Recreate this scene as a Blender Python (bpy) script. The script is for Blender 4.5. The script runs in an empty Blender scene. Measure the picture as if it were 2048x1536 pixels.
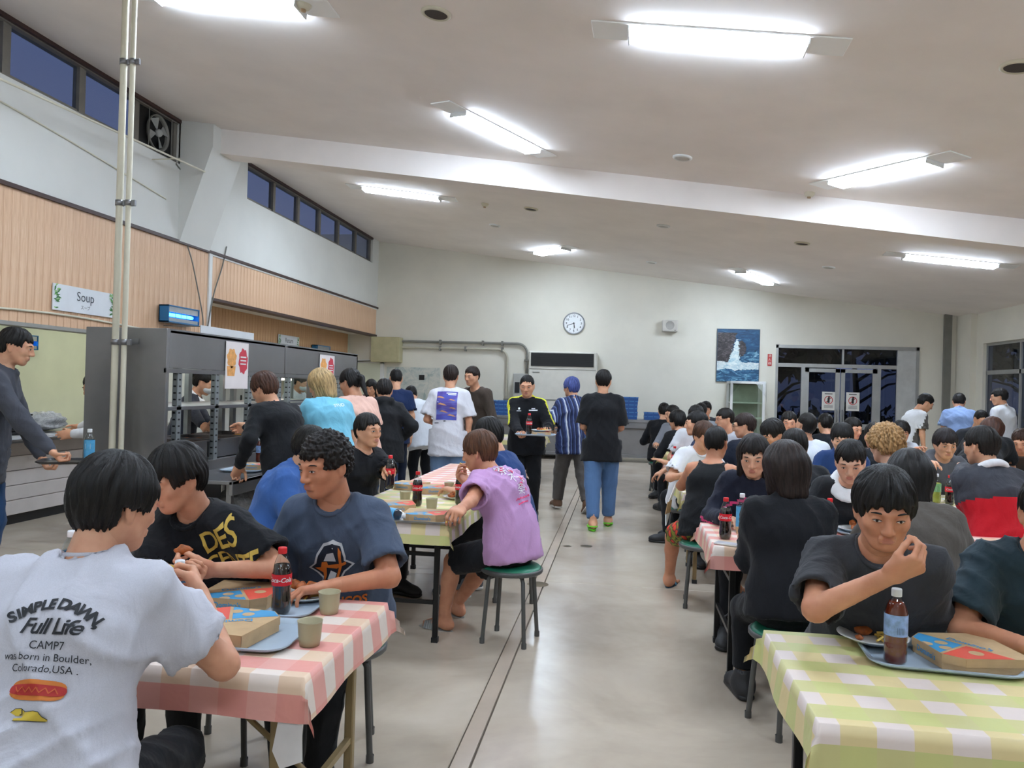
import bpy, math, random
import numpy as np
from mathutils import Vector, Matrix, Euler
from mathutils.bvhtree import BVHTree

S = bpy.context.scene
COL = S.collection
RNG = random.Random(7)

# ------------------------------------------------------------------ camera
F, CX, CY, CAMH = 1580.0, 1024.0, 768.0, 1.5
def _cam_rows(vx=1245.0, vy=781.0, roll=.028):
    d = np.array([(vx - CX) / F, -(vy - CY) / F, -1.0]); d /= np.linalg.norm(d)
    u = np.array([roll, 1.0, 0.0]); u -= d * (u @ d); u /= np.linalg.norm(u)
    return np.array([np.cross(d, u), d, u])
CAMR = _cam_rows()
cam_data = bpy.data.cameras.new('camera')
cam_data.sensor_width = 36.0
cam_data.lens = 36.0 * F / 2048.0
cam_data.clip_start = .05
cam = bpy.data.objects.new('camera', cam_data); COL.objects.link(cam)
_m = Matrix.Identity(4)
for _i in range(3):
    for _j in range(3): _m[_i][_j] = float(CAMR[_i][_j])
_m[2][3] = CAMH
cam.matrix_world = _m
S.camera = cam
def at(px, py, Y=None, z=None, X=None):
    """point seen at a photo pixel, at a known depth, height or wall plane"""
    r = CAMR @ np.array([(px - CX) / F, -(py - CY) / F, -1.0])
    t = Y / r[1] if Y is not None else ((z - CAMH) / r[2] if z is not None else X / r[0])
    return Vector((float(t * r[0]), float(t * r[1]), float(CAMH + t * r[2])))

# ------------------------------------------------------------------ colour management, dusk sky
S.view_settings.view_transform = 'Standard'
S.view_settings.look = 'None'
S.view_settings.gamma = 1.0
S.view_settings.use_curve_mapping = False
S.view_settings.exposure = 0.9
LAMP = 41            # strength of the ceiling light panels
KLAMP = 9.0           # kitchen lamps
world = bpy.data.worlds.new('dusk'); S.world = world
world.use_nodes = True
_bg = world.node_tree.nodes['Background']
_bg.inputs[0].default_value = (.055, .07, .13, 1)
_bg.inputs[1].default_value = 1.0

# ------------------------------------------------------------------ helpers: colours, materials
def lin(c):
    if isinstance(c, str):
        c = [int(c[i:i + 2], 16) for i in (0, 2, 4)]
    o = []
    for v in c[:3]:
        v = v / 255.0
        o.append(v / 12.92 if v <= .04045 else ((v + .055) / 1.055) ** 2.4)
    return (o[0], o[1], o[2], 1.0)

class N:
    def __init__(s, name):
        s.m = bpy.data.materials.new(name); s.m.use_nodes = True
        s.t = s.m.node_tree; s.b = s.t.nodes['Principled BSDF']; s.out = s.t.nodes['Material Output']
    def new(s, typ, **kw):
        n = s.t.nodes.new(typ)
        for k, v in kw.items():
            if hasattr(n, k): setattr(n, k, v)
        return n
    def link(s, a, b): s.t.links.new(a, b)
    def coord(s, scale=(1, 1, 1), kind='Object'):
        c = s.new('ShaderNodeTexCoord'); mp = s.new('ShaderNodeMapping')
        mp.inputs['Scale'].default_value = scale
        s.link(c.outputs[kind], mp.inputs['Vector']); return mp.outputs[0]
    def noise(s, vec, scale, detail=3, rough=.55, dist=0):
        n = s.new('ShaderNodeTexNoise'); n.inputs['Scale'].default_value = scale
        n.inputs['Detail'].default_value = detail; n.inputs['Roughness'].default_value = rough
        n.inputs['Distortion'].default_value = dist
        s.link(vec, n.inputs['Vector']); return n.outputs[0]
    def ramp(s, fac, stops):
        r = s.new('ShaderNodeValToRGB'); e = r.color_ramp.elements
        while len(e) < len(stops): e.new(.5)
        for i, (p, c) in enumerate(stops):
            e[i].position = p; e[i].color = lin(c) if not (isinstance(c, tuple) and len(c) == 4) else c
        s.link(fac, r.inputs[0]); return r.outputs[0]
    def mix(s, fac, a, b):
        n = s.new('ShaderNodeMix'); n.data_type = 'RGBA'
        for sock, v in ((n.inputs[0], fac), (n.inputs[6], a), (n.inputs[7], b)):
            if hasattr(v, 'links') or hasattr(v, 'is_linked'): s.link(v, sock)
            else: sock.default_value = v
        return n.outputs[2]
    def math(s, op, a, b=None, clamp=False):
        n = s.new('ShaderNodeMath'); n.operation = op; n.use_clamp = clamp
        for sock, v in ((n.inputs[0], a), (n.inputs[1], b)):
            if v is None: continue
            if hasattr(v, 'is_linked'): s.link(v, sock)
            else: sock.default_value = v
        return n.outputs[0]
    def bump(s, h, strength=.3, dist=.01, prev=None):
        n = s.new('ShaderNodeBump'); n.inputs['Strength'].default_value = strength
        n.inputs['Distance'].default_value = dist
        s.link(h, n.inputs['Height'])
        if prev is not None: s.link(prev, n.inputs['Normal'])
        return n.outputs[0]
    def set(s, **kw):
        for k, v in kw.items():
            i = s.b.inputs[k.replace('_', ' ')]
            if hasattr(v, 'is_linked'): s.link(v, i)
            else: i.default_value = v
        return s

MATS = {}
def plain(name, c, rough=.5, metal=0.0, var=.06, vs=6.0, bump=0.0, bs=60.0, spec=.5, kind='Object', **kw):
    if name in MATS: return MATS[name]
    n = N(name); base = lin(c); v = n.coord(kind=kind)
    nz = n.noise(v, vs, 4)
    dk = tuple(x * (1 - var * 2) for x in base[:3]) + (1,)
    lt = tuple(min(1, x * (1 + var)) for x in base[:3]) + (1,)
    n.set(Base_Color=n.ramp(nz, [(.3, dk), (.7, lt)]), Roughness=rough, Metallic=metal, Specular_IOR_Level=spec)
    if bump: n.set(Normal=n.bump(n.noise(v, bs, 3), bump, .004))
    for k, x in kw.items(): n.set(**{k: x})
    MATS[name] = n.m; return n.m
def cloth(c, rough=.85, name=None, heather=.05, ws=9.0, wb=.35):
    key = name or 'cloth_%s' % (c if isinstance(c, str) else '%02x%02x%02x' % tuple(c))
    if key in MATS: return MATS[key]
    n = N(key); base = lin(c); v = n.coord()
    fine = n.noise(v, 420, 2); big = n.noise(v, 3.5, 3)
    dk = tuple(x * (1 - heather * 2.2) for x in base[:3]) + (1,)
    lt = tuple(min(1, x * (1 + heather * 1.4) + heather * .01) for x in base[:3]) + (1,)
    col = n.ramp(n.math('ADD', n.math('MULTIPLY', fine, .6), n.math('MULTIPLY', big, .4)), [(.3, dk), (.7, lt)])
    v2 = n.coord((1, 1, .55))
    wr = n.noise(v2, ws, 3, .5, 1.2)
    b = n.bump(wr, wb, .03)
    b = n.bump(fine, .12, .002, b)
    n.set(Base_Color=col, Roughness=rough, Normal=b, Specular_IOR_Level=.2)
    n.b.inputs['Sheen Weight'].default_value = .08
    MATS[key] = n.m; return n.m
def hairmat(c):
    key = 'hair_%s' % c
    if key in MATS: return MATS[key]
    n = N(key); base = lin(c)
    a = n.new('ShaderNodeAttribute', attribute_name='flow')
    mp = n.new('ShaderNodeMapping'); mp.inputs['Scale'].default_value = (1, .08, 1)
    n.link(a.outputs['Vector'], mp.inputs['Vector'])
    st = n.noise(mp.outputs[0], 130, 3, .6, .3)
    dk = tuple(x * .45 for x in base[:3]) + (1,); lt = tuple(min(1, x * 1.6 + .001) for x in base[:3]) + (1,)
    n.set(Base_Color=n.ramp(st, [(.35, dk), (.72, lt)]), Roughness=.48, Specular_IOR_Level=.28, Normal=n.bump(st, .7, .006))
    MATS[key] = n.m; return n.m
def skinmat(c):
    key = 'skin_%s' % c
    if key in MATS: return MATS[key]
    n = N(key); base = lin(c); v = n.coord()
    dk = (base[0] * .88, base[1] * .78, base[2] * .75, 1); lt = (min(1, base[0] * 1.06), base[1] * 1.06, base[2] * 1.06, 1)
    n.set(Base_Color=n.ramp(n.noise(v, 14, 3), [(.3, dk), (.7, lt)]), Roughness=.5, Specular_IOR_Level=.35,
          Normal=n.bump(n.noise(v, 300, 2), .08, .002))
    n.b.inputs['Subsurface Weight'].default_value = .12
    n.b.inputs['Subsurface Radius'].default_value = (.012, .005, .003)
    n.b.inputs['Subsurface Scale'].default_value = 1.0
    MATS[key] = n.m; return n.m
def emis(name, c, strength, rough=.4):
    if name in MATS: return MATS[name]
    n = N(name); n.set(Base_Color=lin(c), Roughness=rough, Emission_Color=lin(c), Emission_Strength=strength)
    MATS[name] = n.m; return n.m
def glassmat(name, tint=(1, 1, 1, 1), rough=.02, refl=1.0, ior=1.45):
    if name in MATS: return MATS[name]
    n = N(name); tr = n.new('ShaderNodeBsdfTransparent'); tr.inputs[0].default_value = tint
    gl = n.new('ShaderNodeBsdfGlossy'); gl.inputs['Roughness'].default_value = rough
    fr = n.new('ShaderNodeFresnel'); fr.inputs[0].default_value = ior
    mx = n.new('ShaderNodeMixShader')
    gm = n.new('ShaderNodeNewGeometry'); front = n.math('SUBTRACT', 1.0, gm.outputs['Backfacing'])
    n.link(n.math('MULTIPLY', n.math('MULTIPLY', fr.outputs[0], refl, True), front), mx.inputs[0]); n.link(tr.outputs[0], mx.inputs[1]); n.link(gl.outputs[0], mx.inputs[2])
    n.link(mx.outputs[0], n.out.inputs[0]); MATS[name] = n.m; return n.m
def steel(name, c=(150, 150, 152), rough=.33, stretch=(2, 2, 40)):
    if name in MATS: return MATS[name]
    n = N(name); v = n.coord(stretch); base = lin(c)
    st = n.noise(v, 6, 3); sm = n.noise(n.coord(), 2.2, 4, .6)
    col = n.ramp(sm, [(.3, tuple(x * .8 for x in base[:3]) + (1,)), (.7, base)])
    n.set(Base_Color=col, Metallic=.9, Roughness=n.math('ADD', n.math('MULTIPLY', sm, .25), rough - .1), Normal=n.bump(st, .06, .003))
    MATS[name] = n.m; return n.m

# ------------------------------------------------------------------ helpers: meshes
def mesh_np(name, V, Q, mats, smooth=True, midx=None):
    me = bpy.data.meshes.new(name)
    V = np.asarray(V, np.float32); Q = np.asarray(Q, np.int32)
    k = Q.shape[1]
    me.vertices.add(len(V)); me.vertices.foreach_set('co', V.ravel())
    me.loops.add(Q.size); me.loops.foreach_set('vertex_index', Q.ravel())
    me.polygons.add(len(Q)); me.polygons.foreach_set('loop_start', np.arange(0, Q.size, k, dtype=np.int32))
    me.polygons.foreach_set('loop_total', np.full(len(Q), k, np.int32))
    if smooth: me.polygons.foreach_set('use_smooth', np.ones(len(Q), bool))
    for m in mats: me.materials.append(m)
    if midx is not None: me.polygons.foreach_set('material_index', np.asarray(midx, np.int32))
    me.update(calc_edges=True); return me
def link(name, data, parent=None, loc=None, rot=None):
    o = bpy.data.objects.new(name, data); COL.objects.link(o)
    if parent is not None: o.parent = parent
    if loc is not None: o.location = loc
    if rot is not None: o.rotation_euler = rot
    return o
def empty(name, loc=(0, 0, 0), rz=0.0, parent=None):
    o = link(name, None, parent, loc, (0, 0, rz)); o.empty_display_size = .1; return o
def tag(o, label, cat, group=None):
    o['label'] = label; o['category'] = cat
    if group: o['group'] = group
    return o
def struct(o): o['kind'] = 'structure'; return o
def copy_tree(o, parent=None):
    c = o.copy(); COL.objects.link(c); c.parent = parent
    for ch in o.children: copy_tree(ch, c)
    return c

class MB:
    """collects shapes, builds ONE mesh"""
    def __init__(s): s.v = []; s.f = []; s.mi = []; s.sm = []
    def add(s, vs, fs, mi=0, smooth=False):
        b = len(s.v); s.v += [tuple(v) for v in vs]
        for f in fs: s.f.append([i + b for i in f]); s.mi.append(mi); s.sm.append(smooth)
        return s
    def box(s, lo, hi, mi=0, bev=0.0, M=None):
        (a, b, c), (d, e, f) = lo, hi
        if bev <= 0:
            vs = [(x, y, z) for z in (c, f) for y in (b, e) for x in (a, d)]
            fs = [(0, 2, 3, 1), (4, 5, 7, 6), (0, 1, 5, 4), (2, 6, 7, 3), (0, 4, 6, 2), (1, 3, 7, 5)]
        else:
            t = min(bev, (d - a) * .49, (e - b) * .49, (f - c) * .49); vs = []; fs = []
            for sx in (0, 1):
                for sy in (0, 1):
                    for sz in (0, 1):
                        X = (a, d)[sx]; Y = (b, e)[sy]; Z = (c, f)[sz]
                        ix = X + t * (1 - 2 * sx); iy = Y + t * (1 - 2 * sy); iz = Z + t * (1 - 2 * sz)
                        vs += [(X, iy, iz), (ix, Y, iz), (ix, iy, Z)]
            def I(sx, sy, sz, k): return (sx * 4 + sy * 2 + sz) * 3 + k
            for q in (0, 1):
                fs.append([I(q, *p, 0) for p in ((0, 0), (0, 1), (1, 1), (1, 0))][::1 if q == 0 else -1])
                fs.append([I(p[0], q, p[1], 1) for p in ((0, 0), (1, 0), (1, 1), (0, 1))][::1 if q == 0 else -1])
                fs.append([I(p[0], p[1], q, 2) for p in ((0, 0), (0, 1), (1, 1), (1, 0))][::1 if q == 0 else -1])
            for p in (0, 1):
                for q in (0, 1):
                    fs.append([I(p, q, 0, 0), I(p, q, 1, 0), I(p, q, 1, 1), I(p, q, 0, 1)][::1 if p != q else -1])
                    fs.append([I(p, 0, q, 0), I(p, 1, q, 0), I(p, 1, q, 2), I(p, 0, q, 2)][::-1 if p != q else 1])
                    fs.append([I(0, p, q, 1), I(1, p, q, 1), I(1, p, q, 2), I(0, p, q, 2)][::1 if p != q else -1])
                    for r in (0, 1):
                        fs.append([I(p, q, r, 0), I(p, q, r, 1), I(p, q, r, 2)][::1 if (p + q + r) % 2 else -1])
        if M is not None: vs = [tuple(M @ Vector(v)) for v in vs]
        return s.add(vs, fs, mi)
    def tube(s, pts, r, n=10, mi=0, caps=True, smooth=True):
        pts = [Vector(p) for p in pts]; rs = r if isinstance(r, (list, tuple)) else [r] * len(pts)
        rings = []; up = None
        for i, p in enumerate(pts):
            d = (pts[min(i + 1, len(pts) - 1)] - pts[max(i - 1, 0)])
            d = d.normalized() if d.length > 1e-9 else Vector((0, 0, 1))
            if up is None:
                up = Vector((0, 0, 1)) if abs(d.z) < .9 else Vector((1, 0, 0))
            a = d.cross(up); a = a.normalized() if a.length > 1e-6 else Vector((1, 0, 0)); b = a.cross(d).normalized(); up = b
            rings.append([p + (a * math.cos(2 * math.pi * k / n) + b * math.sin(2 * math.pi * k / n)) * rs[i] for k in range(n)])
        vs = [v for rg in rings for v in rg]; fs = []
        for i in range(len(rings) - 1):
            for k in range(n):
                fs.append((i * n + k, i * n + (k + 1) % n, (i + 1) * n + (k + 1) % n, (i + 1) * n + k))
        s.add(vs, fs, mi, smooth)
        if caps:
            s.add(rings[0], [list(range(n))[::-1]], mi); s.add(rings[-1], [list(range(n))], mi)
        return s
    def lathe(s, prof, n=24, mi=0, c=(0, 0, 0), smooth=True, M=None):
        vs = []; fs = []
        for r, z in prof:
            for k in range(n):
                a = 2 * math.pi * k / n; vs.append(Vector((c[0] + r * math.cos(a), c[1] + r * math.sin(a), c[2] + z)))
        for i in range(len(prof) - 1):
            for k in range(n):
                fs.append((i * n + k, i * n + (k + 1) % n, (i + 1) * n + (k + 1) % n, (i + 1) * n + k))
        if M is not None: vs = [M @ v for v in vs]
        return s.add(vs, fs, mi, smooth)
    def prism(s, pts, z0, z1, mi=0, M=None, smooth=False):
        n = len(pts); vs = [Vector((x, y, z0)) for x, y in pts] + [Vector((x, y, z1)) for x, y in pts]
        if M is not None: vs = [M @ v for v in vs]
        fs = [tuple(range(n))[::-1], tuple(range(n, 2 * n))]
        s.add(vs, fs, mi)
        return s.add(vs, [(i, (i + 1) % n, n + (i + 1) % n, n + i) for i in range(n)], mi, smooth)
    def ball(s, c, r, n=12, m=8, mi=0, M=None):
        rx, ry, rz = r if isinstance(r, (list, tuple)) else (r, r, r)
        vs = []; fs = []
        for i in range(m + 1):
            t = math.pi * i / m
            for k in range(n):
                a = 2 * math.pi * k / n
                vs.append(Vector((c[0] + rx * math.sin(t) * math.cos(a), c[1] + ry * math.sin(t) * math.sin(a), c[2] - rz * math.cos(t))))
        for i in range(m):
            for k in range(n):
                fs.append((i * n + k, i * n + (k + 1) % n, (i + 1) * n + (k + 1) % n, (i + 1) * n + k))
        if M is not None: vs = [M @ v for v in vs]
        return s.add(vs, fs, mi, True)
    def build(s, name, mats, parent=None, loc=None, rot=None):
        if not isinstance(mats, (list, tuple)): mats = [mats]
        return link(name, s.mesh(name, mats), parent, loc, rot)
    def mesh(s, name, mats):
        me = bpy.data.meshes.new(name); me.from_pydata(s.v, [], s.f)
        for m in mats: me.materials.append(m)
        me.polygons.foreach_set('material_index', s.mi); me.polygons.foreach_set('use_smooth', s.sm)
        me.update(); return me
def rot_z(a): return Matrix.Rotation(a, 4, 'Z')
def TR(loc, rz=0, rx=0, ry=0): return Matrix.Translation(loc) @ Matrix.Rotation(rz, 4, 'Z') @ Matrix.Rotation(ry, 4, 'Y') @ Matrix.Rotation(rx, 4, 'X')
def arc(c, r, a0, a1, n, plane='xz'):
    o = []
    for i in range(n + 1):
        a = a0 + (a1 - a0) * i / n; u, v = r * math.cos(a), r * math.sin(a)
        o.append((c[0] + u, c[1], c[2] + v) if plane == 'xz' else ((c[0] + u, c[1] + v, c[2]) if plane == 'xy' else (c[0], c[1] + u, c[2] + v)))
    return o

# flat text as triangles in the xy plane: (verts, faces), centred
_TXT = {}
def text_mesh(body, size=1.0, bold=0.0, shear=0.0, res=3, align='CENTER', extr=0.0, space=1.0):
    key = (body, size, bold, shear, res, align, extr, space)
    if key in _TXT: return _TXT[key]
    cu = bpy.data.curves.new('t', 'FONT'); cu.body = body; cu.size = size; cu.offset = bold; cu.shear = shear
    cu.resolution_u = res; cu.align_x = align; cu.align_y = 'CENTER'; cu.extrude = extr; cu.space_character = space
    o = bpy.data.objects.new('t', cu); COL.objects.link(o)
    dg = bpy.context.evaluated_depsgraph_get(); dg.update()
    me = bpy.data.meshes.new_from_object(o.evaluated_get(dg))
    vs = [Vector(v.co) for v in me.vertices]; fs = [tuple(p.vertices) for p in me.polygons]
    bpy.data.objects.remove(o); bpy.data.curves.remove(cu); bpy.data.meshes.remove(me)
    _TXT[key] = (vs, fs); return vs, fs
def place_text(mb, body, size, M, mi=0, **kw):
    vs, fs = text_mesh(body, size, **kw); mb.add([M @ v for v in vs], fs, mi)
def disc_pts(cx, cy, r, n=20, sx=1.0): return [(cx + r * sx * math.cos(2 * math.pi * i / n), cy + r * math.sin(2 * math.pi * i / n)) for i in range(n)]
# ================================================================== THE SETTING
XL, XR, YB, YF = -5.75, 7.1, 17.9, -4.0
SL = .122
def ceil_z(x): return 4.83 - SL * (x - XL)
M_WALL = plain('wall_paint', (226, 221, 206), .75, var=.03, vs=1.3, bump=.08, bs=90)
M_WHITE = plain('wall_white', (222, 221, 214), .75, var=.03, vs=1.0, bump=.08, bs=90)
M_CEIL = plain('ceiling_board', (244, 236, 229), .9, var=.025, vs=1.5, bump=.15, bs=160)
M_TRIM = plain('dark_trim', (62, 38, 32), .5)
M_ALU = plain('aluminium', (176, 176, 172), .42, .55, var=.04)
M_ALUD = plain('aged_frame', (126, 120, 110), .55, .2, var=.08)
M_STEEL = steel('brushed_steel')
M_STEELD = steel('dull_steel', (150, 148, 148), .42)
M_GREYP = plain('grey_paint', (120, 118, 110), .5)
M_CREAM = plain('cream_paint', (216, 210, 188), .45, var=.04)
M_BLACK = plain('black_plastic', (22, 22, 24), .45)
M_BLACKM = plain('black_metal', (28, 27, 27), .4, .3)
M_WHITEP = plain('white_plastic', (228, 228, 224), .4, var=.03)
M_GLASS = glassmat('window_glass', (.82, .86, .92, 1), .03, 1.0, 1.5)
M_GLASSD = glassmat('door_glass', (.42, .45, .5, 1), .02, 1.2, 1.5)

# --- floor: slabs with recessed joints and an inlaid strip
def floor_mat():
    n = N('polished_floor'); v = n.coord()
    a = n.noise(v, 1.1, 5, .6, .4); b = n.noise(v, 9, 4, .65); c = n.noise(n.coord((.35, 1, 1)), 3.2, 5, .6)
    col = n.ramp(a, [(.3, (170, 156, 140)), (.52, (192, 178, 160)), (.72, (204, 192, 175))])
    col = n.mix(n.ramp(b, [(.45, (0, 0, 0)), (.8, (70, 70, 70))]), col, lin((150, 134, 116)))
    col = n.mix(n.ramp(c, [(.5, (0, 0, 0)), (.85, (80, 80, 80))]), col, lin((140, 134, 128)))
    n.set(Base_Color=col, Roughness=.24, Specular_IOR_Level=.55)
    return n.m
M_FLOOR = floor_mat()
M_JOINT = plain('joint', (104, 94, 84), .8)
M_STRIP = plain('floor_strip', (186, 170, 152), .35, var=.06, vs=4)
floor = struct(MB().box((-9.6, YF - .2, -.12), (XR + .4, YB + .2, -.012)).build('floor', M_JOINT))
xs = [-9.6, -6.0, -.635, -.555, 3.1, XR + .4]; ys = [YF - .2, 1.2, 6.13, 11.3, 16.6, YB + .2]
for i in range(len(xs) - 1):
    if i == 2: continue
    for j in range(len(ys) - 1):
        MB().box((xs[i] + .004, ys[j] + .004, -.02), (xs[i + 1] - .004, ys[j + 1] - .004, 0), bev=.003).build('floor_slab', M_FLOOR, floor)
MB().box((-.631, YF - .2, -.02), (-.559, YB, .001)).build('floor_strip', M_STRIP, floor)
for (dx, dy, r) in ((-.60, 6.02, .075), (-.30, 7.6, .05), (-.48, 7.55, .03)):
    MB().lathe([(0, .0015), (r, .0015), (r + .008, .0005)], 20).build('floor_cap', steel('floor_brass', (150, 138, 116), .4), floor, (dx, dy, .0012))

# --- ceiling (sloping), beam, haunch on the left wall
th = .12
cm = MB(); x0, x1 = XL - .3, XR + .3
cm.add([(x0, YF, ceil_z(x0)), (x1, YF, ceil_z(x1)), (x1, YB + .2, ceil_z(x1)), (x0, YB + .2, ceil_z(x0)),
        (x0, YF, ceil_z(x0) + th), (x1, YF, ceil_z(x1) + th), (x1, YB + .2, ceil_z(x1) + th), (x0, YB + .2, ceil_z(x0) + th)],
       [(0, 1, 2, 3)[::-1], (4, 5, 6, 7), (0, 1, 5, 4), (2, 3, 7, 6), (1, 2, 6, 5), (3, 0, 4, 7)])
struct(cm.build('ceiling', M_CEIL))
def beam(y0, y1, d, name):
    b = MB(); xa, xb = XL - .02, XR
    for (ya) in (0,):
        b.add([(xa, y0, ceil_z(xa) - d), (xb, y0, ceil_z(xb) - d), (xb, y1, ceil_z(xb) - d), (xa, y1, ceil_z(xa) - d),
               (xa, y0, ceil_z(xa) + .02), (xb, y0, ceil_z(xb) + .02), (xb, y1, ceil_z(xb) + .02), (xa, y1, ceil_z(xa) + .02)],
              [(0, 1, 2, 3)[::-1], (4, 5, 6, 7), (0, 1, 5, 4), (2, 3, 7, 6), (1, 2, 6, 5), (3, 0, 4, 7)])
    struct(b.build(name, M_CEIL))
beam(9.7, 10.05, .32, 'trim_1')
beam(1.55, 1.9, .32, 'trim_2')
def haunch(y0, y1, name):
    b = MB(); zt = 4.84
    pr = [(XL - .02, 3.27), (XL + .03, 3.27), (XL + .45, zt - .35), (XL + .45, zt), (XL - .02, zt)]
    vs = [(x, y0, z) for x, z in pr] + [(x, y1, z) for x, z in pr]; n = len(pr)
    b.add(vs, [tuple(range(n)), tuple(range(n, 2 * n))[::-1]] + [(i, n + i, n + (i + 1) % n, (i + 1) % n) for i in range(n)])
    struct(b.build(name, M_WHITE))
haunch(9.5, 10.25, 'trim_3')

# --- left wall: white upper band, clerestory windows, plank-clad bulkhead over the serving opening
wl = MB()
wl.box((XL - .16, YF, 3.26), (XL, YB, 4.26))
wl.box((XL - .16, YF, 4.80), (XL, YB, 4.95))
wl.box((XL - .16, 9.5, 4.26), (XL, 11.35, 4.80)); wl.box((XL - .16, 17.45, 4.26), (XL, YB, 4.80))
wl.box((XL - .16, YF, 1.99), (XL - .02, 10.35, 3.27)); wl.box((XL - .16, 10.35, 2.64), (XL - .02, YB, 3.27))
wl.box((XL - .16, YF, 0), (XL - .02, 4.2, 1.99))
wall_left = struct(wl.build('wall_left', M_WHITE))
def wood_mat(name, cs):
    n = N(name); c = n.new('ShaderNodeObjectInfo'); v = n.coord((8, 8, .5))
    g = n.noise(v, 4, 4, .6, 1.0); f = n.noise(n.coord((90, 90, 1.2)), 3, 2)
    col = n.ramp(g, [(.25, cs[0]), (.55, cs[1]), (.8, cs[2])])
    col = n.mix(n.math('MULTIPLY', c.outputs['Random'], .28), col, lin(cs[0]))
    n.set(Base_Color=col, Roughness=.5, Normal=n.bump(f, .1, .002)); return n.m
M_WOOD = wood_mat('pine_plank', [(205, 160, 124), (226, 188, 153), (234, 202, 170)])
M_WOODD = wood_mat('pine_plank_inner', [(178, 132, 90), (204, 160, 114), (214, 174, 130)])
pw = .105
def plank_mesh(h, name, m):
    return MB().box((0, .0015, 0), (.018, pw - .0015, h), bev=.004).mesh(name, [m])
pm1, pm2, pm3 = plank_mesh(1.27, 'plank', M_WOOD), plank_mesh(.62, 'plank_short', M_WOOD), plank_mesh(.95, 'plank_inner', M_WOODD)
y = 4.2
while y < YB - pw:
    if y + pw < 10.36: link('plank', pm1, wall_left, (XL - .02, y, 1.985))
    elif y > 10.33: link('plank', pm2, wall_left, (XL - .02, y, 2.635))
    y += pw
MB().box((XL - .02, 4.2, 3.245), (XL + .03, YB, 3.285)).build('dark_rail', M_TRIM, wall_left)
MB().box((XL - .01, 10.33, 3.222), (XL + .012, YB, 3.245)).build('light_rail', M_WHITEP, wall_left)
MB().box((XL - .01, 10.28, 1.99), (XL + .02, 10.36, 3.245), 0).build('corner_board', M_WHITEP, wall_left)
MB().box((XL - .17, 10.33, 2.60), (XL + .012, YB, 2.64)).build('recess_edge', M_TRIM, wall_left)
MB().box((XL - .17, 4.2, 1.955), (XL + .012, 10.36, 1.992)).build('opening_edge', plain('grey_sill', (150, 148, 142), .5), wall_left)
# windows of the clerestory
def clerestory(n, ya, yb, cuts, fan=None):
    w = struct(MB().box((XL - .15, ya, 4.26), (XL - .03, yb, 4.285)).box((XL - .15, ya, 4.775), (XL - .03, yb, 4.80)).build('window_%d' % n, M_ALUD))
    MB().box((XL - .16, ya, 4.79), (XL + .01, yb, 4.83)).build('head_board', M_TRIM, w)
    for c in [ya] + cuts + [yb - .07]:
        MB().box((XL - .13, c, 4.285), (XL - .05, c + .07, 4.775)).build('mullion', M_ALUD, w)
        MB().box((XL - .10, c + .07, 4.285), (XL - .06, c + .11, 4.775)).build('sash_stile', M_ALUD, w)
    e = [ya] + cuts + [yb]
    for i in range(len(e) - 1):
        if fan is not None and i == fan: continue
        MB().box((XL - .095, e[i] + .07, 4.285), (XL - .089, e[i + 1], 4.775)).build('pane', M_GLASS, w)
        MB().box((XL - .105, e[i] + .07, 4.285), (XL - .07, e[i + 1], 4.32)).build('sash_rail', M_ALUD, w)
    return w
clerestory(1, YF, 9.5, [-2.9, -1.85, -.8, .25, 1.3, 2.35, 3.4, 4.45, 5.5, 6.6, 7.65, 8.6], fan=12)
clerestory(2, 11.35, 17.45, [12.35, 13.35, 14.35, 15.35, 16.4])
# exhaust fan in the last bay
fan = empty('exhaust_fan', (XL - .06, 9.08, 4.53))
f = MB().box((-.05, -.40, -.25), (-.02, .38, .25)); f.build('fan_plate', M_BLACKM, fan)
f = MB()
for k in range(28):
    pass
f.lathe([(.2, -.02), (.22, .0), (.225, .03), (.215, .03), (.2, .0)], 28, M=Matrix.Rotation(math.pi / 2, 4, 'Y')); f.build('fan_ring', M_GREYP, fan)
for k in range(4):
    a = k * math.pi / 2 + .4
    b = MB(); b.add([(0.01, .03 * math.cos(a), .03 * math.sin(a)), (.03, .19 * math.cos(a - .35), .19 * math.sin(a - .35)), (-.01, .195 * math.cos(a + .35), .195 * math.sin(a + .35)),
                     (0.006, .03 * math.cos(a), .03 * math.sin(a)), (.026, .19 * math.cos(a - .35), .19 * math.sin(a - .35)), (-.014, .195 * math.cos(a + .35), .195 * math.sin(a + .35))],
                    [(0, 1, 2), (5, 4, 3), (0, 3, 4, 1), (1, 4, 5, 2), (2, 5, 3, 0)]); b.build('fan_blade', plain('fan_blade', (150, 150, 145), .4), fan)
MB().ball((.02, 0, 0), .05).build('fan_motor', plain('fan_motor', (170, 170, 165), .4), fan)
for s in (-.24, .24): MB().tube([(.045, s, -.24), (.045, s, .24)], .006).build('guard_bar', M_GREYP, fan)
tag(fan, 'grey metal exhaust fan in the dark last bay of the high windows', 'fan')

# --- back wall with a door opening, right wall with windows
DX0, DX1, DZ = 3.3, 6.25, 2.6
wb = MB()
wb.box((-9.0, YB, 0), (DX0, YB + .18, 5.0)); wb.box((DX1, YB, 0), (XR + .2, YB + .18, 5.0)); wb.box((DX0, YB, DZ), (DX1, YB + .18, 5.0))
wall_back = struct(wb.build('wall_back', M_WALL))
MB().box((XL - .4, YF - .2, 0), (XR, YF, 5.0)).build('wall_front', M_WALL)['kind'] = 'structure'
wr = MB(); RZ = 2.64
wr.box((XR, YF, RZ), (XR + .18, YB, 3.8)); wr.box((XR, YF, 0), (XR + .18, YB, .55))
wr.box((XR, 16.9, .55), (XR + .18, YB, RZ)); wr.box((XR, 9.7, .55), (XR + .18, 10.05, RZ))
wr.box((XR - .12, 17.2, 0), (XR, YB, 3.4)); wr.box((XR, YF, .55), (XR + .18, 3.5, RZ))
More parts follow.
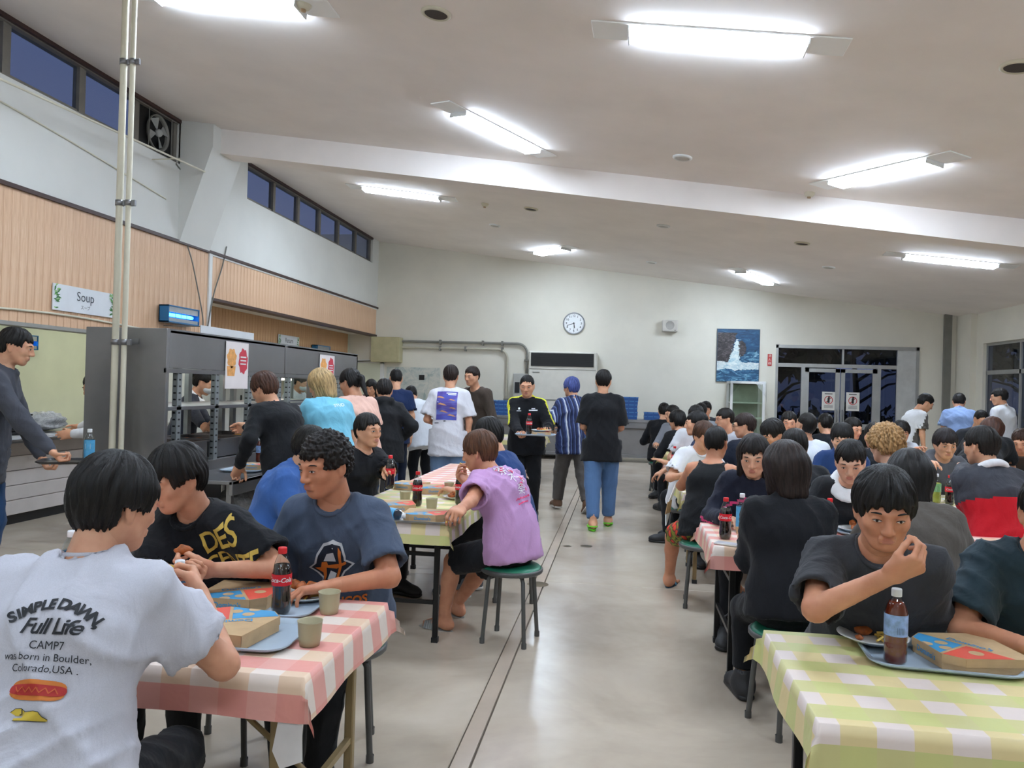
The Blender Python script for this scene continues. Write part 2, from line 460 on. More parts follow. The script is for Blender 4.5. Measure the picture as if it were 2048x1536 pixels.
wall_right = struct(wr.build('wall_right', M_WALL))
def rwin(n, ya, yb):
    w = struct(MB().box((XR + .06, ya, .55), (XR + .12, yb, .60)).box((XR + .06, ya, RZ - .05), (XR + .12, yb, RZ)).build('window_%d' % n, M_ALU))
    MB().box((XR + .06, ya, 2.02), (XR + .12, yb, 2.10)).build('transom', M_ALU, w)
    k = int(round((yb - ya) / 1.3)); st = (yb - ya) / k
    for i in range(k + 1): MB().box((XR + .06, ya + i * st - .03, .6), (XR + .12, ya + i * st + .03, RZ - .05)).build('mullion', M_ALU, w)
    for i in range(k):
        MB().box((XR + .085, ya + i * st + .03, .6), (XR + .091, ya + (i + 1) * st - .03, 2.02)).build('pane', M_GLASSD, w)
        MB().box((XR + .085, ya + i * st + .03, 2.1), (XR + .091, ya + (i + 1) * st - .03, RZ - .05)).build('pane', M_GLASSD, w)
rwin(3, 10.05, 16.9); rwin(4, 3.5, 9.7)
MB().box((6.72, YB - .09, 0), (6.86, YB, 3.32)).build('wall_conduit', M_GREYP, wall_back)
# door in the back wall
dr = struct(MB().box((DX0, YB - .02, DZ - .07), (DX1, YB + .12, DZ)).box((DX0, YB - .02, 0), (DX0 + .05, YB + .12, DZ)).box((DX1 - .06, YB - .02, 0), (DX1, YB + .12, DZ)).build('door_1', M_ALU))
MB().box((DX0 + .05, YB + .02, 2.12), (DX1 - .06, YB + .1, 2.2)).build('transom_bar', M_ALU, dr)
MB().box((5.82, YB, 0), (6.19, YB + .1, DZ - .07)).build('side_panel', plain('door_side_panel', (196, 196, 192), .5), dr)
MB().box((4.69, YB + .03, 2.2), (4.73, YB + .09, DZ - .07)).build('mullion', M_ALU, dr)
for x in (3.85, 5.42): MB().box((x, YB + .02, 0), (x + .075, YB + .1, 2.12)).build('door_post', M_ALU, dr)
for (a, b, c, d) in ((DX0 + .05, 4.69, 2.2, DZ - .07), (4.73, 5.82, 2.2, DZ - .07), (DX0 + .05, 3.85, .08, 2.12), (5.495, 5.82, .08, 2.12)):
    MB().box((a, YB + .055, c), (b, YB + .061, d)).build('pane', M_GLASSD, dr)
for (a, b, hx) in ((3.925, 4.655, 4.60), (4.675, 5.42, 4.72)):
    lf = MB().box((a, YB + .02, .03), (a + .085, YB + .07, 2.1)).box((b - .095, YB + .02, .03), (b, YB + .07, 2.1)).box((a, YB + .02, 2.02), (b, YB + .07, 2.1)).box((a, YB + .02, .03), (b, YB + .07, .2)).box((a, YB + .02, .80), (b, YB + .07, .92)).build('door_leaf', M_ALU, dr)
    MB().box((a + .085, YB + .042, .92), (b - .095, YB + .048, 2.02)).build('pane', M_GLASSD, lf)
    MB().box((a + .085, YB + .042, .2), (b - .095, YB + .048, .80)).build('pane', M_GLASSD, lf)
    MB().tube([(hx, YB + .02, .95), (hx, YB - .03, .98), (hx, YB - .03, 1.18), (hx, YB + .02, 1.21)], .012).build('handle', M_STEEL, lf)
for x in (4.30, 4.80):
    p = empty('door_notice', (x, YB + .036, 1.22))
    MB().box((-.005, -.002, -.02), (.27, .002, .38)).build('sheet', plain('paper', (226, 222, 214), .8, var=.02), p)
    r = MB().lathe([(.075, 0), (.09, 0)], 24, M=TR((.132, -.0035, .2), rx=math.pi / 2)); r.box((-.08, -.0072, -.008), (.08, -.006, .008), M=TR((.132, .0035, .2)) @ Matrix.Rotation(-.8, 4, 'Y'))
    r.build('ban_symbol', plain('notice_red', (190, 40, 40), .7), p)
    b = MB().box((.11, -.0045, .14), (.155, -.0035, .25)).ball((.14, -.003, .265), (.02, .002, .02))
    b.build('pictogram', M_BLACK, p)
    t = MB().box((.05, -.0045, .325), (.21, -.0035, .345))
    for i in range(3): t.box((.04, -.0045, .03 + i * .025), (.225, -.0035, .038 + i * .025))
    t.build('print', plain('notice_grey', (90, 88, 86), .8), p)
    tag(p, 'white notice with red ban circle stuck on a glass door leaf', 'notice', 'notices on the glass doors')
# ground, hedge and trees outside the door, dim at dusk
struct(MB().box((-2, YB + .25, -.3), (30, 45, -.05)).build('trim_4', plain('asphalt', (52, 54, 58), .9)))
M_LEAF = plain('dark_foliage', (28, 38, 26), .8, var=.3, vs=5)
M_BARK = plain('dark_bark', (40, 34, 30), .9)
def tree(x, y, h, r, lab, seed):
    rr = random.Random(seed); t = empty('garden_tree', (x, y, -.05))
    MB().tube([(0, 0, 0), (.1, .05, h * .5), (-.05, .1, h)], [.16, .11, .05], 8).build('trunk', M_BARK, t)
    for k in range(3):
        a = rr.random() * 6.28; MB().tube([(.05, .05, h * (.4 + .12 * k)), (r * .5 * math.cos(a), r * .5 * math.sin(a), h * (.62 + .1 * k)), (r * math.cos(a), r * math.sin(a), h * (.68 + .1 * k))], [.06, .04, .015], 6).build('branch', M_BARK, t)
    m = MB()
    for k in range(420):
        a = rr.random() * 6.28; b = math.acos(rr.uniform(-.6, 1)); q = r * (.55 + .5 * rr.random())
        c = Vector((q * math.sin(b) * math.cos(a), q * math.sin(b) * math.sin(a), h + q * .6 * math.cos(b)))
        u = Vector((rr.gauss(0, 1), rr.gauss(0, 1), rr.gauss(0, 1))).normalized() * .28; w = Vector((rr.gauss(0, 1), rr.gauss(0, 1), rr.gauss(0, 1))).normalized() * .18
        m.add([c - u, c + w, c + u, c - w], [(0, 1, 2, 3)])
    o = m.build('foliage', M_LEAF, t); o['kind'] = 'stuff'
    tag(t, lab, 'tree', 'trees outside the glass doors')
tree(4.4, 24.5, 2.6, 1.7, 'dark leafy tree outside the glass doors', 1)
tree(7.6, 27.5, 3.2, 2.0, 'dark leafy tree outside the glass doors', 2)
tree(11.9, 24.6, 2.8, 1.9, 'dark leafy tree outside the glass doors', 3)
hd = MB(); rr = random.Random(5)
for k in range(1500):
    c = Vector((rr.uniform(2.5, 15), rr.uniform(23.0, 23.8), rr.uniform(0, 1.15) * (1 - .12 * math.sin(k))))
    u = Vector((rr.gauss(0, 1), rr.gauss(0, 1), rr.gauss(0, 1))).normalized() * .16; w = Vector((rr.gauss(0, 1), rr.gauss(0, 1), rr.gauss(0, 1))).normalized() * .1
    hd.add([c - u, c + w, c + u, c - w], [(0, 1, 2, 3)])
h = hd.build('hedge', M_LEAF); h['kind'] = 'stuff'; tag(h, 'dark clipped hedge outside beyond the glass doors', 'hedge')

# --- kitchen behind the serving opening
M_KW = plain('kitchen_wall', (216, 219, 196), .6, var=.03, vs=2)
kw = MB().box((-8.9, 2.0, 0), (-8.8, YB, 2.75)).box((-8.9, 1.9, 0), (XL - .16, 2.0, 2.75))
struct(kw.build('wall_kitchen', M_KW))
struct(MB().box((-8.9, 1.9, 2.70), (XL - .16, YB, 2.80)).build('trim_5', plain('kitchen_ceiling', (200, 198, 186), .8)))
struct(MB().box((-6.5, 10.35, 2.64), (XL - .16, YB, 2.70)).build('trim_6', M_WHITE))
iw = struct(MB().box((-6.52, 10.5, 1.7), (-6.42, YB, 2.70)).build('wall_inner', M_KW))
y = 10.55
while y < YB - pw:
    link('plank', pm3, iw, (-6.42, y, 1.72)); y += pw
for i, yy in enumerate((4.2, 6.6, 9.0, 11.4, 13.8)):
    l = empty('kitchen_light', (-7.6, yy, 2.695))
    MB().box((-.16, -.65, -.05), (.16, .65, 0)).build('housing', M_WHITEP, l)
    MB().box((-.13, -.62, -.062), (.13, .62, -.05)).build('diffuser', emis('kitchen_lamp', (240, 245, 235), KLAMP), l)
    tag(l, 'white fluorescent fitting on the kitchen ceiling behind the counter', 'ceiling light', 'kitchen lights')
# far end of the kitchen: hall door beside the electric box
d2 = struct(MB().box((-6.5, YB - .05, 0), (-6.42, YB, 2.05)).box((-5.62, YB - .05, 0), (-5.54, YB, 2.05)).box((-6.5, YB - .05, 1.97), (-5.54, YB, 2.05)).build('door_2', M_WHITEP))
lf = MB().box((-6.42, YB - .04, 0), (-5.62, YB - .005, 1.97)).build('door_leaf', M_KW, d2)
MB().tube([(-6.3, YB - .05, 2.0), (-5.9, YB - .12, 2.02), (-5.75, YB - .05, 2.03)], .015).build('door_closer', M_GREYP, d2)

# --- counter under the opening (serving side)
ct = empty('serving_counter', (0, 0, 0))
MB().box((-6.75, 4.25, .83), (-5.72, 10.3, .87)).build('worktop', M_STEEL, ct)
for i in range(5): MB().box((-6.6, 4.25, .1 + i * .146), (-5.93, 10.3, .1 + i * .146 + .140), bev=.004).build('front_board', plain('counter_front', (214, 206, 202), .5, var=.03), ct)
MB().box((-6.6, 4.25, 0), (-5.97, 10.3, .1)).build('kick_board', M_BLACK, ct)
for i in range(4): MB().tube([(-5.78 + i * .085, 4.3, .885), (-5.78 + i * .085, 10.2, .885)], .014).build('slide_rail', M_STEEL, ct)
for i in range(5):
    yy = 4.6 + i * 1.35
    MB().box((-5.79, yy - .015, .868), (-5.51, yy + .015, .884)).box((-5.93, yy - .015, .84), (-5.72, yy + .015, .868)).build('rail_bracket', M_STEEL, ct)
tag(ct, 'long steel serving counter with white boarded front below the soup sign', 'counter')
# ================================================================== FIXTURES
TILT = math.atan(SL)
def on_ceiling(name, x, y, rz=0.0):
    o = link(name, None, None, (x, y, ceil_z(x)))
    o.rotation_euler = (Matrix.Rotation(TILT, 4, 'Y') @ Matrix.Rotation(rz, 4, 'Z')).to_euler(); return o
M_LAMP = emis('lamp_diffuser', (218, 235, 255), LAMP)
lm_base = MB().box((-.9, -.14, -.012), (.9, .14, .0), bev=.004).mesh('lamp_base', [plain('lamp_plate', (252, 252, 250), .35, var=.0)])
lm_diff = MB().box((-.62, -.115, -.055), (.62, .115, -.012), bev=.02).mesh('diffuser', [M_LAMP])
lm_cap = MB().box((-.006, -.117, -.057), (.006, .117, -.012), bev=.002).mesh('end_cap', [M_WHITEP])
def ceiling_light(x, y, deg, label):
    o = on_ceiling('ceiling_light', x, y, math.radians(deg))
    link('base_plate', lm_base, o); link('diffuser', lm_diff, o)
    for s in (-1, 1): link('end_cap', lm_cap, o, (s * .625, 0, 0))
    tag(o, label, 'ceiling light', 'hexagon of ceiling light panels')
ceiling_light(.6, 5.8, -2, 'long light panel on the ceiling set straight across the aisle, between two round speakers')
ceiling_light(-3.2, 5.88, 0, 'light panel on the ceiling above the twin cream pipes')
ceiling_light(-1.43, 8.53, 58, 'slanting light panel on the ceiling before the beam, above the serving line')
ceiling_light(2.57, 8.51, -60, 'slanting light panel on the ceiling before the beam, over the crowded tables')
ceiling_light(-3.58, 12.24, 2, 'light panel on the ceiling past the beam, beside the high windows')
ceiling_light(4.7, 12.36, -5, 'light panel on the ceiling past the beam, towards the right window wall')
ceiling_light(-1.5, 16.0, -58, 'slanting light panel on the ceiling above the clock')
ceiling_light(2.53, 16.1, 56, 'slanting light panel on the ceiling above the seascape painting')
for (x, y, d) in ((4.7, 5.8, 0), (-1.5, 2.2, -58), (2.55, 2.2, 58), (.6, -1.6, 0), (-3.5, -1.2, 0)):
    ceiling_light(x, y, d, 'light panel on the ceiling before the nearest beam, over the front tables' if y < 3 else 'light panel on the ceiling near the right window wall')
def round_fit(name, x, y, r, label, cat, grp, kind):
    o = on_ceiling(name, x, y)
    if kind == 'speaker':
        MB().lathe([(r, 0), (r, -.012), (r * .82, -.022), (r * .76, -.012), (r * .76, 0)], 28).build('rim', M_CREAM, o)
        MB().lathe([(0, -.012), (r * .77, -.012)], 24).build('grille', plain('speaker_grille', (74, 68, 64), .8), o)
    elif kind == 'down':
        MB().lathe([(r, 0), (r, -.014), (r * .8, -.024), (r * .72, -.016)], 28).build('rim', M_WHITEP, o)
        MB().lathe([(0, -.01), (r * .45, -.006), (r * .73, -.017)], 24).build('lens', plain('lens_off', (206, 202, 194), .25), o)
    else:
        MB().lathe([(r, 0), (r, -.02), (r * .7, -.045), (r * .35, -.05), (0, -.05)], 22).build('body', M_CREAM, o)
        MB().lathe([(r * .36, -.05), (r * .36, -.066), (0, -.068)], 14).build('sensor', plain('sensor_tan', (176, 150, 116), .5), o)
    tag(o, label, cat, grp)
for (x, y, l) in ((-1.47, 5.8, 'round ceiling speaker with dark grille between two light panels over the aisle'), (2.63, 5.84, 'round ceiling speaker with dark grille towards the right window wall'),
                  (-1.5, 12.29, 'round ceiling speaker past the beam, beside the smoke detector'), (2.63, 12.43, 'round ceiling speaker past the beam, above the seated crowd')):
    round_fit('ceiling_speaker', x, y, .115, l, 'speaker', 'round ceiling speakers', 'speaker')
for (x, y) in ((.576, 8.75), (-2.36, 14.04), (.555, 12.37), (.5, 15.9), (3.43, 14.1)):
    round_fit('downlight', x, y, .105, 'unlit round white downlight on the ceiling %s' % ('before the beam' if y < 9 else 'past the beam'), 'downlight', 'unlit downlights', 'down')
for (x, y) in ((-2.53, 5.83), (2.1, 9.6), (-2.24, 12.33)):
    round_fit('smoke_detector', x, y, .06, 'small cream smoke detector %s' % ('near the cream pipes' if y < 7 else 'against the ceiling beam' if y < 10 else 'past the ceiling beam'), 'smoke detector', 'smoke detectors', 'smoke')

# --- wall clock
ck = empty('wall_clock', (-1.13, YB, 2.985))
RX = Matrix.Rotation(math.pi / 2, 4, 'X')
MB().lathe([(0, 0), (.245, 0), (.25, .03), (.235, .045), (.222, .036)], 40, M=RX).build('rim', plain('clock_rim', (150, 152, 154), .35, .5), ck)
MB().lathe([(0, .03), (.224, .03)], 40, M=RX).build('dial', plain('clock_dial', (240, 242, 242), .5, var=.01), ck)
nm = MB()
for k in range(1, 13):
    a = math.pi / 2 - k * math.pi / 6; place_text(nm, str(k), .065, TR((.168 * math.cos(a), -.032, .168 * math.sin(a)), rx=math.pi / 2), bold=.001)
for k in range(60):
    a = k * math.pi / 30; L = .012 if k % 5 else .02
    nm.box((-.0015, -.0325, .214 - L), (.0015, -.0315, .214), M=Matrix.Rotation(a, 4, 'Y'))
nm.build('numerals', M_BLACK, ck)
for (ang, L, w, nme) in ((42 * 6, .165, .006, 'minute_hand'), (5.7 * 30, .11, .008, 'hour_hand'), (180, .15, .002, 'second_hand')):
    MB().box((-w, -.036, -.025), (w, -.034, L), M=Matrix.Rotation(math.radians(ang), 4, 'Y')).build(nme, M_BLACK, ck)
MB().lathe([(.012, .03), (.012, .04), (0, .041)], 12, M=RX).build('hub', M_BLACK, ck)
tag(ck, 'round white wall clock with grey rim on the back wall', 'clock')
# --- wall speaker box
sp = empty('wall_speaker', (1.0, YB, 2.96))
MB().box((-.17, -.17, -.13), (.17, 0, .13), bev=.015).build('case', plain('speaker_case', (206, 202, 192), .5), sp)
MB().lathe([(0, 0), (.085, 0), (.09, .004), (.095, 0)], 24, M=TR((0, -.172, .01), rx=math.pi / 2)).build('grille', plain('speaker_front', (172, 168, 160), .7), sp)
MB().box((.1, -.174, -.11), (.12, -.17, -.09)).build('lamp', M_BLACK, sp)
tag(sp, 'small off-white speaker box on the wall between clock and painting', 'speaker')
# --- seascape painting
def sea_mat():
    n = N('seascape'); v = n.coord(); sx = n.new('ShaderNodeSeparateXYZ'); n.link(v, sx.inputs[0])
    x, z = sx.outputs[0], sx.outputs[2]
    nz = n.noise(n.coord((1.2, 1, 3.5)), 3.2, 6, .7, 1.4); fine = n.noise(n.coord((1, 1, 2)), 9, 5, .7, 1.0); blot = n.noise(v, 4.5, 4, .6, .6)
    sky = n.ramp(nz, [(.3, (14, 46, 78)), (.55, (26, 78, 116)), (.8, (78, 128, 156))])
    sea = n.ramp(nz, [(.3, (10, 34, 54)), (.5, (30, 84, 120)), (.62, (110, 160, 184)), (.75, (214, 228, 232))])
    rock = n.ramp(fine, [(.3, (22, 22, 28)), (.5, (58, 52, 54)), (.75, (122, 114, 114))])
    col = n.mix(n.math('GREATER_THAN', z, n.math('ADD', n.math('MULTIPLY', blot, .2), .0)), sea, sky)
    # cliff: left and mid-right masses above the water
    e1 = n.math('LESS_THAN', n.math('ADD', x, n.math('MULTIPLY', fine, .25)), n.math('ADD', n.math('MULTIPLY', z, .25), -.02))
    e1 = n.math('MULTIPLY', e1, n.math('LESS_THAN', z, .50)); e1 = n.math('MULTIPLY', e1, n.math('GREATER_THAN', n.math('ADD', z, n.math('MULTIPLY', blot, .2)), -.12))
    col = n.mix(e1, col, rock)
    dx = n.math('ADD', x, -.06); dz = n.math('ADD', z, -.15)
    rr = n.math('ADD', n.math('MULTIPLY', n.math('MULTIPLY', dx, dx), 45.0), n.math('MULTIPLY', n.math('MULTIPLY', dz, dz), 18.0))
    e2 = n.math('LESS_THAN', n.math('ADD', rr, n.math('MULTIPLY', fine, .9)), 1.0)
    col = n.mix(n.math('MULTIPLY', e2, n.math('GREATER_THAN', x, .0)), col, rock)
    # plume of spray
    pw_ = n.math('ADD', n.math('MULTIPLY', n.math('SUBTRACT', .42, z), .16), .02)
    pl = n.math('LESS_THAN', n.math('ADD', n.math('ABSOLUTE', n.math('ADD', x, n.math('ADD', n.math('MULTIPLY', z, -.1), .06))), n.math('MULTIPLY', n.math('SUBTRACT', fine, .5), .28)), pw_)
    pl = n.math('MULTIPLY', pl, n.math('LESS_THAN', z, .36)); pl = n.math('MULTIPLY', pl, n.math('GREATER_THAN', z, -.2))
    foam = n.ramp(fine, [(.25, (120, 176, 196)), (.5, (214, 226, 224)), (.7, (246, 248, 244))])
    col = n.mix(pl, col, foam)
    fb = n.math('LESS_THAN', n.math('ABSOLUTE', n.math('ADD', z, n.math('ADD', n.math('MULTIPLY', blot, .18), .14))), .085)
    col = n.mix(n.math('MULTIPLY', fb, .85), col, foam)
    n.set(Base_Color=col, Roughness=.45, Normal=n.bump(fine, .2, .004)); return n.m
pt = empty('seascape_painting', (2.49, YB, 2.34))
MB().box((-.45, -.035, -.575), (.45, -.005, .575), bev=.003).build('canvas', sea_mat(), pt)
for s in (-1, 1):
    MB().box((s * .452 - .006, -.036, -.58), (s * .452 + .006, 0, .58)).build('frame_edge', plain('canvas_edge', (70, 84, 96), .6), pt)
    MB().box((-.458, -.036, s * .578 - .006), (.458, 0, s * .578 + .006)).build('frame_edge', plain('canvas_edge', (70, 84, 96), .6), pt)
tag(pt, 'large unframed blue seascape painting of waves breaking on cliffs', 'painting')
# --- red fire sign strip beside the door
rs = empty('red_sign', (3.17, YB - .006, 2.26))
MB().box((-.045, -.004, -.13), (.045, .006, .13), bev=.003).build('plate', plain('sign_red', (196, 52, 48), .5), rs)
t = MB()
for i, ch in enumerate('消火器'): place_text(t, ch, .07, TR((0, -.006, .085 - i * .08), rx=math.pi / 2))
t.build('lettering', plain('sign_cream', (236, 220, 210), .6), rs)
tag(rs, 'small vertical red sign with pale characters beside the glass doors', 'sign')
# --- floor-standing air conditioner
ac = empty('air_conditioner', (-1.32, YB - .362, 0))
MB().box((-.75, -.2, 0), (.75, .36, 2.32), bev=.02).build('cabinet', plain('ac_beige', (212, 208, 196), .45, var=.03), ac)
MB().box((-.70, -.215, 1.99), (.68, -.19, 2.28)).build('outlet', M_BLACK, ac)
for i in range(7): MB().box((-.70, -.222, 2.0 + i * .041), (.68, -.205, 2.008 + i * .041), M=None).build('louvre', M_BLACKM, ac)
MB().box((-.735, -.206, 1.92), (.735, -.199, 1.93)).build('seam', M_GREYP, ac)
MB().box((-.735, -.21, 1.24), (.735, -.199, 1.26)).build('seam', M_GREYP, ac)
t = MB(); t.box((-.66, -.208, 1.84), (-.50, -.203, 1.86)); t.build('badge', M_GREYP, ac)
tag(ac, 'tall beige floor-standing air conditioner with black louvred outlet below the clock', 'air conditioner')
cb2 = empty('control_box', (-2.27, YB - .202, 0))
MB().box((-.17, -.1, .9), (.17, .2, 1.82), bev=.01).build('case', plain('grey_case', (178, 176, 168), .5), cb2)
MB().box((-.13, -.11, 1.38), (-.02, -.098, 1.62)).build('display', M_BLACK, cb2)
tag(cb2, 'grey control box on the wall between the pipes and the air conditioner', 'control box')
# --- pipes from the electric box
eb = empty('electric_box', (-5.42, YB - .002, 2.3))
MB().box((-.36, -.3, -.3), (.32, 0, .28), bev=.01).build('case', plain('box_khaki', (186, 178, 138), .5), eb)
MB().box((-.30, -.306, -.25), (.26, -.298, .23), bev=.002).build('cover', plain('box_khaki', (186, 178, 138), .5), eb)
tag(eb, 'square khaki electric box high in the corner of the back wall', 'electric box')
def wall_pipe(z, xr, drop, m, label, r=.028):
    p = empty('wall_pipe', (0, YB - .07, 0)); R = .22
    pts = [(-5.1, 0, z), (xr - R, 0, z)] + arc((xr - R, 0, z - R), R, math.pi / 2, 0, 6)[1:] + [(xr, 0, drop)]
    MB().tube(pts, r, 10).build('pipe', m, p)
    for x in (-4.2, -3.2 if xr > -2.3 else -3.6, -2.75):
        MB().box((x - .02, -.035, z - .06), (x + .02, .07, z + .05)).build('bracket', M_GREYP, p)
    MB().box((xr - .06, -.04, drop + .3), (xr + .06, .07, drop + .34)).build('bracket', M_GREYP, p)
    tag(p, label, 'pipe', 'pipes on the back wall')
wall_pipe(2.50, -2.17, 1.8, plain('pipe_grey', (128, 126, 118), .45), 'upper grey conduit bending down beside the air conditioner')
wall_pipe(2.36, -2.62, .9, plain('pipe_cream', (190, 184, 164), .5), 'lower cream conduit bending down the back wall')
# patched panel
pp = MB().box((-.62, -.02, -.75), (.66, 0, .75), bev=.004)
n_ = N('peeling_board'); v_ = n_.coord(); q_ = n_.noise(v_, 5, 6, .75, 1.0)
n_.set(Base_Color=n_.ramp(q_, [(.42, (210, 208, 196)), (.56, (186, 192, 184)), (.7, (128, 152, 148))]), Roughness=.8)
po = empty('patched_board', (-4.85, YB - .002, 1.15)); pp.build('board', n_.m, po)
MB().box((.16, -.024, .46), (.29, -.018, .58)).build('hole', M_BLACK, po)
tag(po, 'weathered board with peeling green paint and square hole on the back wall', 'board')

# --- steel counter along the back wall, crates on it
sc = empty('steel_counter', (0, 0, 0))
MB().box((-3.45, 16.62, .84), (2.1, 17.30, .9), bev=.008).build('worktop', M_STEEL, sc)
MB().box((-3.4, 16.66, .72), (2.05, 17.28, .84)).build('apron', M_STEEL, sc)
MB().box((-3.4, 16.8, .16), (2.05, 17.28, .72)).build('front', M_STEELD, sc)
MB().box((-3.4, 16.7, .10), (2.05, 17.28, .16)).build('lower_shelf', M_STEEL, sc)
for i in range(5): MB().tube([(-3.3 + i * 1.32, 16.74, 0), (-3.3 + i * 1.32, 16.74, .1)], .025).build('foot', M_STEEL, sc)
tag(sc, 'long stainless steel counter standing along the back wall', 'counter')
M_CRATE = plain('crate_blue', (34, 84, 150), .5, var=.05)
def crate_mesh():
    m = MB(); w, d, h = .3, .21, .075
    m.box((-w, -d, 0), (w, d, .006)); 
    for s in (-1, 1):
        m.box((s * w - .006, -d, 0), (s * w + .006, d, h)); m.box((-w, s * d - .006, 0), (w, s * d + .006, h))
        m.box((-w - .012, s * (d + .004) - .008, h - .016), (w + .012, s * (d + .004) + .008, h), 1)
        m.box((s * (w + .004) - .008, -d - .012, h - .016), (s * (w + .004) + .008, d + .012, h), 1)
        for k in range(5): m.box((-w + .06 + k * .12 - .01, s * (d + .008) - .006, .0), (-w + .06 + k * .12 + .01, s * (d + .008) + .006, h))
    return m.mesh('crate', [M_CRATE, plain('crate_rim_lit', (70, 128, 188), .5)])  # rims in a lighter blue: shading of the stacks put into the colour
cme = crate_mesh(); g_hole = plain('crate_shadow', (20, 52, 100), .6)
def crates(x, y, n, lab):
    for k in range(n):
        o = link('plastic_crate', cme, None, (x + RNG.uniform(-.01, .01), y, .902 + k * .078)); 
        tag(o, lab, 'crate', 'blue crates on the back counter')
crates(-3.05, 16.95, 4, 'blue plastic crate in the stack at the steel counter end beside the peeling board')
crates(-2.38, 16.95, 4, 'blue plastic crate in the stack behind the yellow-shouldered jacket')
crates(.02, 16.95, 6, 'blue plastic crate in the tallest stack on the steel counter')
crates(.78, 16.95, 2, 'blue plastic crate in the lowest stack on the steel counter')
# --- tall white glazed cabinet under the painting
gc = empty('glass_cabinet', (2.62, YB - .36, 0))
for sx in (-1, 1):
    for sy in (-1, 1): MB().box((sx * .33 - .025, sy * .3 - .025, 0), (sx * .33 + .025, sy * .3 + .025, 1.76)).build('post', M_WHITEP, gc)
for z in (.25, .62, .98, 1.3): MB().box((-.33, -.3, z), (.33, .3, z + .025)).build('shelf', M_WHITEP, gc)
MB().box((-.36, -.33, 1.72), (.36, .33, 1.77)).build('top', M_WHITEP, gc)
MB().box((-.36, -.33, .0), (.36, .33, .1)).build('base', M_WHITEP, gc)
MB().box((-.31, -.315, .12), (.31, -.31, 1.7)).build('glass_door', glassmat('cabinet_glass', (.8, .86, .8, 1), .03), gc)
MB().box((-.31, .295, .12), (.31, .305, 1.7)).build('back', plain('cabinet_back', (186, 190, 176), .6), gc)
for sx in (-1, 1):
    m = MB(); a = (sx * .36, -.34, 1.765)
    m.add([(sx * .37, -.34, 1.775), (sx * .12, -.345, 1.77), (sx * .36, -.36, 1.45), (sx * .39, -.33, 1.3), (sx * .375, -.2, 1.77)], [(0, 1, 2), (0, 2, 3), (0, 3, 4)])
    m.build('plastic_film', glassmat('film', (.86, .87, .88, 1), .15, 4.0), gc)
tag(gc, 'tall white glazed cabinet with shelves standing below the painting', 'cabinet')

# --- insect light traps, signs on the planks
def bug(loc, lab, rz=math.pi / 2, s=1.0):
    o = empty('insect_trap', loc, rz); o.scale = (s, s, s)
    MB().box((-.36, -.13, -.1), (.36, 0, -.085)).box((-.36, -.13, .1), (.36, 0, .115)).box((-.36, -.13, -.1), (-.345, 0, .115)).box((.345, -.13, -.1), (.36, 0, .115)).box((-.36, -.01, -.1), (.36, 0, .115)).build('case', plain('trap_blue', (34, 110, 160), .4), o)
    MB().box((-.34, -.12, .03), (.34, -.11, .10), M=None).build('cover', plain('trap_silver', (170, 174, 176), .35, .4), o)
    MB().box((-.34, -.12, -.085), (.34, -.11, -.04)).build('cover', plain('trap_silver', (170, 174, 176), .35, .4), o)
    MB().tube([(-.28, -.07, 0), (.28, -.07, 0)], .022).build('tube', emis('uv_tube', (60, 160, 255), 5.0), o)
    for k in range(4): MB().tube([(-.2 + k * .13, -.125, -.04), (-.2 + k * .13, -.125, .03)], .003, 5).build('guard', M_GREYP, o)
    tag(o, lab, 'insect trap', 'insect light traps')
bug((XL + .03, 9.45, 2.29), 'blue glowing insect trap on the planks right of the soup sign')
bug((-6.385, 15.95, 2.15), 'blue glowing insect trap above the far end of the steel serving shelves')
bug((-8.75, 10.3, 1.95), 'blue glowing insect trap on the kitchen wall inside the opening')
M_SIGN = plain('sign_white', (226, 228, 230), .5, var=.02)
M_INK = plain('ink_grey', (70, 74, 80), .7)
def sign(loc, w, h, texts, lab, leaves=True, name='hanging_sign'):
    o = empty(name, loc, math.pi / 2)
    MB().box((-w / 2, -.01, -h / 2), (w / 2, 0, h / 2)).build('board', M_SIGN, o)
    for (tx, sz, dz) in texts:
        t = MB(); place_text(t, tx, sz, TR((0, -.0125, dz), rx=math.pi / 2)); t.build('lettering', M_INK, o)
    if leaves:
        rr = random.Random(hash(lab) % 99); m = [MB(), MB()]
        for k in range(44):
            s = -1 if k % 2 else 1; x = s * (w / 2 - rr.uniform(.0, .06)); z = rr.uniform(-h / 2 + .02, h / 2 - .02)
            a = math.pi / 2 - s * rr.uniform(.4, 1.9) if s > 0 else math.pi / 2 + rr.uniform(.4, 1.9); L = rr.uniform(.04, .075)
            d = Vector((-abs(math.cos(a)) * s, 0, math.sin(a))); q = Vector((d.z, 0, -d.x)) * .009
            tip = Vector((x, -.0135 - k * 2e-5, z)) + d * L; b = Vector((x, -.0135 - k * 2e-5, z)); c = b + d * L * .4
            tip.x = max(-w / 2, min(w / 2, tip.x)); tip.z = max(-h / 2, min(h / 2, tip.z)); 
            m[k % 3 > 0].add([b, c + q, tip, c - q], [(0, 1, 2, 3)])
        m[0].build('leaf_print', plain('leaf_light', (150, 196, 120), .7), o)['kind'] = 'stuff'; m[1].build('leaf_print', plain('leaf_dark', (66, 120, 62), .7), o)['kind'] = 'stuff'
    tag(o, lab, 'sign'); return o
sign((XL + .012, 7.75, 2.29), .98, .27, [('Soup', .14, .035), ('スープ', .05, -.075)], 'white sign reading Soup between printed green leaves on the planks')
sign((-6.385, 14.45, 2.24), .95, .26, [('Return', .13, .03)], 'white sign reading Return on the inner plank wall')
sign((-5.2, 9.86, 2.06), 1.42, .2, [], 'blank white board hanging above the steel serving shelves', False)
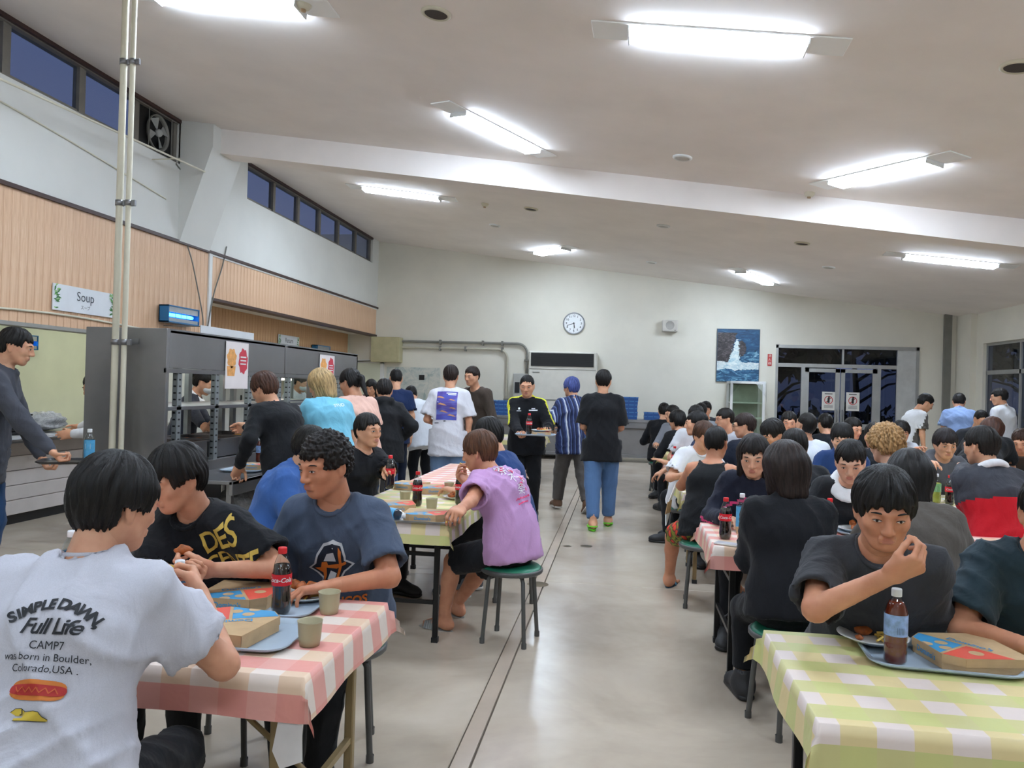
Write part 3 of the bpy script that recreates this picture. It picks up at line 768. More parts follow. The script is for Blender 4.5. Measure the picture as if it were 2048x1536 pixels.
for yy in (9.25, 10.45):
    o = MB().tube([(-5.21, yy, 2.15), (XL + .0, yy, 2.15)], .006, 6).build('sign_bracket', M_GREYP); tag(o, 'thin bracket holding the blank white board out from the planks', 'bracket', 'brackets of the blank board')

# --- twin conduits, wires, rods
for i, (dx, r, dy) in enumerate(((-3.635, .024, 5.25), (-3.565, .019, 5.25))):
    o = MB().tube([(dx, dy, 0), (dx, dy, ceil_z(dx))], r, 12).build('conduit_pole', M_CREAM)
    tag(o, ('thicker' if i == 0 else 'thinner') + ' cream pipe of the floor-to-ceiling pair before the steel cabinet', 'pipe', 'twin cream pipes')
for z in (3.77, 2.75, 1.745):
    o = empty('pipe_clamp', (-3.6, 5.25, z)); m = MB()
    for (dx, r) in ((-.035, .027), (.035, .022)): m.lathe([(r, -.02), (r + .003, -.02), (r + .003, .02), (r, .02)], 16, c=(dx, 0, 0))
    m.box((-.005, -.012, -.018), (.012, .012, .018)); m.build('band', M_STEEL, o)
    MB().box((.058, -.01, -.022), (.09, .012, .022), bev=.003).build('bracket', M_STEEL, o)
    tag(o, 'steel clamp joining the twin cream pipes ' + {3.77: 'near the ceiling', 2.75: 'below the high windows', 1.745: 'at the steel cabinet top'}[z], 'clamp', 'clamps on the cream pipes')
o = MB().tube([(XL + .35, 4.5, 3.98), (XL + .35, 9.5, 4.16)], .012, 8).build('hanging_rod', M_CREAM); tag(o, 'long thin pale rod running before the high windows to the haunch', 'rod')
for yy in (5.0, 8.9):
    o = MB().tube([(XL - .01, yy, 3.99 + (yy - 4.5) * .036), (XL + .36, yy, 3.998 + (yy - 4.5) * .036)], .008, 6).build('rod_bracket', M_CREAM); tag(o, 'short bracket carrying the pale rod', 'bracket', 'brackets of the pale rod')
def wire(pts, r, lab, name='wall_wire', m=None):
    P_ = [Vector(p) for p in pts]; out = []
    for i in range(len(P_) - 1):
        p0, p1, p2, p3 = P_[max(i - 1, 0)], P_[i], P_[i + 1], P_[min(i + 2, len(P_) - 1)]
        for k in range(6):
            t = k / 6; out.append(.5 * ((2 * p1) + (p2 - p0) * t + (2 * p0 - 5 * p1 + 4 * p2 - p3) * t * t + (-p0 + 3 * p1 - 3 * p2 + p3) * t ** 3))
    out.append(P_[-1]); o = MB().tube(out, r, 6).build(name, m or M_GREYP); tag(o, lab, 'wire'); return o
wx = XL + .012
wire([(wx, 9.4, 4.24), (wx, 9.62, 4.12), (wx + .08, 9.62, 3.9), (wx + .06, 9.75, 3.6), (wx, 9.72, 3.3), (wx + .04, 9.8, 3.0), (wx + .02, 10.1, 2.4), (wx + .01, 10.15, 2.2)], .009, 'grey cable running down from the exhaust fan over the planks')
wire([(wx, 10.75, 3.42), (wx + .01, 10.62, 3.1), (wx + .02, 10.4, 2.7), (wx + .02, 10.25, 2.2)], .009, 'grey cable slanting down across the planks to the recess corner')
wire([(wx, 4.6, 4.12), (wx, 7.0, 3.96), (wx, 9.2, 3.74)], .008, 'thin pale cable slanting along the white upper wall', m=M_CREAM)
wire([(wx, 4.5, 2.02), (wx, 7.2, 2.115), (wx, 9.0, 2.07), (wx, 9.3, 2.1)], .012, 'cream cable duct running below the soup sign to the insect trap', m=M_CREAM)

# --- steel serving shelves (two units) with tray rail
M_PERF = plain('perforated_post', (150, 156, 156), .4, .5)
M_STRIPL = emis('strip_lamp', (240, 248, 240), 4.0)
SX0, SX1 = -3.95, -3.3
def shelf_unit(y0, y1, label, posts, first):
    o = empty('serving_shelf', (0, 0, 0))
    if first: MB().box((SX0, y0, 0), (SX1, y0 + .04, 1.86), bev=.004).build('side_panel', M_STEELD, o)
    MB().box((SX0, y0 + .04, 1.83), (SX1, y1 - .004, 1.86)).build('top', M_STEEL, o)
    MB().box((SX1 - .03, y0 + (.04 if first else .0), 1.57), (SX1, y1 - .004, 1.85), bev=.003).build('header', M_STEELD, o)
    MB().box((SX0, y0 + .04, 1.62), (SX0 + .03, y1 - .004, 1.85)).build('header', M_STEELD, o)
    MB().box((SX1 - .02, y0, 1.535), (SX1 + .004, y1 - .004, 1.568)).build('header_lip', M_STEEL, o)
    if not first: MB().box((SX0, y1 - .04, 0), (SX1, y1, 1.83), bev=.004).build('side_panel', M_STEELD, o)
    MB().box((SX0 + .04, y0 + .1, 1.60), (SX0 + .10, y1 - .15, 1.63)).build('strip_lamp', M_STRIPL, o)
    MB().box((SX0 + .02, y0 + .04, 1.255), (SX1 - .005, y1 - .02, 1.285), bev=.003).build('shelf', M_STEEL, o)
    MB().box((SX0 + .02, y0 + .04, .80), (SX1, y1 - .02, .84), bev=.003).build('deck', M_STEEL, o)
    for yy in posts:
        for x in (SX0 + .03, SX1 - .045):
            p = MB().box((x, yy, .84), (x + .04, yy + .06, 1.57)).build('perforated_post', M_PERF, o)
            if x > SX0 + .1:
                s = MB()
                for k in range(14): s.box((x + .0395, yy + .02, .88 + k * .05), (x + .0415, yy + .045, .892 + k * .05))
                for k in range(14): s.box((x + .008, yy - .0012, .88 + k * .05), (x + .03, yy + .0005, .892 + k * .05))
                s.build('slots', M_BLACK, p)['kind'] = 'stuff'
    MB().box((SX0 + .02, y0 + .04, .28), (SX1 + .2, y1 - .02, .31)).build('lower_shelf', M_STEELD, o)
    MB().box((SX0, y0 + .04, .0), (SX0 + .03, y1 - .004, .80)).build('back_panel', M_STEELD, o)
    MB().box((SX1, y0 + .02, .66), (SX1 + .02, y1 - .02, .84)).build('front_panel', M_STEELD, o)
    MB().box((SX1 + .02, y0 + .0, .735), (SX1 + .54, y1 - .004, .765), bev=.006).build('tray_rail', M_STEEL, o)
    MB().box((SX1 + .51, y0 + .0, .66), (SX1 + .54, y1 - .004, .765), bev=.004).build('rail_edge', M_STEELD, o)
    for yy in (y0 + .1, y1 - .3):
        MB().box((SX1 + .44, yy, 0), (SX1 + .48, yy + .04, .735)).build('leg', M_STEELD, o)
    tag(o, label, 'shelving', 'steel serving shelves'); return o
u1 = shelf_unit(5.36, 7.39, 'steel serving shelf unit with full side panel behind the twin cream pipes', (5.52, 6.08, 6.66, 7.28), True)
u2 = shelf_unit(7.41, 9.55, 'steel serving shelf unit at the far end of the serving line', (7.5, 8.2, 8.9), False)
MB().box((SX0 + .06, 8.24, .86), (SX0 + .085, 8.265, 1.55)).build('strip_lamp', M_STRIPL, u2)
MB().box((SX0 + .33, 5.352, 1.74), (SX0 + .43, 5.358, 1.78)).build('plate_label', M_STEEL, u1)
# steel food pans on the deck
for i, (ya, yb) in enumerate(((5.6, 6.05), (6.2, 6.64), (6.74, 7.24), (7.6, 8.15), (8.3, 8.85))):
    o = empty('food_pan', (SX1 - .30, (ya + yb) / 2, .842)); h = (yb - ya) / 2; m = MB()
    for (a, b) in (((-.26, -h, 0), (-.252, h, .15)), ((.252, -h, 0), (.26, h, .15)), ((-.26, -h, 0), (.26, -h + .008, .15)), ((-.26, h - .008, 0), (.26, h, .15)), ((-.26, -h, 0), (.26, h, .006))): m.box(a, b)
    m.build('pan', M_STEEL, o)
    r = MB()
    for (a, b) in (((-.28, -h - .012, .148), (-.25, h + .012, .156)), ((.25, -h - .012, .148), (.28, h + .012, .156)), ((-.28, -h - .012, .148), (.28, -h + .012, .156)), ((-.28, h - .012, .148), (.28, h + .012, .156))): r.box(a, b)
    r.build('rim', M_STEEL, o)
    fd = MB(); rr = random.Random(i)
    for k in range(26): fd.ball((rr.uniform(-.2, .2), rr.uniform(-h + .05, h - .05), .06 + rr.random() * .05), (.05, .04, .03), 8, 5)
    x_ = fd.build('food', plain('pan_food_%d' % (i % 2), ((214, 150, 70), (186, 110, 50))[i % 2], .6, var=.15, vs=20), o); x_['kind'] = 'stuff'
    tag(o, 'deep steel food pan in the %s place of the serving line' % ('first second third fourth fifth'.split()[i]), 'food pan', 'pans on the serving line')
# white paper posters of fried chicken on the header
def poster(y, z, w, h, lab):
    o = empty('menu_poster', (SX1 + .006, y, z), math.pi / 2)
    MB().box((-w / 2, -.003, -h / 2), (w / 2, 0, h / 2)).build('sheet', plain('poster_paper', (236, 226, 222), .7, var=.02), o)
    m = MB(); M = TR((-.25 * w, -.0035, .15 * h), rx=math.pi / 2)
    m.prism([(w * .2 * (1 + .12 * math.sin(7 * a)) * math.cos(a), w * .2 * (1 + .12 * math.sin(7 * a)) * math.sin(a)) for a in [k * .2618 for k in range(24)]], 0, .0008, M=M)
    m.prism([(-w * .17, -.38 * h), (w * .13, -.38 * h), (w * .18, -.17 * h), (-w * .2, -.17 * h)], 0, .0008, M=M)
    m.build('chicken_print', plain('print_orange', (238, 170, 96), .7, var=.12, vs=30), o)
    m = MB(); M = TR((.26 * w, -.0035, .1 * h), rx=math.pi / 2)
    m.prism([(w * .2 * (1 + .1 * math.sin(8 * a)) * math.cos(a), w * .27 * (1 + .1 * math.sin(8 * a)) * math.sin(a)) for a in [k * .2618 for k in range(24)]], 0, .0008, M=M)
    m.build('red_burst', plain('print_red', (204, 60, 74), .7), o)
    m = MB()
    for i in range(3): m.box((.26 * w - w * .13, -.0052, .19 * h - i * .075 * h - .016 * h), (.26 * w + w * .13, -.0045, .19 * h - i * .075 * h + .014 * h))
    m.build('white_lettering', M_WHITEP, o)
    tag(o, lab, 'poster', 'fried chicken posters')
poster(6.41, 1.62, .40, .40, 'fried chicken poster with red burst on the nearer steel header')
poster(8.5, 1.62, .44, .36, 'fried chicken poster with red burst on the farther steel header')
# bags on the lower shelf
M_BAG = N('plastic_bag'); _v = M_BAG.coord(); _q = M_BAG.noise(_v, 14, 5, .7, 1.5)
M_BAG.set(Base_Color=M_BAG.ramp(_q, [(.3, (150, 150, 148)), (.6, (206, 206, 206)), (.8, (236, 236, 236))]), Roughness=.25, Normal=M_BAG.bump(_q, .9, .03)); M_BAG = M_BAG.m
def bag(x, y, z, s, seed, lab):
    rr = random.Random(seed); m = MB().ball((0, 0, s[2]), s, 22, 16)
    ph = [rr.random() * 6 for _ in range(6)]; nv = []
    for v in m.v:
        d = .12 * math.sin(v[0] * 40 + ph[0] + 2 * math.sin(v[2] * 25)) + .1 * math.sin(v[1] * 55 + ph[1]) + .08 * math.sin(v[2] * 60 + v[0] * 30 + ph[2])
        nv.append((v[0] * (1 + d), v[1] * (1 + d), max(0, v[2] * (1 + d * .5))))
    m.v = nv; o = m.build('plastic_bag', M_BAG, None, (x, y, z)); tag(o, lab, 'bag', 'plastic bags below the serving line')
bag(-3.15, 6.72, .312, (.15, .22, .15), 1, 'clear plastic bag of white cups on the lower steel shelf, the fullest')
bag(-3.14, 6.2, .312, (.15, .24, .14), 2, 'white plastic bag slumped on the lower steel shelf beneath the tray rail')
bag(-3.2, 5.72, .312, (.15, .17, .11), 3, 'small white plastic bag on the lower steel shelf near the side panel')
bag(-3.0, 6.95, .002, (.14, .18, .13), 4, 'crumpled clear plastic bag on the floor under the serving shelf')
# glass heated case on far unit
hc = empty('heated_case', (-3.62, 7.95, 1.286))
MB().box((-.2, -.3, 0), (.2, .3, .02)).box((-.2, -.3, .24), (.2, .3, .27)).build('frame', M_STEEL, hc)
MB().box((.19, -.29, .02), (.195, .29, .24)).build('glass', glassmat('cabinet_glass'), hc)
MB().box((-.02, -.26, .22), (.04, .26, .24)).build('lamp', emis('warm_lamp', (255, 226, 214), 6.0), hc)
tag(hc, 'lit glass food warmer on the far serving shelf', 'food warmer')
# kitchen furniture seen through the opening
kc = empty('kitchen_locker', (-8.55, 13.4, 0))
for i in range(9):
    d = MB().box((0, i * .42, 0), (.3, i * .42 + .41, 2.1), bev=.006).build('locker_door', plain('locker_white', (214, 216, 216), .4, var=.02), kc)
    MB().box((.3, i * .42 + .33, 1.0), (.325, i * .42 + .36, 1.16)).build('handle', M_BLACK, d)
tag(kc, 'row of tall white kitchen lockers behind the serving staff', 'locker')
kr = empty('kitchen_rack', (-7.3, 7.6, 0))
for x in (-.3, .3):
    for yy in (-.55, .55): MB().tube([(x, yy, 0), (x, yy, 1.5)], .018, 8).build('post', M_STEEL, kr)
for z in (.3, .75, 1.08, 1.3): MB().box((-.32, -.58, z), (.32, .58, z + .025)).build('shelf', M_STEEL, kr)
tag(kr, 'steel kitchen rack behind the serving counter', 'rack')
for k in range(7):
    o = empty('black_tray', (-6.35, 7.25, .872 + k * .03))
    MB().box((-.2, -.27, 0), (.2, .27, .008), bev=.003).build('base', M_BLACK, o)
    m = MB()
    for (a, b) in (((-.215, -.285, .006), (-.195, .285, .024)), ((.195, -.285, .006), (.215, .285, .024)), ((-.2, -.285, .006), (.2, -.265, .024)), ((-.2, .265, .006), (.2, .285, .024))): m.box(a, b)
    m.build('rim', M_BLACK, o)
    tag(o, 'black serving tray in the stack on the counter below the soup sign', 'tray', 'stack of black trays')
bag(-6.35, 7.95, .872, (.2, .24, .1), 8, 'bundle of clear plastic film beside the stacked black trays')
# ================================================================== PEOPLE: signed-distance bodies meshed with surface nets
def V3(*a): return np.array(a if len(a) == 3 else a[0], np.float64)
def unit(v): v = np.asarray(v, float); n = np.linalg.norm(v); return v / n if n > 1e-9 else v
class Field:
    def __init__(s, lo, hi, h):
        s.h = h; s.lo = np.asarray(lo, np.float32); s.n = [max(4, int(math.ceil((b - a) / h)) + 1) for a, b in zip(lo, hi)]
        s.ax = [s.lo[i] + h * np.arange(s.n[i], dtype=np.float32) for i in range(3)]
        s.D = np.full(s.n, .2, np.float32)
    def _sl(s, lo, hi):
        r = []
        for i in range(3):
            a = int(max(0, math.floor((lo[i] - s.lo[i]) / s.h))); b = int(min(s.n[i], math.ceil((hi[i] - s.lo[i]) / s.h) + 1))
            if b <= a: return None
            r.append(slice(a, b))
        return tuple(r)
    def _xyz(s, sl): return s.ax[0][sl[0]][:, None, None], s.ax[1][sl[1]][None, :, None], s.ax[2][sl[2]][None, None, :]
    def _put(s, sl, d, k, mode):
        A = s.D[sl]
        if mode == 'u':
            if k > 0:
                h = np.maximum(k - np.abs(A - d), 0) / k; s.D[sl] = np.minimum(A, d) - h * h * k * .25
            else: s.D[sl] = np.minimum(A, d)
        else:
            d = -d
            if k > 0:
                h = np.maximum(k - np.abs(A - d), 0) / k; s.D[sl] = np.maximum(A, d) + h * h * k * .25
            else: s.D[sl] = np.maximum(A, d)
    def cone(s, a, b, ra, rb=None, k=.03, lat=None, asp=1.0, mode='u'):
        rb = ra if rb is None else rb; a = V3(a); b = V3(b); R = max(ra, rb) * max(1, asp) + k + 2 * s.h
        sl = s._sl(np.minimum(a, b) - R, np.maximum(a, b) + R)
        if sl is None: return s
        x, y, z = s._xyz(sl); x = x - np.float32(a[0]); y = y - np.float32(a[1]); z = z - np.float32(a[2])
        ba = b - a
        if lat is not None and asp != 1.0:
            e = unit(lat); l = (x * np.float32(e[0]) + y * np.float32(e[1]) + z * np.float32(e[2])) * np.float32(1 - 1 / asp)
            x = x - l * np.float32(e[0]); y = y - l * np.float32(e[1]); z = z - l * np.float32(e[2])
            bl = ba @ e; ba = ba - e * bl * (1 - 1 / asp)
        q = float(ba @ ba)
        t = np.clip((x * np.float32(ba[0]) + y * np.float32(ba[1]) + z * np.float32(ba[2])) / np.float32(max(q, 1e-9)), 0, 1)
        d = np.sqrt((x - t * np.float32(ba[0])) ** 2 + (y - t * np.float32(ba[1])) ** 2 + (z - t * np.float32(ba[2])) ** 2) - (np.float32(ra) + np.float32(rb - ra) * t)
        s._put(sl, d, k, mode); return s
    def ell(s, c, r, R=None, k=.02, mode='u'):
        c = V3(c); m = max(r); pad = m + k + 2 * s.h
        sl = s._sl(c - pad, c + pad)
        if sl is None: return s
        x, y, z = s._xyz(sl); x = x - np.float32(c[0]); y = y - np.float32(c[1]); z = z - np.float32(c[2])
        if R is not None:
            R = np.asarray(R, np.float32)
            x, y, z = [x * R[0][i] + y * R[1][i] + z * R[2][i] for i in range(3)]
        k0 = np.sqrt((x / r[0]) ** 2 + (y / r[1]) ** 2 + (z / r[2]) ** 2); k1 = np.sqrt((x / r[0] ** 2) ** 2 + (y / r[1] ** 2) ** 2 + (z / r[2] ** 2) ** 2)
        d = k0 * (k0 - 1) / np.maximum(k1, 1e-6)
        s._put(sl, d.astype(np.float32), k, mode); return s
    def cut(s, p, nrm, k=0):
        """remove the side the normal points to"""
        p = V3(p); nrm = unit(nrm); x, y, z = s._xyz((slice(None),) * 3)
        d = (x - p[0]) * nrm[0] + (y - p[1]) * nrm[1] + (z - p[2]) * nrm[2]
        s.D = np.maximum(s.D, d.astype(np.float32)); return s
    def mesh(s):
        D = s.D; h = s.h; ins = D < 0
        a = ins[:-1, :-1, :-1]; cnt = np.zeros(a.shape, np.int8); sls = [(slice(None, -1), slice(1, None))[i] for i in (0, 1)]
        for i in (0, 1):
            for j in (0, 1):
                for k in (0, 1): cnt += ins[sls[i], sls[j], sls[k]]
        act = np.argwhere((cnt > 0) & (cnt < 8)); n = len(act)
        if n == 0: return np.zeros((0, 3), np.float32), np.zeros((0, 4), np.int32)
        idx = np.full(a.shape, -1, np.int32); idx[act[:, 0], act[:, 1], act[:, 2]] = np.arange(n)
        acc = np.zeros((n, 3), np.float32); num = np.zeros(n, np.float32)
        for axis in range(3):
            o = [q for q in range(3) if q != axis]
            for u in (0, 1):
                for v in (0, 1):
                    c0 = act.copy(); c0[:, o[0]] += u; c0[:, o[1]] += v; c1 = c0.copy(); c1[:, axis] += 1
                    d0 = D[c0[:, 0], c0[:, 1], c0[:, 2]]; d1 = D[c1[:, 0], c1[:, 1], c1[:, 2]]
                    m = (d0 < 0) != (d1 < 0)
                    t = d0[m] / (d0[m] - d1[m]); p = c0[m].astype(np.float32); p[:, axis] += t
                    acc[m] += p; num[m] += 1
        Vt = s.lo + (acc / num[:, None]) * h
        Q = []
        for axis in range(3):
            o1, o2 = (axis + 1) % 3, (axis + 2) % 3
            sa = [slice(None)] * 3; sb = [slice(None)] * 3; sa[axis] = slice(None, -1); sb[axis] = slice(1, None)
            e = np.argwhere(ins[tuple(sa)] != ins[tuple(sb)])
            ok = (e[:, o1] > 0) & (e[:, o2] > 0) & (e[:, o1] < D.shape[o1] - 1) & (e[:, o2] < D.shape[o2] - 1)
            e = e[ok]; neg = ins[e[:, 0], e[:, 1], e[:, 2]]
            q = []
            for (u, v) in ((-1, -1), (0, -1), (0, 0), (-1, 0)):
                c = e.copy(); c[:, o1] += u; c[:, o2] += v; q.append(idx[c[:, 0], c[:, 1], c[:, 2]])
            q = np.stack(q, 1); q[~neg] = q[~neg][:, ::-1]; Q.append(q)
        Q = np.concatenate(Q); Q = Q[(Q >= 0).all(1)]
        return Vt.astype(np.float32), Q.astype(np.int32)
def vnormals(Vt, Q):
    a, b, c, d = [Vt[Q[:, i]] for i in range(4)]; fn = np.cross(c - a, d - b); N_ = np.zeros_like(Vt)
    for i in range(4): np.add.at(N_, Q[:, i], fn)
    return N_ / np.maximum(np.linalg.norm(N_, axis=1, keepdims=True), 1e-9)
def folds(Vt, seed, amp):
    r = np.random.RandomState(seed); f = np.zeros(len(Vt), np.float32)
    for i in range(4):
        d = unit(r.normal(size=3) * (1, 1, .8)); e = unit(r.normal(size=3)); w = r.uniform(22, 48); m = unit(r.normal(size=3))
        ph = w * (Vt @ d) + 1.6 * np.sin(11 * (Vt @ e) + r.uniform(0, 6)) + r.uniform(0, 6)
        mask = .5 + .5 * np.sin(9 * (Vt @ m) + r.uniform(0, 6)); f += ((1 - np.abs(np.sin(ph))) ** 2 - .25) * mask
    return f * amp
def join(parts):
    Vs, Qs, Ms, b = [], [], [], 0
    for (v, q, m) in parts:
        Vs.append(v); Qs.append(q + b); Ms.append(np.full(len(q), m, np.int32) if np.isscalar(m) else m); b += len(v)
    return np.concatenate(Vs), np.concatenate(Qs), np.concatenate(Ms)

# --- templates in head space: origin at the head centre, +y forward, +z up
_T = {}
def head_tpl(h):
    key = ('head', h)
    if key in _T: return _T[key]
    f = Field((-.11, -.13, -.17), (.11, .15, .14), h)
    f.ell((0, -.012, .025), (.073, .094, .088), k=.01)
    f.ell((0, .03, -.02), (.062, .062, .075), k=.03)
    f.cone((0, .045, -.055), (0, .066, -.092), .042, .022, k=.03)
    for s in (-1, 1):
        f.cone((s * .05, .0, -.045), (s * .025, .055, -.088), .022, .02, k=.03)      # jaw
        f.ell((s * .042, .058, -.022), (.022, .022, .02), k=.025)                       # cheek
        f.cone((s * .012, .091, .024), (s * .05, .072, .022), .008, .007, k=.02)        # brow
        f.ell((s * .033, .099, .004), (.019, .012, .011), k=.012, mode='s')             # socket
        f.ell((s * .032, .082, .003), (.016, .011, .011), k=.006)                        # lids
        f.ell((s * .012, .100, -.034), (.009, .010, .008), k=.008)                       # nostril wing
        R = Matrix.Rotation(s * .35, 3, 'Z')
        f.ell((s * .078, -.012, -.008), (.009, .019, .032), R=[list(r) for r in R], k=.008)
        f.ell((s * .086, -.008, -.006), (.006, .010, .018), k=.006, mode='s')
        f.ell((s * .076, -.008, -.036), (.008, .009, .009), k=.006)
    f.cone((0, .091, .016), (0, .112, -.028), .008, .0115, k=.014)
    f.cone((-.019, .093, -.058), (.019, .093, -.058), .006, .006, k=.007)
    f.cone((-.016, .091, -.068), (.016, .091, -.068), .0075, .0075, k=.007)
    f.ell((0, .1, -.0625), (.026, .006, .0018), k=.004, mode='s')
    f.cone((0, -.02, -.06), (0, -.035, -.15), .056, .056, k=.03)
    Vt, Q = f.mesh(); keep = Vt[Q].mean(1)[:, 2] > -.15
    c = Vt[Q].mean(1); m = np.zeros(len(Q), np.int32)
    m[(np.abs(c[:, 0]) < .0205 - 1.1 * np.abs(c[:, 2] + .063)) & (c[:, 1] > .088) & (c[:, 2] > -.0735) & (c[:, 2] < -.0535)] = 1
    _T[key] = (Vt, Q, m); return _T[key]
FING = {  # curl per joint (deg) for index, middle, ring, little; thumb (side, curl)
    'relax': ([(18, 25, 15), (24, 30, 18), (30, 34, 20), (34, 36, 20)], (38, 18, 22)),
    'flat': ([(4, 6, 4), (5, 7, 5), (6, 8, 5), (8, 10, 6)], (48, 8, 10)),
    'pinch': ([(48, 52, 26), (56, 56, 30), (62, 60, 32), (66, 62, 34)], (30, 44, 34)),
    'grip': ([(58, 62, 34), (60, 64, 36), (62, 66, 36), (64, 66, 38)], (52, 52, 40)),
    'fist': ([(80, 92, 60), (82, 94, 60), (84, 94, 60), (84, 94, 60)], (40, 60, 50))}
def hand_tpl(pose, h):
    """right hand: wrist at origin, fingers +y, palm -z, thumb on -x"""
    key = ('hand', pose, h)
    if key in _T: return _T[key]
    curls, th = FING[pose]; f = Field((-.11, -.05, -.12), (.08, .21, .06), h)
    f.cone((0, -.045, 0), (0, .008, 0), .026, .024, k=.01, lat=(1, 0, 0), asp=1.2)
    f.cone((-.008, .018, 0), (-.012, .086, .002), .0155, .0135, k=.018, lat=(1, 0, 0), asp=2.3)
    f.cone((.008, .02, 0), (.02, .078, 0), .0155, .0125, k=.018, lat=(1, 0, 0), asp=1.6)
    base = [(-.029, .092, .001), (-.0095, .097, .003), (.0105, .093, .002), (.0285, .083, -.001)]
    lens = [(.040, .025, .021), (.045, .028, .022), (.041, .026, .021), (.032, .020, .019)]
    spread = (-.10, -.02, .05, .14)
    for i in range(4):
        p = V3(base[i]); a = 0.0; q0 = p - V3(math.sin(spread[i]) * .03, .03, 0); f.cone(q0, p, .009, .0092, k=.01)
        for j in range(3):
            a += math.radians(curls[i][j]); d = V3(math.sin(spread[i]) * math.cos(a), math.cos(a), -math.sin(a))
            r0 = (.0092, .0084, .0076)[j] * (.88 if i == 3 else 1); q = p + d * lens[i][j]; f.cone(p, q, r0, r0 * .9, k=.004); p = q
    # thumb: leaves the side of the palm near its base
    p = V3(-.022, .022, -.004); sd, c1, c2 = [math.radians(x) for x in th]
    d = unit((-math.sin(sd), math.cos(sd), -.35)); q = p + d * .044; f.cone(p, q, .0155, .0115, k=.014)
    for (L, r, c) in ((.034, .0105, c1), (.027, .0095, c2)):
        d = unit(d + V3(math.sin(c) * .75, .15 * math.sin(c), -math.sin(c) * .55)); p = q; q = p + d * L; f.cone(p, q, r, r * .92, k=.005)
    Vt, Q = f.mesh(); _T[key] = (Vt, Q); return _T[key]
def foot_tpl(h):
    key = ('foot', h)
    if key in _T: return _T[key]
    f = Field((-.07, -.1, -.09), (.07, .22, .09), h)           # ankle at origin, sole at z=-.075
    f.cone((0, -.012, .06), (0, -.015, -.02), .036, .036, k=.02); f.ell((0, -.035, -.042), (.034, .042, .034), k=.03)
    f.cone((0, 0, -.02), (.004, .11, -.055), .038, .024, k=.03, lat=(1, 0, 0), asp=1.25)
    for i in range(5):
        x = -.034 + i * .0165; f.cone((x, .115, -.062), (x * 1.15, .165 - i * .011, -.065), .0125 - i * .001, .011 - i * .001, k=.008)
    f.cut((0, 0, -.075), (0, 0, -1)); _T[key] = f.mesh(); return _T[key]
def shoe_tpl(h):
    key = ('shoe', h)
    if key in _T: return _T[key]
    f = Field((-.08, -.12, -.1), (.08, .24, .11), h)
    f.cone((0, -.02, .04), (0, -.02, -.02), .048, .05, k=.02); f.ell((0, -.035, -.035), (.043, .055, .045), k=.03)
    f.cone((0, .0, -.01), (.003, .12, -.04), .05, .038, k=.03, lat=(1, 0, 0), asp=1.15); f.ell((.003, .135, -.045), (.046, .06, .034), k=.03)
    f.cut((0, 0, -.062), (0, 0, -1)); f.cone((0, -.02, .03), (0, -.02, .1), .036, k=.005, mode='s')
    g = Field((-.08, -.12, -.1), (.08, .24, .11), h)
    g.cone((0, -.045, -.07), (.004, .145, -.07), .046, .05, k=0); g.cut((0, 0, -.052), (0, 0, 1)); g.cut((0, 0, -.075), (0, 0, -1))
    _T[key] = (f.mesh(), g.mesh()); return _T[key]
M_SOLE = plain('shoe_sole', (214, 212, 206), .6)
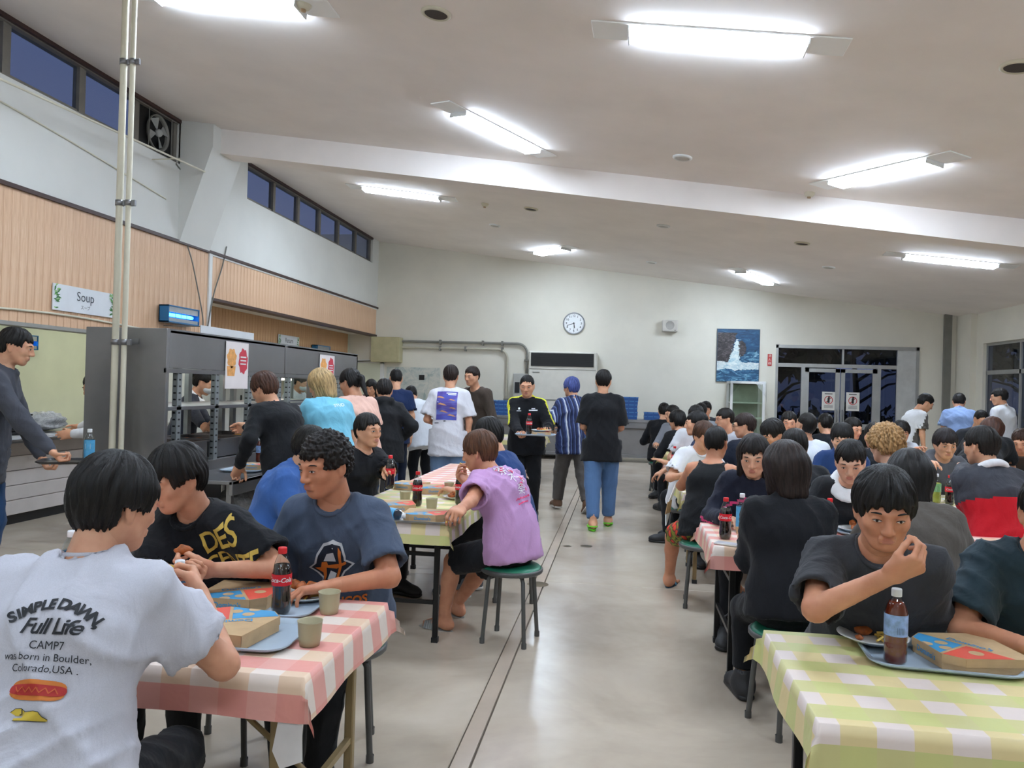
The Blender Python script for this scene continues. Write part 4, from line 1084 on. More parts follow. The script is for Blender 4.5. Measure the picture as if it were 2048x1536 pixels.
def hair_tpl(style, h, seed=0):
    key = ('hair', style, h, seed)
    if key in _T: return _T[key]
    r = np.random.RandomState(seed + 11); f = Field((-.16, -.20, -.36), (.16, .16, .17), h)
    vol = {'crew': .005, 'short': .011, 'mop': .017, 'bowl': .022, 'bob': .022, 'long': .018, 'tail': .012, 'bun': .010, 'curly': .030, 'wavy': .014, 'swept': .018}[style]
    f.ell((0, -.014, .028), (.076 + vol, .096 + vol, .092 + vol), k=.01)
    if style in ('short', 'swept', 'wavy', 'crew'): f.ell((0, -.052, -.012), (.056, .048, .058), k=.03)
    elif style == 'mop': f.ell((0, -.048, -.016), (.064, .054, .064), k=.03)
    else: f.ell((0, -.045, -.02), (.066 + vol, .058 + vol * .8, .072), k=.03)
    if style == 'bob':
        for s in (-1, 1): f.cone((s * .068, -.02, .03), (s * .066, -.012, -.105), .036, .028, k=.03)
        f.cone((0, -.075, .02), (0, -.078, -.115), .05, .042, k=.04, lat=(1, 0, 0), asp=1.7)
    if style == 'long':
        for s in (-1, 1): f.cone((s * .07, -.02, .03), (s * .078, .005, -.22), .032, .022, k=.03)
        f.cone((0, -.075, .0), (0, -.085, -.27), .045, .03, k=.04, lat=(1, 0, 0), asp=1.9)
    if style == 'tail':
        f.cone((0, -.1, .01), (0, -.135, -.01), .022, .03, k=.01); f.cone((0, -.135, -.01), (0, -.15, -.17), .033, .014, k=.02)
    if style == 'bun': f.ell((0, -.12, .045), (.04, .034, .038), k=.008)
    if style == 'bowl': f.cone((0, -.01, .0), (0, -.02, -.012), .085, .083, k=.02)
    # the face and neck stay free
    brow = {'crew': .062, 'short': .05, 'mop': .036, 'bowl': .034, 'bob': .045, 'long': .05, 'tail': .048, 'bun': .065, 'curly': .04, 'wavy': .05, 'swept': .062}[style]
    side = {'bob': -.02, 'long': -.02, 'mop': .0, 'bowl': .0}.get(style, .015)
    w = .062 if style in ('bob', 'long') else .09
    x, y, z = f._xyz((slice(None),) * 3)
    jag = .008 * np.sin(x * 230 + seed) + .006 * np.sin(x * 97 + 1.7 * seed) + .006 * np.sin(y * 180 + seed)
    face = np.maximum(np.maximum(z - (brow + jag), .052 - y + np.float32(0)), np.abs(x) - w)
    f.D = np.maximum(f.D, -face.astype(np.float32))
    if style in ('crew', 'short', 'swept', 'tail', 'bun', 'curly', 'wavy', 'mop', 'bowl'):
        ear = {'crew': .02, 'bun': .012, 'tail': .012, 'short': .008, 'wavy': .004, 'mop': -.006}.get(style, -.012)
        sd = np.maximum(np.maximum(z - (ear + .6 * jag), -.036 - .25 * (z + .03) - y), -(np.abs(x) - .045))           # around the ears
        f.D = np.maximum(f.D, -sd.astype(np.float32))
        nape = {'crew': -.05, 'tail': -.055, 'bun': -.055, 'short': -.062, 'wavy': -.06}.get(style, -.07)
        f.D = np.maximum(f.D, (nape + .8 * jag - z + np.float32(0) * y).astype(np.float32) if style not in ('tail',) else np.where(y > -.09, (nape + jag - z).astype(np.float32) + 0 * f.D, f.D))
    Vt, Q = f.mesh(); c = Vt - V3(0, -.02, .02)
    az = np.arctan2(c[:, 0], -c[:, 1] + .0); rad = np.hypot(c[:, 0], c[:, 1])
    if style in ('curly', 'wavy'):
        nrm = vnormals(Vt, Q); d = np.zeros(len(Vt))
        for i in range(5):
            a, b, e = [unit(r.normal(size=3)) for _ in range(3)]; w_ = r.uniform(120, 230)
            d += np.abs(np.sin(w_ * (Vt @ a) + 2 * np.sin(60 * (Vt @ b))) * np.sin(w_ * .8 * (Vt @ e)))
        Vt = Vt + nrm * ((d - 1.6) * (.007 if style == 'curly' else .0045))[:, None]
    else:
        nrm = vnormals(Vt, Q)
        wob = az * 13 + 2.2 * np.sin(az * 5 + seed) + 1.1 * np.sin(c[:, 2] * 40 + seed) + 1.3 * np.sin(az * 3 + c[:, 2] * 25)
        d = .62 * np.sin(wob) + .45 * np.sin(az * 29 + 1.5 * np.sin(c[:, 2] * 50) + 2 * seed)
        amp = np.clip(rad / .06, .2, 1) * (.0028 if style in ('crew', 'bob', 'long', 'tail', 'bun') else .0042)
        Vt = Vt + nrm * (d * amp)[:, None]
        tip = np.clip(-nrm[:, 2] - .25, 0, 1) * (rad > .045); Vt[:, 2] -= tip * (.016 if style in ('mop', 'short', 'bowl') else .009) * (.5 + .5 * np.sin(az * 61 + 2 * np.sin(az * 17) + seed)) * (.55 + .45 * np.sin(az * 26 + seed))
    flow = np.stack([az * .09, np.linalg.norm(c, axis=1) * 0 + c[:, 2], rad * .3], 1).astype(np.float32)
    me = mesh_np('hair', Vt, Q, [])
    at_ = me.attributes.new('flow', 'FLOAT_VECTOR', 'POINT'); at_.data.foreach_set('vector', flow.ravel())
    _T[key] = me; return me
_HM = {}
def hair_mesh(style, h, seed, colour):
    key = (style, h, seed, colour)
    if key not in _HM:
        me = hair_tpl(style, h, seed).copy(); me.materials.append(hairmat(colour)); _HM[key] = me
    return _HM[key]
M_LIP = plain('lips', (198, 130, 112), .5); M_EYEW = plain('eye_white', (226, 222, 216), .25); M_IRIS = plain('iris', (34, 22, 16), .15)
M_BROW = plain('brow_hair', (28, 22, 20), .8)
def eye_mesh():
    m = MB(); n = 14; up = [(-.0145 + .029 * i / n, .0048 * math.sin(math.pi * i / n) ** .8) for i in range(n + 1)]; lo = [(x, -.0036 * math.sin(math.pi * i / n)) for i, (x, _) in enumerate(up)]
    def yy(x, z): return .0035 - 16 * x * x
    vs = [(x, yy(x, z), z) for x, z in up] + [(x, yy(x, z), z) for x, z in lo]
    m.add(vs, [(i, i + 1, n + 2 + i, n + 1 + i) for i in range(n)], 0, True)
    m.lathe([(0, .0009), (.0042, .0006), (.0047, -.001)], 14, 1, M=TR((0, .0035, .0004), rx=-math.pi / 2))
    m.tube([(x, yy(x, z) + .0006, z) for x, z in up], [.0004] + [.0011] * (n - 1) + [.0006], 5, 2, False); return m.mesh('eye', [M_EYEW, M_IRIS, M_BROW])
EYE = eye_mesh()
def brow_mesh():
    m = MB(); P_ = [(-.02, -.004, -.002), (-.01, .0015, .0025), (.004, .003, .003), (.018, -.001, -.001)]
    m.tube(P_, [.0016, .0028, .003, .0012], 6, 0); return m.mesh('eyebrow', [M_BROW])
BROW = brow_mesh()
M_GLF = plain('spectacle_frame', (40, 36, 36), .35, .4)
def rotm(ax, a): return np.array(Matrix.Rotation(a, 3, ax))
def ik(S_, W, l1, l2, hint):
    d = W - S_; L = np.linalg.norm(d)
    if L > (l1 + l2) * .995: W = S_ + d / L * (l1 + l2) * .995; d = W - S_; L = np.linalg.norm(d)
    if L < abs(l1 - l2) + .02: W = S_ + unit(d) * (abs(l1 - l2) + .02); d = W - S_; L = np.linalg.norm(d)
    u = d / L; a = (l1 * l1 - l2 * l2 + L * L) / (2 * L); hgt = math.sqrt(max(1e-6, l1 * l1 - a * a))
    p = unit(hint - u * (hint @ u)); return S_ + u * a + p * hgt, W
def frame_from(y, zhint):
    y = unit(y); x = unit(np.cross(y, zhint)); z = np.cross(x, y); return np.stack([x, y, z], 1)

PEOPLE = []
def person(label, head, Y, face, sit=True, lean=12, bend=14, side=0, twist=0, hyaw=0, hpitch=10, hroll=0, hair='short', hcol='17130f', hseed=0,
           skin='d9a584', shirt=('tee', '303236'), pants=('long', '1c1d20'), shoes='2a2a2c', lh=None, rh=None, lhp='relax', rhp='relax', lel=None, rel=None,
           lpalm=None, rpalm=None, lf=None, rf=None, bulk=1.0, seat=.45, group=None, lod=None, regions=None, glasses=False, shirt_name=None, collar=None, prints=None, hide_legs=False,
           sc=None, cat='person', foldamp=1.0, loose=1.0, legs_apart=.13, mask=False, apron=None, khint=None):
    rz = math.radians(face); Rw = rotm('Z', rz)
    tgt = at(head[0], head[1], Y=Y); tgt = V3(tgt.x, tgt.y, tgt.z)
    L1, L2 = math.radians(lean), math.radians(lean + bend); sd = math.radians(side)
    def updir(a, s): return unit((math.sin(s) * math.cos(a), math.sin(a), math.cos(a) * math.cos(s)))
    u1, u2, u3 = updir(L1, sd), updir((L1 + L2) / 2, sd), updir(L2, sd)
    Rt = rotm('Z', math.radians(twist)); right = unit(Rt @ V3(1, 0, 0)); right = unit(right - u3 * (right @ u3) * .6)
    Rh = Rt @ rotm('Z', math.radians(hyaw)) @ rotm('X', -math.radians(hpitch)) @ rotm('Y', math.radians(hroll))
    def skel(s):
        pz = seat + .112 if sit else .925 * s
        P0 = V3(0, 0, pz); W_ = P0 + u1 * .17 * s; C_ = W_ + u2 * .19 * s; Nk = C_ + u3 * .17 * s
        nd = unit(u3 * .8 + Rh @ V3(0, .05, .5)); H_ = Nk + nd * .095 * s + Rh @ V3(0, .022, .058)
        return P0, W_, C_, Nk, H_
    if sc is None:
        z1 = skel(1.0)[4][2]
        lo_, hi_ = (.88, 1.13) if sit else (.9, 1.09)
        base = (seat + .112) if sit else 0.0
        sc = min(hi_, max(lo_, (tgt[2] - base) / max(.2, z1 - base)))
    P0, Wst, Ch, Nk, Hd = skel(sc)
    off = Rw @ V3(Hd[0], Hd[1], 0); root_xy = tgt[:2] - off[:2]
    dist = math.hypot(tgt[0], tgt[1])
    if lod is None: lod = 0 if dist < 3.6 else 1 if dist < 7.8 else 2
    hb = (.0105, .0165, .023)[lod]; hh = (.0044, .0064, .0105)[lod]; hn = (.004, .006, .0095)[lod]
    def loc(p):  # world point -> local
        p = V3(p); return Rw.T @ (p - V3(root_xy[0], root_xy[1], 0))
    Sh = [Nk - u3 * .078 * sc + right * (s * .160 * sc * (.85 + .15 * bulk)) for s in (-1, 1)]
    Hp = [P0 + V3(s * .088 * sc, 0, -.02) for s in (-1, 1)]
    # arms
    El, Wr = [], []
    for i, (tg, hint) in enumerate(((lh, lel), (rh, rel))):
        s = -1 if i == 0 else 1
        if tg is None: tg = V3(s * .17, .40, .755) if sit else Sh[i] + V3(s * .05, .02, -.52 * sc)
        else:
            tg = tg() if callable(tg) else tg
            tg = loc(tg[1:]) if tg[0] == 'w' else (V3(tg) if not isinstance(tg[0], str) else V3(tg[1:]))
        if hint is not None and hint[0] == 'w': hint = loc(hint[1:]) - Sh[i]
        hv = V3(s * .55, -.35, -.75) if hint is None else V3(hint)
        e, w = ik(Sh[i], tg, .285 * sc, .25 * sc, hv); El.append(e); Wr.append(w)
    # legs
    Kn, An = [], []
    for i, ft in enumerate((lf, rf)):
        s = -1 if i == 0 else 1
        if ft is not None and ft[0] == 'w': ft = loc(ft[1:])
        if sit: fv = V3(s * legs_apart, .40 * sc, .078) if ft is None else V3(ft)
        else: fv = V3(s * .1, -.01, .078) if ft is None else V3(ft)
        k_, a_ = ik(Hp[i], fv, .43 * sc, .405 * sc, (V3(khint) if khint and i == 0 else V3(s * .12, 1, .5 if sit else 0))); Kn.append(k_); An.append(a_)
    allp = np.array([P0, Wst, Ch, Nk, Hd] + Sh + El + Wr + Hp + Kn + An); lo = allp.min(0) - .2; hi = allp.max(0) + .2; lo[2] = max(lo[2], -.02)
    b = bulk
    def torso(f, add, k=.05, lower=0.0):
        f.cone(P0 - u1 * (.02 + lower), P0 + u1 * .05, (.112 + add) * b, (.108 + add) * b, k, right, 1.45)
        f.cone(P0, Wst, (.108 + add) * b, (.098 + add) * b, k, right, 1.38); f.cone(Wst, Ch, (.098 + add) * b, (.108 + add) * b, k, right, 1.42)
        f.cone(Ch, Nk - u3 * .06, (.108 + add) * b, (.07 + add) * b, k, right, 1.5)
    # ---- skin
    f = Field(lo, hi, hb * 1.35); torso(f, -.008)
    f.cone(Nk - u3 * .06, Hd - Rh @ V3(0, .025, .055), .058, .052, .03)
    for i in (0, 1):
        f.cone(Nk - u3 * .05, Sh[i], .055, .05, .04); f.cone(Sh[i], El[i], .049 * b, .040 * b, .03); f.cone(El[i], Wr[i], .040, .0265, .015)
        f.cone(Hp[i], Kn[i], .078 * b, .055, .04); f.cone(Kn[i], Kn[i] + (An[i] - Kn[i]) * .35, .053, .052, .02); f.cone(Kn[i] + (An[i] - Kn[i]) * .3, An[i], .052, .036, .02)
    parts = [f.mesh() + (0,)]
    hv, hq, hm = head_tpl(hh); parts.append(((hv @ Rh.T + Hd).astype(np.float32), hq, hm))
    HF = []
    for i, (ps, pm) in enumerate(((lhp, lpalm), (rhp, rpalm))):
        v, q = hand_tpl(ps, hn); s = -1 if i == 0 else 1
        pd = V3(0, .25, -1) if pm is None and sit else (V3(-s, .2, -.2) if pm is None else V3(pm))
        Fm = frame_from(Wr[i] - El[i] + (V3(0, 0, 0)), -pd)
        if i == 0: v = v * (-1, 1, 1); q = q[:, ::-1]
        HF.append((Fm, Wr[i])); parts.append(((v @ Fm.T + Wr[i]).astype(np.float32), q, 0))
    bare = shoes in ('flip', 'bare', 'slide', 'clog')
    FF = []
    for i in (0, 1):
        fd = An[i] - Kn[i]; s = -1 if i == 0 else 1
        fa = frame_from(unit(V3(s * .12, 1, 0) if sit else V3(s * .08, 1, 0)), V3(0, 0, 1)); FF.append(fa)
        if bare:
            v, q = foot_tpl(hn * 1.2); v = v * ((-1 if i == 0 else 1), 1, 1); q = q[:, ::-1] if i == 0 else q
            parts.append(((v @ fa.T + An[i]).astype(np.float32), q, 0))
    Vt, Q, Mi = join(parts)
    o = link('person', mesh_np('person', Vt, Q, [skinmat(skin), M_LIP], True, Mi), None, (root_xy[0], root_xy[1], 0), (0, 0, rz))
    tag(o, label, cat, group)
    Hm = Matrix([list(Rh[i]) + [float(Hd[i])] for i in range(3)] + [[0, 0, 0, 1]])
    # ---- face parts, hair
    if hair != 'none':
        ho = link('hair', hair_mesh(hair, hh, hseed, hcol), o); ho.matrix_local = Hm
    if True:
        for s in (-1, 1):
            e = link('eye', EYE, o); e.matrix_local = Hm @ Matrix.Translation((s * .0325, .0905, .002)) @ Matrix.Rotation(-s * .3, 4, 'Z')
            e = link('eyebrow', BROW, o); e.matrix_local = Hm @ Matrix.Translation((s * .034, .0895, .024)) @ Matrix.Rotation(-s * .38, 4, 'Z')
    if glasses:
        g = MB()
        for s in (-1, 1):
            g.lathe([(.024, -.001), (.0258, 0), (.024, .001)], 18, M=TR((s * .034, .108, .0), rx=math.pi / 2)); g.tube([(s * .058, .105, .004), (s * .078, .02, .006), (s * .08, -.02, 0)], .0015, 5)
        g.tube([(-.011, .109, .004), (0, .112, .006), (.011, .109, .004)], .0015, 5); e = g.build('glasses', M_GLF, o); e.matrix_local = Hm
    if mask:
        f = Field((-.1, .0, -.13), (.1, .14, .02), .005); f.ell((0, .045, -.052), (.068, .066, .05), k=0); f.cut((0, .01, 0), (0, -1, 0)); v, q = f.mesh()
        e = link('face_mask', mesh_np('face_mask', v, q, [plain('mask_white', (228, 230, 232), .8)]), o); e.matrix_local = Hm
    # ---- clothes
    kind, col = shirt[0], shirt[1]
    long_ = kind in ('long', 'jacket', 'hood', 'collar_long'); tank = kind == 'tank'
    hem = (shirt[2] if len(shirt) > 2 else (.10 if sit else .15 if not long_ else .14))
    add = {'tee': .017, 'tank': .009, 'long': .016, 'jacket': .024, 'hood': .026, 'collar': .018, 'collar_long': .02}[kind] * loose
    f = Field(lo - .03, hi + .03, hb); torso(f, add, .05, hem)
    f.cone(P0 + u1 * .06, P0 - u1 * hem, (.115 + add) * b, (.122 + add * 1.3) * b, .04, right, 1.42)
    if tank:
        for i in (0, 1): f.cone(Nk - u3 * .03 + right * ((-1, 1)[i] * .085), Ch, .035, .06, .03)
    else:
        fr = {'tee': .74, 'collar': .7}.get(kind, 1.0) if len(shirt) < 4 else shirt[3]
        for i in (0, 1):
            sdv = unit(El[i] - Sh[i]); f.cone(Nk - u3 * .05, Sh[i] + u3 * .005, .046 + add * .6, .05 + add * .8, .045)
            if long_:
                f.cone(Sh[i], El[i], .055 + add * .7, .049 + add * .6, .035); f.cone(El[i], El[i] + (Wr[i] - El[i]) * .93, .049 + add * .6, .036 + add * .4, .02)
            else:
                e = Sh[i] + (El[i] - Sh[i]) * fr; f.cone(Sh[i], e, .054 + add * .8, (.066 + add * 1.1) * (.95 + .05 * loose), .035)
    # openings
    P_hem = P0 - u1 * hem; x, y, z = f._xyz((slice(None),) * 3)
    if sit: # hem lies on the lap
        f.cut(P_hem, -u1)
    else: f.cut(P_hem, -u1)
    for i in (0, 1):
        if tank: f.ell(Sh[i] + right * ((-1, 1)[i] * .045) + u3 * .01, (.085, .12, .14), k=.01, mode='s')
        elif not long_:
            e = Sh[i] + (El[i] - Sh[i]) * fr; d = unit(El[i] - Sh[i]); rc = .12
            sl = f._sl(e - .13, e + d * .06 + .13)
            if sl is not None:
                xx, yy, zz = f._xyz(sl); pd_ = (xx - e[0]) * d[0] + (yy - e[1]) * d[1] + (zz - e[2]) * d[2]
                rr_ = np.sqrt(np.maximum(0, (xx - e[0]) ** 2 + (yy - e[1]) ** 2 + (zz - e[2]) ** 2 - pd_ ** 2))
                tor = (xx - Ch[0]) * right[0] * (-1, 1)[i] + (yy - Ch[1]) * right[1] * (-1, 1)[i] + (zz - Ch[2]) * right[2] * (-1, 1)[i]
                blk = np.maximum(np.maximum(-pd_, rr_ - rc), .17 * b - tor); f.D[sl] = np.maximum(f.D[sl], -blk.astype(np.float32))
            f.cone(e - d * .03, e + d * .03, .052 + add * .6, .056 + add * .7, .0, mode='s')
    nf = unit(np.cross(u3, right)); nf = nf if nf @ V3(0, 1, 0) > 0 else -nf
    nr = {'tank': .098, 'hood': .066, 'jacket': .062, 'collar': .062, 'collar_long': .06}.get(kind, .073)
    f.ell(Nk + u3 * .03 + nf * .022, (nr, nr, nr * .9), k=.01, mode='s'); f.cone(Nk + u3 * .02, Hd + u3 * .03, nr * .95, nr, .0, mode='s')
    if kind == 'hood':
        f.cone(Nk - nf * .075 - right * .07 - u3 * .0, Nk - nf * .075 + right * .07, .042, .042, .03); f.cone(Nk - nf * .085, Nk - nf * .1 - u3 * .09, .05, .03, .03)
        for s in (-1, 1): f.cone(Nk + right * s * .075 - nf * .04, Nk + right * s * .06 + nf * .05 - u3 * .03, .028, .02, .02)
    if kind in ('jacket', 'collar', 'collar_long') and collar is None:
        g = [Nk + u3 * .012 + right * (.066 * math.cos(t)) + nf * (.07 * math.sin(t) + .008) + u3 * (-.022 * math.sin(t)) for t in [k * math.pi / 8 for k in range(17)]]
        for k in range(16): f.cone(g[k], g[k + 1], .0135, k=.012)
    v, q = f.mesh(); nn = vnormals(v, q); v = v + nn * (folds(v, len(PEOPLE) * 7 + 3, (.0085, .0075, .005)[lod] * foldamp))[:, None]
    sn = shirt_name or {'tee': 't_shirt', 'tank': 'tank_top', 'long': 'sweater', 'jacket': 'jacket', 'hood': 'hooded_top', 'collar': 'shirt', 'collar_long': 'shirt'}[kind]
    sm = [col if not isinstance(col, str) else cloth(col)]; mi = None
    ctx = dict(P0=P0, Ch=Ch, Nk=Nk, u1=u1, u3=u3, right=right, nf=nf, Sh=Sh, El=El, Wr=Wr, Hd=Hd, Rh=Rh, HF=HF, Kn=Kn, An=An, root=o, rz=rz, hem=P_hem, Hp=Hp)
    if regions:
        sm += [cloth(c) for c in regions[0]]; mi = regions[1](v[q].mean(1), ctx)
    so = link(sn, mesh_np(sn, v, q, sm, True, mi), o); ctx['shirt'] = so; ctx['sv'] = (v, q)
    if kind == 'tee' and lod < 2 and not collar:
        bv = garment_bvh(ctx); A = Nk + u3 * .03 + nf * .022; ring = []
        for k in range(28):
            t = 2 * math.pi * k / 28; d_ = right * math.cos(t) + nf * math.sin(t); q_ = A + d_ * nr * .98 - u3 * (.02 + .035 * max(0, math.sin(t)))
            ht = bv.find_nearest(Vector(q_)); ring.append(ht[0] if ht[0] is not None else Vector(q_))
        for _ in range(3): ring = [(ring[k - 1] + ring[k] * 2 + ring[(k + 1) % 28]) / 4 for k in range(28)]
        MB().tube(ring + [ring[0], ring[1]], .0075, 8, caps=False).build('neckband', sm[0], so)
    if collar:
        m = Field(Nk - .16, Nk + .16, .007 if lod < 2 else .012)
        g = [Nk + u3 * .004 + right * (.074 * math.cos(t)) + nf * (.078 * math.sin(t) + .01) + u3 * (-.03 * math.sin(t)) for t in [k * math.pi / 10 for k in range(21)]]
        for k in range(20):
            m.cone(g[k], g[k + 1], .011, k=.01); m.cone(g[k] + (g[k] - Nk) * .2 - u3 * .012, g[k + 1] + (g[k + 1] - Nk) * .2 - u3 * .012, .009, k=.03); m.cone(g[k] + (g[k] - Nk) * .42 - u3 * .03, g[k + 1] + (g[k + 1] - Nk) * .42 - u3 * .03, .008, k=.03)
        cv, cq = m.mesh(); link('collar', mesh_np('collar', cv, cq, [cloth(collar)]), so)
    if apron:
        m = Field(lo, hi, hb); torso(m, add + .012, .05, hem); m.cut(P0, -nf); m.cut(Ch + u3 * .06, u3); av, aq = m.mesh(); link('apron', mesh_np('apron', av, aq, [cloth(apron)]), o)
    pk, pc = pants[0], pants[1]; pl = pants[2] if len(pants) > 2 else (1.0 if pk == 'long' else .0)
    f = Field(lo, hi, hb); wide = pants[3] if len(pants) > 3 else 1.0
    f.cone(P0 - u1 * .02, P0 + u1 * .07, .117 * b, .111 * b, .05, right, 1.42)
    for i in (0, 1):
        f.cone(Hp[i], Kn[i], .088 * b * wide, .068 * wide, .04)
        if pk == 'long':
            e = Kn[i] + (An[i] - Kn[i]) * (.93 * pl); f.cone(Kn[i], e, .066 * wide, .052 * wide, .03); d = unit(An[i] - Kn[i]); sl = f._sl(e - .11, e + .11 + d * .05)
        else:
            e = Hp[i] + (Kn[i] - Hp[i]) * (pl or .85); f.cone(Hp[i], e, .09 * b * wide, .086 * wide, .04); d = unit(Kn[i] - Hp[i]); sl = f._sl(e - .16, e + .16 + d * .15)
        if sl is not None:
            xx, yy, zz = f._xyz(sl); pd_ = (xx - e[0]) * d[0] + (yy - e[1]) * d[1] + (zz - e[2]) * d[2]
            rr_ = np.sqrt(np.maximum(0, (xx - e[0]) ** 2 + (yy - e[1]) ** 2 + (zz - e[2]) ** 2 - pd_ ** 2))
            f.D[sl] = np.maximum(f.D[sl], -np.maximum(-pd_, rr_ - .15).astype(np.float32))
        if pk != 'long': f.cone(e - d * .03, e + d * .03, .068, .072, 0, mode='s')
    if sit: f.cut(P0 + V3(0, 0, .10), V3(0, -.25, 1))
    else: f.cut(P0 + u1 * .10, u1)
    v, q = f.mesh(); nn = vnormals(v, q); v = v + nn * (folds(v, len(PEOPLE) * 5 + 91, (.006, .005, .004)[lod]))[:, None]
    pn = 'trousers' if pk == 'long' else 'shorts'
    ctx['pants'] = link(pn, mesh_np(pn, v, q, [pc if not isinstance(pc, str) else cloth(pc, heather=.09)]), o)
    for i in (0, 1):
        M4 = Matrix([list(FF[i][r]) + [float(An[i][r])] for r in range(3)] + [[0, 0, 0, 1]])
        if not sit and lod < 2 and An[i][2] > .12: M4 = M4 @ Matrix.Rotation(-.5, 4, 'X')
        if not bare:
            (sv, sq), (ov, oq) = shoe_tpl(hn * 1.3); key = ('shoe', shoes, hn)
            if key not in _T: _T[key] = (mesh_np('shoe', sv, sq, [plain('shoe_' + shoes, tuple(int(shoes[k:k + 2], 16) for k in (0, 2, 4)), .6)]), mesh_np('sole', ov, oq, [M_SOLE if shoes != '2a2a2c' else M_BLACK]))
            s_ = link('shoe', _T[key][0], o); s_.matrix_local = M4; link('sole', _T[key][1], s_)
        elif shoes != 'bare':
            m = MB(); out = [(.032 * math.cos(t) * (1 + .25 * math.sin(t)), .05 + .125 * math.sin(t)) for t in [k * math.pi / 10 for k in range(20)]]
            m.prism([(x * 1.35, y) for x, y in out], -.097, -.076)
            sl_ = m.build('sandal', plain('sandal_' + shoes, {'flip': (64, 92, 110), 'slide': (176, 176, 170), 'clog': (104, 200, 40)}[shoes], .55), o); sl_.matrix_local = M4
            t = MB()
            if shoes == 'flip':
                for s in (-1, 1): t.tube([(0, .125, -.074), (s * .022, .09, -.03), (s * .044, .03, -.072)], .006, 6)
            else:
                for k in range(5): t.tube([(-.046, .05 + k * .015, -.075), (-.03, .05 + k * .015, -.02 - .005 * k), (.03, .05 + k * .015, -.02 - .005 * k), (.046, .05 + k * .015, -.075)], .0095, 6)
                if shoes == 'clog': t.tube([(-.044, .03, -.06), (-.04, -.05, -.05), (0, -.085, -.045), (.04, -.05, -.05), (.044, .03, -.06)], .009, 6)
            t.build('strap', plain('strap_' + shoes, {'flip': (78, 120, 140), 'slide': (150, 150, 146), 'clog': (120, 214, 50)}[shoes], .5), sl_)
    if prints: prints(ctx)
    PEOPLE.append(ctx); return ctx

# --- prints: flat shapes laid on a garment by casting rays along -direction
def garment_bvh(ctx): 
    if 'bvh' not in ctx:
        v, q = ctx['sv']; ctx['bvh'] = BVHTree.FromPolygons([tuple(map(float, p)) for p in v], [tuple(map(int, p)) for p in q])
    return ctx['bvh']
def lay(ctx, name, mat, origin, xdir, updir_, polys, eps=.003, sub=.012):
    """polys: list of (verts2d, faces); xdir/updir in garment space; the print faces xdir x updir"""
    bv = garment_bvh(ctx); xd = unit(xdir); zd = unit(V3(updir_) - xd * (V3(updir_) @ xd)); nd = np.cross(xd, zd); o = V3(origin)
    import bmesh
    bm = bmesh.new()
    for vs, fs in polys:
        bvs = [bm.verts.new((p[0], p[1], 0)) for p in vs]
        for f_ in fs:
            try: bm.faces.new([bvs[i] for i in f_])
            except ValueError: pass
    bmesh.ops.triangulate(bm, faces=bm.faces[:])
    for _ in range(5):
        lg = [e for e in bm.edges if e.calc_length() > sub]
        if not lg: break
        bmesh.ops.subdivide_edges(bm, edges=lg, cuts=1); bmesh.ops.triangulate(bm, faces=bm.faces[:])
    dead = []
    for v in bm.verts:
        p = o + xd * v.co.x + zd * v.co.y; hit = bv.ray_cast(Vector(p + nd * .35), Vector(-nd), .7)
        if hit[0] is None: dead.append(v)
        else: v.co = hit[0] + Vector(nd) * eps
    if dead: bmesh.ops.delete(bm, geom=dead, context='VERTS')
    me = bpy.data.meshes.new(name); bm.to_mesh(me); bm.free(); me.materials.append(mat); me.polygons.foreach_set('use_smooth', [True] * len(me.polygons)); me.update()
    return link(name, me, ctx['shirt'])
def t2(body, size, x=0, y=0, rot=0, **kw):
    vs, fs = text_mesh(body, size, **kw); c, s = math.cos(rot), math.sin(rot)
    return ([(x + v.x * c - v.y * s, y + v.x * s + v.y * c) for v in vs], fs)
def poly(pts): return (pts, [tuple(range(len(pts)))])
def stroke(pts, w):
    out = []
    for i in range(len(pts) - 1):
        a, b = Vector(pts[i]), Vector(pts[i + 1]); d = (b - a).normalized(); n_ = Vector((-d.y, d.x)) * w / 2; a2 = a - d * w * .3; b2 = b + d * w * .3
        out.append(([tuple(a2 + n_), tuple(a2 - n_), tuple(b2 - n_), tuple(b2 + n_)], [(0, 1, 2, 3)]))
    return out
INK = lambda c: plain('print_%02x%02x%02x' % tuple(c), c, .7, var=.03)
# ================================================================== TABLES, CLOTHS, STOOLS, TABLEWARE
TZ = .70
def gingham(name, row, row2, col, blank, cell=.085):
    n = N(name); uv = n.new('ShaderNodeUVMap'); sx = n.new('ShaderNodeSeparateXYZ'); n.link(uv.outputs[0], sx.inputs[0])
    def band(o): return n.math('LESS_THAN', n.math('FRACT', n.math('MULTIPLY', o, 1 / (2 * cell))), .5)
    r, c = band(sx.outputs[1]), band(sx.outputs[0])
    a = n.mix(c, lin(blank), lin(col)); b = n.mix(c, lin(row2), lin(row)); colr = n.mix(r, a, b)
    v = n.coord(); nz = n.noise(v, 5, 3); n.set(Base_Color=n.mix(n.math('MULTIPLY', nz, .08), colr, lin((150, 130, 110))), Roughness=.42, Specular_IOR_Level=.4,
        Normal=n.bump(n.noise(v, 7, 3, .5, .6), .25, .02)); return n.m
M_PINK = gingham('pink_gingham', (233, 158, 146), (236, 172, 160), (236, 206, 176), (240, 226, 214))
M_YEL = gingham('yellow_gingham', (212, 212, 140), (214, 208, 146), (234, 214, 158), (236, 220, 212))
M_KHAKI = plain('khaki_metal', (150, 130, 92), .5, .2, var=.1); M_TOP = plain('table_board', (176, 150, 112), .5)
